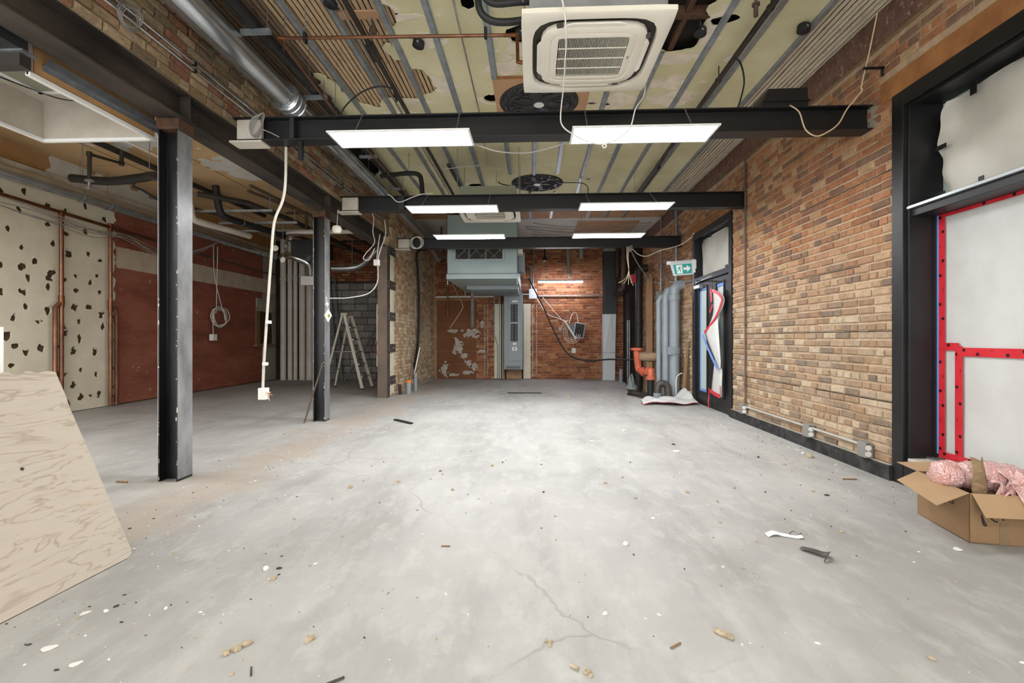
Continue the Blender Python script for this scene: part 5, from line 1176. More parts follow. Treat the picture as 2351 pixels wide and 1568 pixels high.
for k in range(3): tb('loop', 'wire_white', [(-2.42 + .03 * k + .12 * math.cos(a), 9.84 - .02 * k, 3.18 + .12 * math.sin(a)) for a in [i * PI / 5 for i in range(11)]], .007, rc2, n=5, sub=3)
rc3 = thing('ring_coil', 'grey wire coil hung on the bricks above the girder by the round duct', 'cable', (-2.9, 3.3, 3.45))
for k in range(4): tb('loop', 'wire_grey', [(-2.9 + .012 * k, 3.32 + .09 * math.cos(a), 3.5 + .085 * math.sin(a + .2 * k)) for a in [i * PI / 5 for i in range(11)]], .004, rc3, n=5, sub=3)
rod = tb('iron_rod', 'iron_brown', [(-3.21, 6.62, .01), (-3.0, 6.75, .86)], .012, None, n=8, label='rusty iron rod leaning on the second column', cat='rod')
# stepladder
sl = thing('stepladder', 'pale fibreglass stepladder standing open in the left bay', 'ladder', (-4.4, 11.2, 0))
top = Vector((-4.42, 11.0, 1.78)); 
def rail(name, a, b_, w_=.035, d_=.07):
    a = Vector(a); b_ = Vector(b_); d = (b_ - a); L_ = d.length; d.normalize(); s_ = Vector((0, 1, 0)); s_ = (s_ - d * s_.dot(d)).normalized(); n_ = d.cross(s_)
    bb2 = B(); k = bb2.addv([a + s_ * (x * w_ / 2) + n_ * (y * d_ / 2) + d * (z * L_) for z in (0, 1) for y in (-1, 1) for x in (-1, 1)])
    bb2.addf([(0, 2, 3, 1), (4, 5, 7, 6), (0, 1, 5, 4), (2, 6, 7, 3), (0, 4, 6, 2), (1, 3, 7, 5)], k); return bb2.mk(name, 'fiber_ladder', sl)
f1a, f1b = Vector((-3.96, 11.03, .02)), Vector((-3.9, 11.55, .02)); t1a, t1b = Vector((-4.42, 11.12, 1.75)), Vector((-4.37, 11.42, 1.75))
rail('front_rail', f1a, t1a); rail('front_rail', f1b, t1b)
g1a, g1b = Vector((-4.92, 11.1, .02)), Vector((-4.86, 11.62, .02)); rail('rear_rail', g1a, t1a + Vector((-.06, 0, 0)), .03, .04); rail('rear_rail', g1b, t1b + Vector((-.06, 0, 0)), .03, .04)
for i in range(1, 6):
    k = i / 6; p0, p1 = f1a.lerp(t1a, k), f1b.lerp(t1b, k); c_ = (p0 + p1) / 2; bx('step', 'alu', c_.x - .045, c_.x + .045, p0.y, p1.y, c_.z - .012, c_.z + .012, sl)
for k in (.25, .6, .85): tb('rear_brace', 'alu', [g1a.lerp(t1a, k), g1b.lerp(t1b, k)], .01, sl, n=6)
tb('spreader', 'alu', [f1a.lerp(t1a, .5), g1a.lerp(t1a, .5)], .01, sl, n=6); tb('spreader', 'alu', [f1b.lerp(t1b, .5), g1b.lerp(t1b, .5)], .01, sl, n=6)
bx('top_cap', 'fiber_ladder', -4.5, -4.34, 11.08, 11.46, 1.75, 1.8, sl, bevel=.01)
for p_ in (f1a, f1b, g1a, g1b): bx('foot', 'rubber_black', p_.x - .03, p_.x + .03, p_.y - .03, p_.y + .03, 0, .035, sl)
for i, (a_, c_) in enumerate((((-5.6, 13.5, 0), (-5.85, 13.6, 3.0)), ((-5.45, 13.5, 0), (-5.7, 13.6, 3.0)), ((-5.3, 13.3, 0), (-3.6, 13.6, 2.9)))): tb('steel_tube', 'grey_enamel_dark', [a_, c_], .03, None, n=8, label=['grey steel tube leaning on the grey block wall, steep one by the stacks', 'grey steel tube leaning on the grey block wall beside its twin', 'grey steel tube leaning far over across the grey blocks'][i], cat='tube')
lp = thing('leaning_board', 'white board with a green label leaning behind the brown post', 'board', (-3.5, 10.4, 0)); bx('board', 'plastic_white', -3.62, -3.5, 11.0, 11.06, .55, 2.0, lp); bx('label', 'dark_green', -3.6, -3.53, 10.998, 11.0, 1.75, 1.82, lp); bx('second_board', 'grey_plaster', -3.48, -3.3, 10.7, 10.76, .3, 2.2, lp); tb('stand', 'iron_black', [(-3.45, 11.1, 0), (-3.45, 11.05, 2.0)], .02, lp, n=6)
tb('cord', 'red_box', [(-3.4, 10.68, 1.4), (-3.52, 10.68, 1.0), (-3.42, 10.68, .6), (-3.3, 10.68, .4)], .008, lp, n=5, sub=4)
# ------------------------------------------------------------------ pier wall
cable('thick black cable hanging down the pale brick pier into a grey pipe', 'rubber_black', [(-2.6, 13.0, 3.6), (-2.72, 11.9, 3.42), (-2.82, 11.75, 3.36), (-2.86, 11.76, 3.2), (-2.86, 11.87, 2.9), (-2.86, 12.0, 2.05), (-2.86, 11.87, 1.06), (-2.8, 11.3, .6), (-2.74, 11.1, .45), (-2.7, 10.85, .28)], .03, 6, 10)
for x_, y_, h_, r_, l_, cap in ((-2.66, 10.22, .28, .055, 'short grey pipe stub with an orange cap at the brick pier', True), (-2.66, 10.82, .42, .04, 'grey pipe stub with the black cable going into it', False)):
    t = thing('pipe_stub', l_, 'pipe', (x_, y_, 0)); tb('tube', 'pvc_grey', [(x_, y_, 0), (x_, y_, h_)], r_, t, n=16)
    if cap: tb('cap', 'orange_cap', [(x_, y_, h_ - .035), (x_, y_, h_ + .02)], r_ * 1.08, t, n=16)
    else: tb('white_rod', 'plastic_white', [(x_ - .02, y_, h_), (x_ + .08, y_ + .1, 1.0)], .012, t, n=6)
tb('iron_stub', 'iron_black', [(-2.82, 10.15, 0), (-2.84, 10.15, .22)], .035, None, n=10, label='short black iron stub beside the orange-capped pipe', cat='pipe')
tb('cone_lamp', 'galv_dull', [(-2.3, 12.0, 3.55), (-2.3, 11.95, 3.42)], .04, None, n=12, label='small white spotlight hanging before the duct end', cat='lamp'); tb('lamp_stem', 'rubber_black', [(-2.3, 12.0, 3.5), (-2.3, 12.05, 3.95), (-2.3, 12.05, CEIL)], .015, bpy.data.objects['cone_lamp'], n=6)
cable('thin cream cable hanging in front of the brown far panel', 'wire_cream', [(-2.5, 13.5, 4.02), (-2.45, 13.55, 3.6), (-2.4, 13.6, 3.2), (-2.2, 13.6, 2.6), (-2.0, 13.6, 2.2), (-2.02, 13.6, 2.0), (-2.35, 13.6, 1.5)], .01)
tb('copper_drop', 'copper', [(-2.47, 13.9, 4.02), (-2.47, 13.9, 1.85)], .02, None, n=8, label='copper pipe hanging in front of the brown far panel', cat='pipe')
# ------------------------------------------------------------------ air handler
ah = thing('air_handler', 'big pale grey air handler box with a lattice window hung at the back', 'air handler', (-1.1, 12, 2.5))
A0, A1, AY0, AY1, AZ0, AZ1 = -1.89, -.335, 10.6, 13.75, 2.52, 3.95
bx('upper_case', 'ahu_grey', A0, A1, AY0, AY1, AZ0 + .12, AZ1, ah, bevel=.01); bx('base_pan', 'ahu_grey', A0 - .02, A1 + .02, AY0 - .03, AY1, AZ0, AZ0 + .11, ah, bevel=.008)
bx('lower_pan', 'grey_enamel', A0 + .25, A1 - .02, AY0 + 1.3, AY1, AZ0 - .1, AZ0, ah, bevel=.008)
for y_ in (AY0 + 1.45, AY0 + 2.2): bx('pan_rib', 'grey_enamel_dark', A0 + .35, A1 - .1, y_, y_ + .05, AZ0 - .13, AZ0 - .1, ah)
wz0, wz1, wx0, wx1 = 2.96, 3.36, -1.7, -.66
gw = bx('lattice_window', 'grille_dark', wx0, wx1, AY0 - .012, AY0 - .004, wz0, wz1, ah)
for a_ in ((wx0 - .04, wx1 + .04, wz0 - .04, wz0), (wx0 - .04, wx1 + .04, wz1, wz1 + .04), (wx0 - .04, wx0, wz0, wz1), (wx1, wx1 + .04, wz0, wz1)): bx('window_frame', 'ahu_grey', a_[0], a_[1], AY0 - .04, AY0, a_[2], a_[3], ah)
for x_ in (-1.4, -1.03): bx('window_post', 'grey_enamel_dark', x_ - .02, x_ + .02, AY0 - .03, AY0 - .01, wz0, wz1, ah)
for i in range(-2, 5):
    for s_ in (1, -1):
        xa = wx0 + .26 * i; p0 = [xa, wz0]; p1 = [xa + .4, wz1]
        if s_ < 0: p0[1], p1[1] = wz1, wz0
        def clip(p, q):
            (xa_, za), (xb, zb) = p, q
            for lo in (wx0,):
                if xa_ < lo: za = za + (zb - za) * (lo - xa_) / (xb - xa_); xa_ = lo
            if xb > wx1: zb = za + (zb - za) * (wx1 - xa_) / (xb - xa_); xb = wx1
            return (xa_, za), (xb, zb)
        if p1[0] <= wx0 + .02 or p0[0] >= wx1 - .02: continue
        q0, q1 = clip(p0, p1); tb('lattice_wire', 'alu', [(q0[0], AY0 - .02, q0[1]), (q1[0], AY0 - .02, q1[1])], .008, gw, n=4)
bx('seam', 'grey_enamel_dark', A0 + .03, A1 - .03, AY0 - .034, AY0 - .028, AZ0 + .108, AZ0 + .116, ah)
for x_ in (A0 - .0, A1 + .0):
    for y_ in (AY0 + .05, AY1 - .3): tb('hanger_rod', 'galv_dull', [(x_, y_, AZ0 - .12), (x_, y_, CEIL)], .012, ah, n=6)
bx('side_box', 'grey_enamel', A1, A1 + .16, AY0 + .5, AY0 + .9, 2.75, 3.2, ah, bevel=.01); bx('side_box', 'plastic_white', A1 - .0, A1 + .12, AY0 + .1, AY0 + .4, 3.1, 3.3, ah)
bx('side_frame', 'grey_enamel', A1 - .01, A1 + .03, AY0, AY0 + 2.4, AZ0 + .05, AZ0 + .12, ah)
fh = thing('flexible_hose', 'short silver ribbed hose hanging under the air handler', 'hose', (-1.75, 12.8, 1.5))
b = B(); prf = []
for i in range(60): prf.append((.042 if i % 2 else .052, i * .0175))
b.lathe(prf, (-1.62, 12.9, 1.5), (0, 0, 1), 14); b.mk('hose', 'galv', fh)
# far wall electrics
eb = thing('backing_board', 'pale plywood boards fixed to the far wall behind the panelboard', 'board', (-.58, 14.15, 0)); bx('board', 'cream_wall', -1.12, -.86, YF - .09, YF - .045, .02, 2.22, eb); bx('board', 'cream_wall', -.26, -.05, YF - .09, YF - .045, .02, 2.22, eb)
el = thing('panelboard', 'tall grey electrical panelboard with two breaker rows on the far wall', 'panelboard', (-.55, 14.0, .2))
cab = bx('cabinet', 'grey_enamel', -.82, -.275, 13.82, 14.19, .3, 2.5, el, bevel=.01)
bx('door', 'grey_enamel', -.7, -.32, 13.8, 13.82, .55, 2.4, el, bevel=.006)
for z_ in (1.12, 1.68):
    br_ = bx('breaker_row', 'grille_dark', -.62, -.42, 13.785, 13.8, z_, z_ + .5, el)
    for k in range(10):
        for x_ in (-.6, -.5): bx('breaker', 'grey_enamel_dark', x_, x_ + .06, 13.778, 13.786, z_ + .02 + k * .047, z_ + .05 + k * .047, br_)
bx('handle', 'pure_white', -.58, -.44, 13.78, 13.8, .85, .95, el); bx('handle_slot', 'grille_dark', -.52, -.5, 13.775, 13.782, .87, .93, el); bx('nameplate', 'pure_white', -.56, -.46, 13.79, 13.8, 1.02, 1.07, el); bx('nameplate', 'pure_white', -.58, -.42, 13.79, 13.8, 2.25, 2.29, el)
bx('base_vent', 'grey_enamel_dark', -.75, -.35, 13.8, 13.82, .33, .4, el)
for x_ in (-.8, -.3): b = B(); b.prism([(x_, 14.18, 0), (x_, 13.86, .3), (x_, 14.18, .3)], (.03, 0, 0)); b.mk('leg_bracket', 'black_paint', el)
for i, x_ in enumerate((-1.02, -.96, -.9)):
    tb('conduit', 'galv_dull' if i < 2 else 'rubber_black', [(x_, 14.1, .02), (x_, 14.1, 1.0), (x_ - .1 * (i == 0), 14.1, 1.3), (x_ - .1 * (i == 0), 14.1, 2.9)], .016, None, n=8, label=['bent steel conduit beside the panelboard on the pale board', 'straight steel conduit beside the panelboard on the pale board', 'black cable rising beside the panelboard'][i], cat='conduit')
jb = thing('junction_box', 'grey square junction box on the far wall beside the panelboard', 'junction box', (.02, 14.1, 2.38)); bx('case', 'sign_grey', -.1, .13, 14.03, 14.15, 2.36, 2.65, jb, bevel=.01); tb('nipple', 'galv', [(-.27, 14.1, 2.5), (-.1, 14.1, 2.5)], .03, jb, n=10)
for i, x_ in enumerate((-.03, .03)): tb('riser', 'galv_dull', [(x_, 14.1, 2.65), (x_, 14.1, 3.3), (x_ - (.28 if i == 0 else 0), 14.1, 3.4 if i == 0 else 3.9)], .016, jb, n=8)
tb('wall_conduit', 'galv', [(.13, 14.12, 2.45), (2.0, 14.12, 2.45), (2.9, 14.12, 2.45)], .022, None, n=8, label='shiny level conduit across the far brick wall', cat='conduit')
tb('wall_rail', 'white_enamel', [(-2.85, 14.08, 2.43), (-1.15, 14.08, 2.44)], .03, None, n=8, label='white level pipe above the brown far panel', cat='pipe')
for i, (x_, z0_) in enumerate(((1.02, 2.95), (1.42, 3.5))): t = thing('pipe_stub', ['grey vertical pipe stub hanging before the far bricks above the strip light', 'bright box stub hanging above the far bricks'][i], 'pipe', (x_, 14.0, z0_)); tb('tube', 'grey_olive' if i == 0 else 'galv', [(x_ + .05 * (1 - i), 13.9, z0_), (x_, 14.0, CEIL)], .05 + .03 * i, t, n=12)
lm = thing('spot_lamp', 'small round spotlight hanging in front of the far bricks', 'lamp', (.35, 13.5, 3.35)); B().lathe([(.03, .12), (.05, .08), (.075, 0), (.06, -.01)], (.35, 13.5, 3.4), (0, 0, 1), 16).mk('shade', 'rubber_black', lm); B().lathe([(.06, 0), (.03, -.02)], (.35, 13.5, 3.392), (0, 0, 1), 16).mk('bulb', 'plastic_white', lm); tb('stem', 'rubber_black', [(.35, 13.5, 3.5), (.35, 13.5, CEIL)], .02, lm, n=8)
# extract fans left hanging on the far wall
fn = thing('extract_fan', 'grey box extract fan with a black square grille hanging on the far wall', 'fan', (1.36, 13.8, 1.2))
b = B(); Rf = R3(0, math.radians(10), math.radians(-8)); cf = Vector((1.36, 13.85, 1.43)); b.cbox(cf, .3, .35, .42, Rf); b.mk('case', 'sign_grey', fn, bevel=.01)
def fpt(p): return cf + Rf @ Vector(p)
b = B(); b.box(-.13, .13, -.19, -.172, -.19, .19, Rf, cf); b.mk('face', 'rubber_black', fn); B().lathe([(.1, 0), (.1, .02), (.075, .02), (.07, .006), (.02, .006), (.015, .02)], fpt((0, -.19, 0)), Rf @ Vector((0, -1, 0)), 24).mk('ring', 'grille_dark', fn, smooth=30); B().lathe([(.014, 0), (.01, .01)], fpt((0, -.2, 0)), Rf @ Vector((0, -1, 0)), 10).mk('hub', 'plastic_white', fn)
fg = thing('fan_grille', 'white tilted square grille panel hanging beside the black-faced fan', 'panel', (1.05, 13.6, 1.2)); b = B(); b.cbox((1.08, 13.7, 1.43), .05, .3, .6, R3(0, math.radians(-32), 0)); b.mk('panel', 'plastic_white', fg, bevel=.01); b = B(); b.cbox((1.14, 13.85, 1.45), .22, .2, .3, R3(0, math.radians(-30), 0)); b.mk('motor', 'grey_enamel_dark', fg, bevel=.03)
for k in range(3): tb('cord_loop', 'wire_white', [(1.12 + (.14 + .05 * k) * math.cos(a), 13.6, 1.36 + (.2 + .05 * k) * math.sin(a)) for a in [PI * .8 + i * .4 for i in range(10)]], .008, fg, n=5, sub=3)
tb('cord', 'wire_white', [(1.05, 13.7, 1.62), (1.15, 13.9, 1.9), (1.28, 14.0, 1.93), (1.33, 13.95, 1.65)], .009, fg, n=5, sub=4)
bo_ = thing('wire_box', 'small white box dangling on wires below the extract fan', 'box', (1.19, 13.8, .78)); bx('case', 'plastic_white', 1.13, 1.25, 13.8, 13.88, .78, .92, bo_, bevel=.008); tb('wire', 'wire_cream', [(1.19, 13.84, .92), (1.17, 13.83, 1.05), (1.12, 13.82, 1.2), (1.14, 13.83, 1.36)], .007, bo_, n=5, sub=3)
bo2 = thing('wire_box', 'small blue-grey box dangling left of the fan grille', 'box', (.8, 13.8, 1.4)); bx('case', 'grey_enamel', .75, .85, 13.8, 13.88, 1.42, 1.53, bo2, bevel=.008); tb('wire', 'wire_white', [(.84, 13.84, 1.52), (.9, 13.84, 1.66), (1.02, 13.8, 1.72)], .007, bo2, n=5, sub=3)
cable('white cable running from the junction box to the hanging fan', 'wire_white', [(.12, 14.0, 2.4), (.4, 13.95, 1.95), (.7, 13.9, 1.8), (1.0, 13.8, 1.68)], .009); cable('second white cable crossing the far bricks toward the fan', 'wire_white', [(.3, 14.0, 2.4), (.55, 13.95, 2.1), (.85, 13.9, 1.75), (1.0, 13.85, 1.66)], .008)
cable('long thick black cable swooping across the far wall to the red valves', 'rubber_black', [(-.1, 13.6, 2.9), (.05, 13.5, 2.6), (.3, 13.4, 2.1), (.6, 13.2, 1.4), (.95, 13.0, .8), (1.4, 12.6, .62), (1.9, 12.0, .68), (2.3, 11.0, .72), (2.4, 10.5, .85)], .02, 8, 8)
# ------------------------------------------------------------------ back right corner
fd3 = thing('crushed_duct', 'flattened duct, black on top and bare silver below, against the far wall', 'duct', (2.2, 14.0, 0))
bx('upper', 'duct_black', 2.06, 2.42, 13.85, 14.18, 1.9, 3.7, fd3, bevel=.01); b = B(); b.prism([(2.02, 13.86, 0), (2.37, 13.86, 0), (2.38, 13.86, .8), (2.4, 13.86, 1.9), (2.05, 13.86, 1.9), (2.03, 13.86, .8)], (0, .3, 0)); b.mk('lower', 'sign_grey', fd3)
b = B(); b.prism([(2.06, 13.855, .8), (2.24, 13.78, 1.88), (2.34, 13.855, .8)], (0, .03, 0)); b.mk('crease', 'sign_grey', fd3); bx('seam', 'galv', 2.02, 2.39, 13.84, 13.86, .79, .81, fd3); bx('top_board', 'grey_olive', 2.05, 2.45, 13.8, 14.18, 3.7, CEIL, fd3)
def stack(name, label, mat, x_, y_, r_, z0_, z1_, **kw): return tb(name, mat, [(x_, y_, z0_), (x_, y_, z1_)], r_, None, n=14, label=label, cat='pipe')
bp3 = thing('standpipe', 'black standpipe with an elbow at the top in the back corner', 'pipe', (2.72, 12.4, -.2)); tb('tube', 'iron_black', [(2.72, 12.4, -.2), (2.72, 12.4, 2.75)], .085, bp3, n=16); tb('elbow', 'iron_black', [(2.72, 12.4, 2.7), (2.74, 12.4, 2.95), (2.95, 12.4, 3.0)], .1, bp3, n=14, sub=4)
B().lathe([(.09, 0), (.12, .02), (.12, .06), (.09, .08)], (2.72, 12.4, .82), (0, 0, 1), 16).mk('red_flange', 'red_pipe', bp3)
bp4 = thing('standpipe', 'rusty dark standpipe ending in a tangle beside the crushed duct', 'pipe', (2.55, 13.5, 2.3)); tb('tube', 'iron_brown', [(2.53, 13.4, CEIL), (2.53, 13.4, 2.75), (2.5, 13.4, 2.6), (2.4, 13.4, 2.5)], .07, bp4, n=12, sub=3); tb('tube', 'iron_black', [(2.38, 13.5, CEIL), (2.38, 13.5, 2.9)], .05, bp4, n=10)
b = B(); tr2 = random.Random(9); b.tube([(2.2 + tr2.random() * .4, 13.4 + tr2.random() * .1, 2.35 + tr2.random() * .4) for _ in range(14)], .02, 6, 3); b.mk('tangle', 'iron_black', bp4)
struct(bx('dark_chase_1', 'void', 2.66, XR - .06, 13.3, 14.14, -.2, CEIL))  # dark chase in the corner, drawn as a solid near-black box
b = B()
for i, x_ in enumerate((2.6, 2.65)): tb('thin_pipe', 'galv_dull', [(x_, 13.2, 0), (x_, 13.2, 1.7)], .02, None, n=8, label='thin grey pipe standing in the back corner by the dark chase', cat='pipe', group='thin grey pipes')
tb('thin_pipe', 'pvc_grey', [(2.42, 13.2, 0), (2.42, 13.2, .35)], .045, None, n=10, label='short grey pipe stub at the foot of the crushed duct', cat='pipe')
pk = thing('timber_post', 'tan timber post standing in the back corner by the black standpipe', 'post', (2.93, 12.1, -.2)); bx('post', 'board_tan', 2.86, 3.0, 12.1, 12.2, -.2, 2.7, pk)
cab2 = thing('meter_box', 'grey electric meter box fixed beside the timber post', 'box', (2.98, 11.3, 1.9)); bx('case', 'grey_olive', 2.9, 3.04, 11.1, 11.4, 1.95, 2.3, cab2, bevel=.01); tb('conduit', 'galv_dull', [(2.97, 11.25, 1.95), (2.97, 11.25, -.2)], .025, cab2, n=8); tb('conduit', 'galv_dull', [(2.97, 11.2, 2.3), (2.97, 11.2, CEIL)], .02, cab2, n=8)
co_ = thing('plaster_pillar', 'rough pale plastered pipe pillar behind the grey plastic pipes', 'pillar', (2.9, 10.9, -.2)); tb('shaft', 'grey_plaster', [(2.88, 10.8, -.2), (2.9, 10.8, 1.2), (2.93, 10.8, 2.0)], .13, co_, n=14)
# grey plastic pipes
gp1 = thing('plastic_pipe', 'fat grey plastic pipe with an elbow turning into the brick wall', 'pipe', (2.86, 9.75, 0))
tb('tube', 'pvc_grey', [(2.86, 9.78, 0), (2.86, 9.78, 2.1), (2.87, 9.78, 2.2), (2.92, 9.78, 2.26), (3.0, 9.78, 2.28), (3.06, 9.78, 2.28)], .1, gp1, n=20, sub=1)
for z_ in (2.02, .95): B().lathe([(.101, -.06), (.112, -.055), (.112, .055), (.101, .06)], (2.86, 9.78, z_), (0, 0, 1), 20, False).mk('hub', 'pvc_grey', gp1)
bx('coupler_plate', 'pvc_grey', 2.7, 2.83, 9.66, 9.7, .88, 1.03, gp1); bx('print', 'red_box', 2.84, 2.87, 9.672, 9.676, .95, .97, gp1)
gp2 = thing('plastic_pipe', 'slimmer grey plastic pipe with an elbow beside the fat grey one', 'pipe', (2.72, 9.85, 0)); tb('tube', 'pvc_grey', [(2.72, 9.9, .3), (2.72, 9.9, 2.05), (2.76, 9.9, 2.17), (2.9, 9.9, 2.22), (3.06, 9.9, 2.22)], .07, gp2, n=16)
gp3 = thing('plastic_pipe', 'slim grey plastic pipe of the three with a sleeve halfway', 'pipe', (2.62, 9.95, 0)); tb('tube', 'pvc_grey', [(2.6, 9.98, .35), (2.6, 9.98, 1.95), (2.64, 9.98, 2.05), (2.75, 9.98, 2.08), (3.06, 9.98, 2.08)], .05, gp3, n=16); tb('sleeve', 'pvc_grey', [(2.6, 9.98, 1.35), (2.6, 9.98, 1.55)], .058, gp3, n=16)
for t_, y_ in ((gp2, 9.9), (gp3, 9.98)): tb('foot', 'pvc_grey', [(2.72 if t_ == gp2 else 2.6, y_, -.25), (2.72 if t_ == gp2 else 2.6, y_, .36)], .05, t_, n=12)
ub = thing('trap_bend', 'dark grey plastic U-bend trap on the floor by the fat grey pipe', 'pipe', (2.58, 9.6, 0)); tb('bend', 'steel_plate', [(2.48, 9.6, 0), (2.48, 9.6, .2), (2.51, 9.6, .28), (2.58, 9.6, .31), (2.65, 9.6, .28), (2.68, 9.6, .2), (2.68, 9.6, 0)], .07, ub, n=14, sub=3); tb('hub', 'pvc_grey', [(2.48, 9.6, 0), (2.48, 9.6, .12)], .085, ub, n=14)
bs = thing('black_stub', 'black plastic riser under the red valve elbow', 'pipe', (2.5, 10.0, -.2)); tb('tube', 'rubber_black', [(2.44, 10.0, -.22), (2.44, 10.0, .42)], .07, bs, n=16)
rv = thing('red_valve', 'red sprinkler valve pipework with tan insulated branch by the pipes', 'valve', (2.35, 10.3, .3))
tb('riser', 'red_pipe', [(2.24, 10.4, .95), (2.26, 10.4, .75), (2.28, 10.4, .55)], .075, rv, n=14); B().lathe([(.1, -.03), (.13, -.02), (.13, .02), (.1, .03)], (2.24, 10.4, .97), (0, 0, 1), 16).mk('flange', 'red_pipe', rv)
tb('branch', 'insul_tan', [(2.3, 10.4, .82), (2.5, 10.35, .8), (2.85, 10.3, .8)], .1, rv, n=16); tb('lower', 'red_pipe', [(2.27, 10.4, .55), (2.33, 10.3, .5), (2.38, 10.1, .5), (2.44, 10.0, .52), (2.44, 10.0, .38)], .07, rv, n=14, sub=2)
for p_ in ((2.34, 10.22, .5), (2.42, 10.03, .52)): B().lathe([(.07, -.03), (.095, -.02), (.095, .02), (.07, .03)], p_, (.5, -.8, 0), 14).mk('coupling', 'red_pipe', rv)
tb('collar', 'red_pipe', [(2.44, 10.0, .42), (2.44, 10.0, .35)], .1, rv, n=16); bx('tag', 'grey_enamel', 2.34, 2.42, 10.04, 10.07, .45, .55, rv)
tb('cross_pipe', 'iron_black', [(2.3, 11.0, -.1), (2.9, 10.2, -.1)], .1, None, n=14, label='fat black drain pipe lying in the pit under the red valve', cat='pipe')
bgm = B(); bgr = random.Random(12); bgm.grid(lambda u, v: (2.3 + .22 * (u - .5) + .05 * bgr.random(), 11.3 + .3 * (v - .5) + .06 * bgr.random(), .02 + .3 * math.sin(PI * u) * math.sin(PI * v) * (.5 + bgr.random())), 8, 8); bgm.mk('plastic_bag', 'poly_bag', None, label='crumpled grey plastic bag lying by the floor pit', cat='bag', solid=.003)
for i, (a_, c_, w_) in enumerate((((2.93, 9.62, 0), (3.03, 9.5, 1.2), .05), ((2.98, 9.5, 0), (3.035, 9.42, 1.15), .04))):
    o = B(); d_ = Vector(c_) - Vector(a_); o.prism([Vector(a_), Vector(a_) + Vector((w_, -.07, 0)), Vector(a_) + Vector((w_ + .01, -.05, 0)), Vector(a_) + Vector((.012, .02, 0))], d_); o.mk('wood_plank', ['plank', 'joist'][i], None, label=['pale wooden plank leaning on the bricks beside the door', 'dark wooden plank leaning beside the pale one'][i], cat='plank')
tb('white_cable', 'wire_white', [(2.85, 9.6, 0), (2.84, 9.6, .3), (2.86, 9.6, .45), (2.95, 9.58, .52)], .01, None, n=6, sub=5, label='white cable curling up from the floor beside the planks', cat='cable')
bgl = thing('wire_bundle', 'cream wires hanging from a taped bundle under the third beam', 'cable', (1.9, 9.8, 2.5)); 
for k in range(4): tb('wire', 'wire_cream', [(1.98 - .02 * k, 9.84, 3.07), (1.95 - .01 * k, 9.83, 2.85), (1.96, 9.83, 2.6), (1.94 + .03 * (k - 1.5), 9.82, 2.42), (1.9 + .1 * (k - 1.5), 9.82, 2.33 - .02 * k)], .006, bgl, n=5, sub=4)
B().lathe([(.03, -.06), (.045, 0), (.03, .06)], (2.0, 9.84, 3.03), (.3, 0, 1), 10).mk('tape', 'galv_dull', bgl)
cable('white wires strung from the third beam to the door frame', 'wire_white', [(2.02, 9.84, 3.04), (2.15, 9.8, 2.9), (2.3, 9.7, 2.85), (2.5, 9.5, 2.92), (2.8, 9.3, 2.98), (3.0, 9.2, 3.1), (3.03, 9.1, 3.12), (3.04, 9.08, 2.3)], .008)
cable('thin grey wire slanting from the third beam to the wall', 'wire_grey', [(2.0, 9.84, 3.0), (2.3, 10.3, 2.7), (2.75, 10.9, 2.45), (3.0, 10.6, 2.6)], .01)
tb('tall_conduit', 'galv_dull', [(2.96, 10.0, 2.2), (2.96, 10.0, CEIL)], .03, None, n=10, label='grey conduit rising on the brick wall behind the exit sign', cat='conduit')
rb = thing('alarm_box', 'small red alarm box on the black pipe near the ceiling wires', 'alarm', (2.55, 12.3, 2.6)); bx('case', 'red_box', 2.5, 2.62, 12.2, 12.32, 2.6, 2.82, rb, bevel=.008); tb('bracket', 'iron_black', [(2.6, 12.3, 2.7), (2.72, 12.4, 2.7)], .015, rb, n=6)
for k in range(7):
    o = random.Random(30 + k); y_ = 11.6 + k * .3
    cable('thin wire strung under the white boards at the far end', 'wire_grey', [(-.2 + o.random() * .4, y_, CEIL - .06), (.8, y_ + .1, CEIL - .1 - o.random() * .12), (1.7, y_ + o.random() * .3, CEIL - .1 - o.random() * .1), (2.8, y_ - .2, CEIL - .12)], .012, 5, 5, group='wires under the far ceiling boards')

for i, (x_, y_, z_) in enumerate(((-5.15, 9.4, 2.95), (-5.1, 9.6, 2.75))):
    t = thing('ceiling_plate', ['round white cover plate dangling before the red wall, higher one', 'round white cover plate dangling before the red wall, lower one'][i], 'cover plate', (x_, y_, z_)); B().lathe([(.06, 0), (.06, .008), (.02, .014)], (x_, y_, z_ + .06), (.3 - .5 * i, -1, .1), 18).mk('disc', 'cassette_white', t); tb('wire', 'wire_grey', [(x_, y_, z_ + .12), (x_, y_, CEIL)], .004, t, n=5)
cable('white cable lying over the second beam near the girder', 'wire_white', [(-2.1, 6.9, 3.3), (-2.05, 6.9, 3.27), (-1.98, 6.9, 3.2), (-1.9, 6.9, 3.19), (-1.75, 6.9, 3.25), (-1.6, 6.91, 3.3), (-1.45, 6.95, 3.32)], .007)

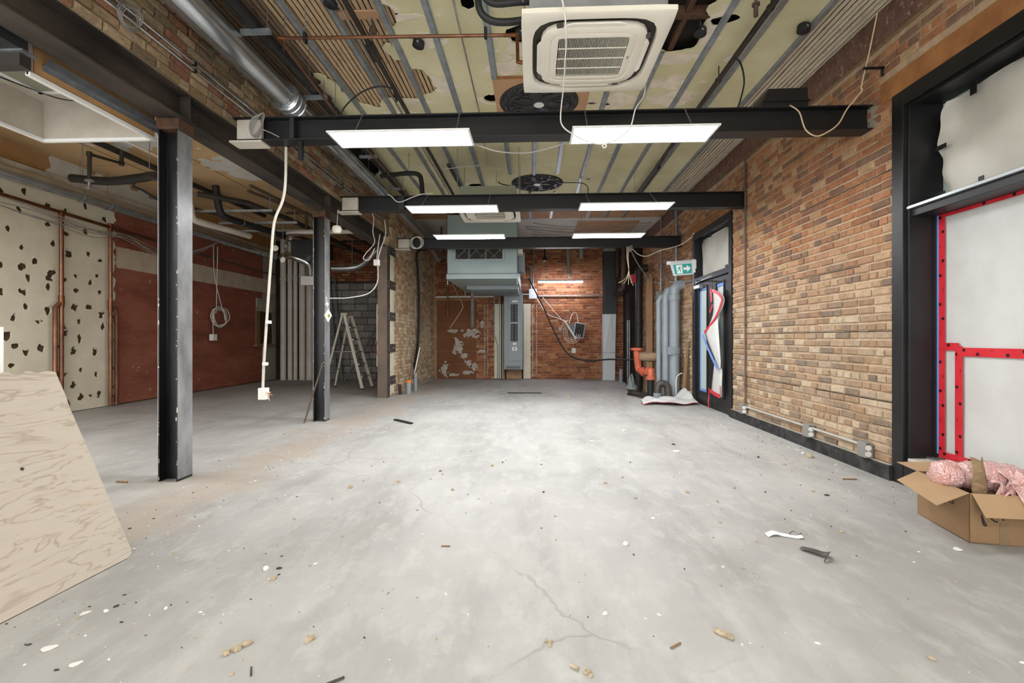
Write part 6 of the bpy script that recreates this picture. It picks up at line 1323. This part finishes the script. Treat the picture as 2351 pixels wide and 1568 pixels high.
# ------------------------------------------------------------------ plywood leaning at the left
py = thing('plywood_sheet', 'pale plywood sheet with a frayed top leaning near the first column', 'plywood', (-2.4, 1.8, 0))
O_ = Vector((-2.2, 2.55, 0.0)); eS = Vector((-.05, -1, 0)).normalized(); eT = Vector((-.44, -.02, 1.02)).normalized(); LT = 1.115
def ptop(S_): return LT - .012 + .035 * np.floor(vnoise(S_, S_, 13, 4) * 3 + 1) / 3 - .02 * vnoise(S_, S_, 40, 6)
def psh(off, seed):
    return lambda S_, T_: np.minimum(np.minimum(S_ + .012 * np.maximum(0, T_ - .9) * 10 + .004, ptop(S_ + seed) + off - T_), np.minimum(T_ - .002 + np.maximum(0, .03 - S_) * -.6, 1.8 - S_))
nn_ = eS.cross(eT).normalized()
if nn_.x < 0: nn_ = -nn_
for i in range(3):
    fn_ = psh(-.02 * i if i else 0, i * 3.7)
    sheet_obj(['face_veneer', 'core_ply', 'back_ply'][i], ['plywood', 'ply_edge', 'plywood'][i], fn_, (-.01, 1.8, 0, LT + .06), .02, lambda s_, t_: O_ + eS * s_ + eT * t_ - nn_ * (.006 * i) + Vector((0, 0, .002)), .0055, py)
for k, (s_, t_) in enumerate(((.33, .62), (.1, .35), (.5, .9), (.7, .5))):
    c_ = O_ + eS * s_ + eT * t_ + nn_ * .004; B().lathe([(.009, 0), (.008, .002)], c_, nn_, 10).mk('knot', 'debris_dark' if k == 0 else 'ply_edge', py)
wbd = thing('white_board', 'stack of white boards standing upright behind the plywood sheet', 'board', (-2.9, 1.8, 0)); bx('board', 'pure_white', -2.78, -2.755, .7, 2.385, 0, 1.26, wbd); bx('board', 'pure_white', -2.85, -2.79, .7, 2.36, 0, 1.3, wbd); bx('board', 'off_white_dirty', -3.1, -2.86, .7, 2.2, 0, 1.2, wbd); bx('prop', 'board_tan', -2.755, -2.66, .8, 2.0, 0, 1.0, wbd)
# ------------------------------------------------------------------ cardboard box with pink bubble wrap
cb = thing('cardboard_box', 'open brown cardboard box with marker scrawl beside the window sill', 'box', (2.8, 3.1, 0))
A = Vector((2.56, 2.92, 0)); e1 = Vector((.156, .988, 0)); e2 = Vector((.988, -.156, 0)); Hh = .29; Lb, Wb = .48, .4; up_ = Vector((0, 0, 1)); th_ = .005
def slab(p0, u, v, n_, t=th_):
    b = B(); k = b.addv([p0, p0 + u, p0 + u + v, p0 + v, p0 + n_ * t, p0 + u + n_ * t, p0 + u + v + n_ * t, p0 + v + n_ * t])
    b.addf([(3, 2, 1, 0), (4, 5, 6, 7), (0, 1, 5, 4), (1, 2, 6, 5), (2, 3, 7, 6), (3, 0, 4, 7)], k); return b
z0v = Vector((0, 0, .002))
slab(A + z0v, e1 * Lb, up_ * Hh, e2).mk('side', 'cardboard', cb); slab(A + z0v, e2 * Wb, up_ * Hh, e1).mk('side', 'cardboard', cb)
slab(A + e2 * Wb + z0v, e1 * Lb, up_ * Hh, -e2).mk('side', 'cardboard', cb); slab(A + e1 * Lb + z0v, e2 * Wb, up_ * Hh, -e1).mk('side', 'cardboard', cb)
slab(A + z0v, e1 * Lb, e2 * Wb, up_).mk('bottom', 'cardboard', cb)
T0 = A + up_ * Hh
def flap(p0, along, out, name='flap'): return slab(p0, along, out, up_, .004).mk(name, 'cardboard_in', cb)
# each flap is a quad given by hinge and outer corners
def quad(a, b_, c_, d): 
    bb2 = B(); n_ = (Vector(b_) - Vector(a)).cross(Vector(d) - Vector(a)).normalized() * .004; k = bb2.addv([Vector(q_) for q_ in (a, b_, c_, d)] + [Vector(q_) + n_ for q_ in (a, b_, c_, d)])
    bb2.addf([(3, 2, 1, 0), (4, 5, 6, 7), (0, 1, 5, 4), (1, 2, 6, 5), (2, 3, 7, 6), (3, 0, 4, 7)], k); return bb2.mk('flap', 'cardboard_in', cb)
quad(T0, T0 + e1 * Lb, Vector((2.43, 3.3, .255)), Vector((2.33, 2.865, .235)))
quad(T0 + e2 * Wb, T0 + e2 * .012, Vector((2.535, 2.79, .195)), Vector((2.93, 2.74, .2)))
quad(T0 + e1 * Lb, T0 + e1 * Lb + e2 * Wb, T0 + e1 * (Lb + .2) + e2 * (Wb - .04) + up_ * .03, T0 + e1 * (Lb + .2) + e2 * -.02 + up_ * .01)
quad(T0 + e2 * Wb + e1 * Lb, T0 + e2 * Wb, T0 + e2 * (Wb + .15) + up_ * .06, T0 + e2 * (Wb + .15) + e1 * Lb + up_ * .06)
def mark(p0, u, pts, r=.004):
    tb('marker_stroke', 'marker', [p0 + u * a + up_ * c_ for a, c_ in pts], r, cb, n=5, sub=3)
sA = A - e2 * .001; sB = A - e1 * .001
for st_ in ([(.27, .2), (.255, .15)], [(.25, .2), (.235, .15)], [(.215, .21), (.21, .16)], [(.16, .22), (.13, .205), (.14, .185), (.17, .19)]): mark(sA, e1, st_, .003)
for st_ in ([(.06, .17), (.075, .13), (.085, .11), (.07, .115), (.06, .17)], [(.1, .165), (.12, .14), (.14, .135)], [(.16, .17), (.17, .145)]): mark(sB, e2, st_, .004)
slab(A + e2 * .15 - e1 * .001 + z0v, e2 * .05, up_ * .13, -e1, .001).mk('clear_tape', 'kraft', cb)
# bubble wrap
bw = thing('bubble_wrap', 'crumpled pink bubble wrap bulging out of the cardboard box', 'bubble wrap', (2.75, 3.1, .3))
br_ = random.Random(17); ph = [(br_.uniform(3, 9), br_.uniform(2, 7), br_.uniform(0, 6)) for _ in range(8)]
def lump(c0, c1, r0, name, flat=.8, seed=0, nu=40, nv=24, amp=.06):
    c0 = Vector(c0); c1 = Vector(c1); ax = c1 - c0; L_ = ax.length; ax.normalize(); s1 = ax.cross(up_).normalized(); s2 = s1.cross(ax)
    def f(u, v):
        a = 2 * PI * v; e = max(0.0, 1 - abs(2 * u - 1) ** 5) ** .5
        w_ = 1 + amp * sum(math.sin(p_ * u * 2 + q_ * a / 2 * (1 if i % 2 else 2) + h_ + seed) for i, (p_, q_, h_) in enumerate(ph[:5])) * .4 * math.sin(PI * v) + .03 * math.sin(u * 13 + seed)
        r_ = r0 * e * w_
        jt = Vector((br_.uniform(-1, 1), br_.uniform(-1, 1), br_.uniform(-1, 1))) * (.0045 if 0.02 < v < .98 and .03 < u < .97 else 0)
        return c0 + ax * (L_ * u) + s1 * (r_ * math.cos(a)) + s2 * (r_ * flat * math.sin(a)) + jt
    return B().grid(f, nu, nv).mk(name, 'bubble', bw, smooth=80)
lump((2.535, 3.14, .345), (2.68, 3.12, .345), .085, 'roll', .95, 1)
lump((2.65, 3.12, .35), (3.0, 3.06, .34), .095, 'roll', .95, 2)
lump((2.6, 3.25, .3), (2.97, 3.2, .3), .1, 'roll', .6, 3)
def tail(u, v):
    P_ = [(2.9, 3.02, .38), (2.9, 2.94, .335), (2.87, 2.86, .3), (2.83, 2.78, .235), (2.81, 2.72, .2)]
    Q_ = crv(P_, 6); q_ = Q_[min(int(round(v * (len(Q_) - 1))), len(Q_) - 1)]; wd = .19 - .06 * v
    return q_ + Vector(((u - .5) * wd, .02 * math.sin(u * 9 + v * 5), .025 * math.sin(u * 14 + v * 7) + .012))
B().grid(tail, 14, 26).mk('loose_tail', 'bubble', bw, smooth=80, solid=.004)
B().grid(lambda u, v: (2.72 + .16 * u + .04 * math.sin(v * 5), 2.98 - .1 * v, .335 - .06 * v + .03 * math.sin(u * 9 + v * 4)), 12, 12).mk('loose_tail', 'bubble', bw, smooth=80, solid=.004)
kp = thing('kraft_paper', 'crumpled brown kraft paper strip standing in the bubble wrap', 'paper', (2.66, 3.03, .25)); kr = random.Random(6)
B().grid(lambda u, v: (2.632 + (.075 + .012 * math.sin(v * 6)) * u + .008 * v + .004 * kr.random(), 2.985 - .035 * math.sin(PI * u) + .09 * max(0, v - .75) + .008 * kr.random(), .25 + .225 * v + .01 * math.sin(u * 7 + 1) + .005 * kr.random()), 5, 11).mk('strip', 'kraft', kp, solid=.003)
# ------------------------------------------------------------------ rubbish on the floor
CHIPS = [(-1.137, 1.8, 0.057, 'crumb'), (-1.07, 1.664, 0.017, 'tan'), (-1.288, 2.335, 0.035, 'tan'), (-1.319, 2.442, 0.036, 'dark'), (-1.38, 2.43, 0.036, 'white'), (-0.884, 1.869, 0.042, 'tan'), (-1.574, 3.109, 0.023, 'tan'), (-1.997, 2.595, 0.022, 'tan'), (-2.517, 3.085, 0.02, 'dark'), (-2.535, 2.916, 0.025, 'dark'), (-1.859, 2.066, 0.031, 'dark'), (-1.734, 1.953, 0.02, 'dark'), (-1.952, 2.008, 0.049, 'flake'), (-1.943, 1.973, 0.015, 'tan'), (-1.87, 2.028, 0.021, 'white'), (-1.624, 2.059, 0.019, 'white'), (-1.874, 1.776, 0.061, 'flake'), (-1.684, 1.693, 0.048, 'flake'), (-1.718, 1.661, 0.022, 'dark'), (-1.293, 2.151, 0.014, 'dark'), (-1.285, 2.379, 0.022, 'dark'), (-1.171, 2.477, 0.018, 'tan'), (-1.155, 2.502, 0.032, 'flake'), (-1.358, 1.803, 0.012, 'dark'), (-1.349, 1.861, 0.012, 'tan'), (-2.269, 2.639, 0.03, 'flake'), (-1.985, 1.795, 0.014, 'dark'), (-1.567, 2.114, 0.012, 'dark'), (-0.909, 1.957, 0.011, 'dark'), (-2.206, 1.921, 0.015, 'dark'), (-0.286, 4.624, 0.038, 'dark'), (0.087, 4.559, 0.025, 'dark'), (-0.376, 4.493, 0.037, 'tan'), (-0.829, 4.297, 0.035, 'dark'), (-0.789, 4.188, 0.023, 'tan'), (-0.865, 4.054, 0.019, 'dark'), (-1.115, 3.956, 0.033, 'tan'), (-1.458, 3.79, 0.049, 'tan'), (-0.63, 3.77, 0.034, 'tan'), (0.088, 3.746, 0.034, 'dark'), (0.605, 3.993, 0.032, 'tan'), (0.776, 4.161, 0.026, 'tan'), (0.947, 4.676, 0.034, 'dark'), (0.774, 3.633, 0.026, 'tan'), (-0.801, 3.311, 0.018, 'tan'), (0.058, 3.033, 0.017, 'dark'), (0.142, 2.86, 0.016, 'tan'), (0.544, 2.81, 0.035, 'white'), (0.562, 2.682, 0.022, 'dark'), (-1.149, 2.855, 0.018, 'tan'), (-0.653, 5.073, 0.023, 'dark'), (-1.44, 4.591, 0.025, 'dark'), (0.155, 3.237, 0.021, 'tan'), (0.686, 5.627, 0.071, 'flake'), (1.182, 6.253, 0.045, 'white'), (1.522, 5.146, 0.111, 'flake'), (2.279, 4.936, 0.057, 'dark'), (2.81, 5.104, 0.041, 'white'), (2.802, 4.958, 0.088, 'tan'), (2.381, 4.641, 0.049, 'tan'), (2.245, 3.755, 0.047, 'dark'), (2.197, 3.846, 0.031, 'tan'), (1.817, 3.82, 0.031, 'dark'), (1.356, 3.58, 0.026, 'tan'), (1.206, 3.783, 0.034, 'tan'), (0.778, 3.633, 0.026, 'dark'), (1.617, 3.909, 0.031, 'tan'), (1.91, 3.05, 0.03, 'tan'), (1.672, 3.013, 0.021, 'tan'), (1.32, 2.885, 0.023, 'tan'), (0.546, 2.822, 0.031, 'white'), (1.187, 2.763, 0.015, 'tan'), (1.222, 3.175, 0.026, 'tan'), (0.801, 3.233, 0.038, 'flake'), (1.592, 5.482, 0.059, 'dark'), (2.41, 2.826, 0.064, 'flake'), (0.2, 1.729, 0.034, 'crumb'), (0.318, 2.101, 0.025, 'white'), (0.728, 9.817, 0.098, 'tan'), (0.065, 1.887, 0.031, 'crumb'), (0.914, 2.365, 0.017, 'tan'), (1.097, 2.549, 0.02, 'tan'), (1.838, 2.192, 0.013, 'tan'), (1.485, 1.865, 0.036, 'crumb')]
gr_ = random.Random(23); chipm = {}
def chip_mesh(kind, k):
    if (kind, k) in chipm: return chipm[(kind, k)]
    r_ = random.Random(hash_(kind) + k); b = B(); n = 7
    if kind in ('flake',):
        ring = [(math.cos(a) * (.42 + (r_.random() - .5) * .4), math.sin(a) * (.28 + (r_.random() - .5) * .3)) for a in [2 * PI * i / n for i in range(n)]]
        b.prism([(x_, y_, .0 + .05 * r_.random()) for x_, y_ in ring], (0, 0, .05))
    else:
        asp = .45 if kind == 'dark' else .7; hh = .28 if kind == 'dark' else .45
        for z_, s_ in ((0, .9), (hh * .5, 1.0), (hh, .6)):
            b.addv([(math.cos(a) * .5 * s_ * (.8 + .4 * r_.random()), math.sin(a) * .5 * asp * s_ * (.8 + .4 * r_.random()), z_ * (.8 + .3 * r_.random()) if z_ else 0) for a in [2 * PI * i / n for i in range(n)]])
        b.addf([(i, (i + 1) % n, n + (i + 1) % n, n + i) for i in range(n)] + [(n + i, n + (i + 1) % n, 2 * n + (i + 1) % n, 2 * n + i) for i in range(n)] + [tuple(range(2 * n, 3 * n)), tuple(range(n))[::-1]])
    me = b.mesh(kind, origin=(0, 0, 0))[0]; me.materials.append(M[{'tan': 'debris_tan', 'dark': 'debris_dark', 'white': 'debris_white', 'flake': 'debris_white', 'crumb': 'debris_tan'}[kind]]); chipm[(kind, k)] = me; return me
def hash_(s_): return sum(ord(c_) for c_ in s_)
NM = {'tan': ('mortar_crumb', 'small tan mortar crumb lying on the concrete floor', 'rubble', 'tan mortar crumbs on the floor'), 'dark': ('dark_chip', 'small dark splinter lying on the concrete floor', 'splinter', 'dark splinters on the floor'),
      'white': ('plaster_bit', 'small white plaster bit lying on the concrete floor', 'rubble', 'white plaster bits on the floor'), 'flake': ('plaster_flake', 'flat white plaster flake lying on the concrete floor', 'flake', 'white flakes on the floor'), 'crumb': ('mortar_lump', 'broken tan mortar lump in several pieces on the floor', 'rubble', 'broken mortar lumps on the floor')}
for x_, y_, w_, k in CHIPS:
    nm, lb, ct, gp_ = NM[k]
    if k == 'crumb':
        t = thing(nm, lb, ct, (x_, y_, 0), gp_)
        for i in range(5):
            o = link_mesh('piece', chip_mesh('tan', i), None, t, (x_ + w_ * (gr_.random() - .5) * .9, y_ + w_ * (gr_.random() - .5) * 1.2, 0)); s_ = w_ * (.35 + .4 * gr_.random()); o.scale = (s_, s_, s_); o.rotation_euler.z = gr_.random() * 6
        continue
    o = link_mesh(nm, chip_mesh(k, gr_.randrange(4)), None, None, (x_, y_, 0)); hz = 1.0 if k != 'flake' else .7; w_ = w_ * (.85 if k == 'dark' else 1)
    o.scale = (w_ * 1.05, w_ * 1.05, w_ * hz); o.rotation_euler.z = gr_.random() * 6 if k != 'flake' else .6 + (gr_.random() - .5) * .5; tagset(o, lb, ct, gp_)
# grit: thousands of specks, denser along the girder line and the window wall
b = B(); g2 = random.Random(77)
for i in range(2600):
    q_ = g2.random()
    if q_ < .35: x_ = -2.5 + g2.gauss(0, .5); y_ = 1.5 + g2.random() ** 1.4 * 6
    elif q_ < .6: x_ = 2.95 - abs(g2.gauss(0, .45)); y_ = 3.6 + g2.random() * 4
    else: x_ = g2.uniform(-2.4, 2.9); y_ = 1.5 + g2.random() ** 1.3 * 9
    if -3.2 < x_ < -2.2 and y_ < 2.6 and x_ < -2.15: continue
    s_ = .0018 + .0045 * g2.random() ** 3; a = g2.random() * 6; c_, d_ = math.cos(a), math.sin(a); l_ = s_ * (1 + 1.5 * g2.random())
    b.cm = 0 if g2.random() < .22 else (1 if g2.random() < .6 else 2)
    k = b.addv([(x_ + c_ * l_, y_ + d_ * l_, 0), (x_ - d_ * s_, y_ + c_ * s_, 0), (x_ - c_ * l_, y_ - d_ * l_, 0), (x_ + d_ * s_, y_ - c_ * s_, 0), (x_ + c_ * l_ * .4, y_ + d_ * l_ * .4, s_), (x_ - c_ * l_ * .4, y_ - d_ * l_ * .4, s_)])
    b.addf([(0, 1, 4), (1, 5, 4), (1, 2, 5), (2, 3, 5), (3, 4, 5), (3, 0, 4)], k)
go = b.mk('grit', ['debris_dark', 'debris_tan', 'debris_white'], None, label='fine grit and specks scattered over the concrete floor', cat='grit', kind='stuff', origin=(0, 0, 0))
bx('black_bar', 'rubber_black', -.545, .2, 10.45, 10.475, 0, .02, None, label='long thin black bar lying across the floor toward the far wall', cat='bar')
b = B(); b.prism([(-2.03, 6.93, .001), (-1.99, 6.96, .001), (-1.67, 6.66, .001), (-1.7, 6.62, .001)], (0, 0, .02)); b.mk('rubber_strip', 'rubber_black', None, label='short black rubber strip lying on open floor past the columns', cat='strip')
t = thing('paper_strip', 'curled white paper strip on the floor before the cardboard box', 'paper', (1.52, 2.96, 0)); B().grid(lambda u, v: (1.42 + .2 * u, 2.95 + .045 * v * (1 - .3 * u) + .02 * math.sin(u * 5), .004 + .008 * max(0, math.sin(u * 8 - .5)) + .006 * v), 20, 3).mk('strip', 'pure_white', t, smooth=70, solid=.001); B().grid(lambda u, v: (1.56 + .065 * u, 2.975 + .012 * v - .02 * u, .012 + .02 * abs(math.sin(u * 4))), 8, 2).mk('curled_end', 'steel_plate', t, solid=.001)
t = thing('tape_scrap', 'twisted scrap of grey tape on the floor before the cardboard box', 'tape', (1.58, 2.72, 0)); P_ = crv([(1.53, 2.8, .008), (1.56, 2.76, .012), (1.6, 2.715, .01), (1.62, 2.69, .025), (1.61, 2.67, .035), (1.59, 2.66, .02), (1.57, 2.64, .006)], 5)
B().grid(lambda u, v: P_[min(int(round(v * (len(P_) - 1))), len(P_) - 1)] + Vector(((u - .5) * .035, (u - .5) * .04, .004 * math.sin(u * 5 + v * 9))), 3, len(P_) - 1).mk('strip', 'steel_plate', t, smooth=70, solid=.002)
b = B(); b.prism([(.738, 1.985, .001), (.755, 2.005, .001), (.805, 1.96, .001), (.8, 1.938, .001), (.785, 1.94, .001)], (0, 0, .014)); b.mk('slate_chip', 'debris_tan', None, label='long greyish stone chip lying alone in the foreground floor', cat='chip', bevel=.004)
for a_, c_, r_, m_, l_ in (((.535, 1.876), (.582, 1.909), .004, 'plank', 'thin brown stick near the stone chip on the floor'), ((-1.023, 1.704), (-.997, 1.66), .003, 'debris_dark', 'dark nail lying on the floor beside mortar lumps'), ((-.72, 1.62), (-.663, 1.664), .005, 'debris_dark', 'dark splinter strip at the edge of the foreground floor'), ((2.638, 4.189), (2.748, 4.181), .006, 'plank', 'short dark stick lying near the window jamb'), ((-.524, 2.742), (-.472, 2.744), .004, 'plank', 'tiny brown twig lying on the open floor'), ((.14, 1.76), (.167, 1.739), .006, 'debris_tan', 'stubby tan stick lying in the foreground floor'), ((-3.46, 3.85), (-3.36, 3.84), .008, 'plank', 'short wooden offcut beside the foot of the first column')):
    tb('stick', m_, [(a_[0], a_[1], r_), (c_[0], c_[1], r_)], r_, None, n=6, label=l_, cat='stick')
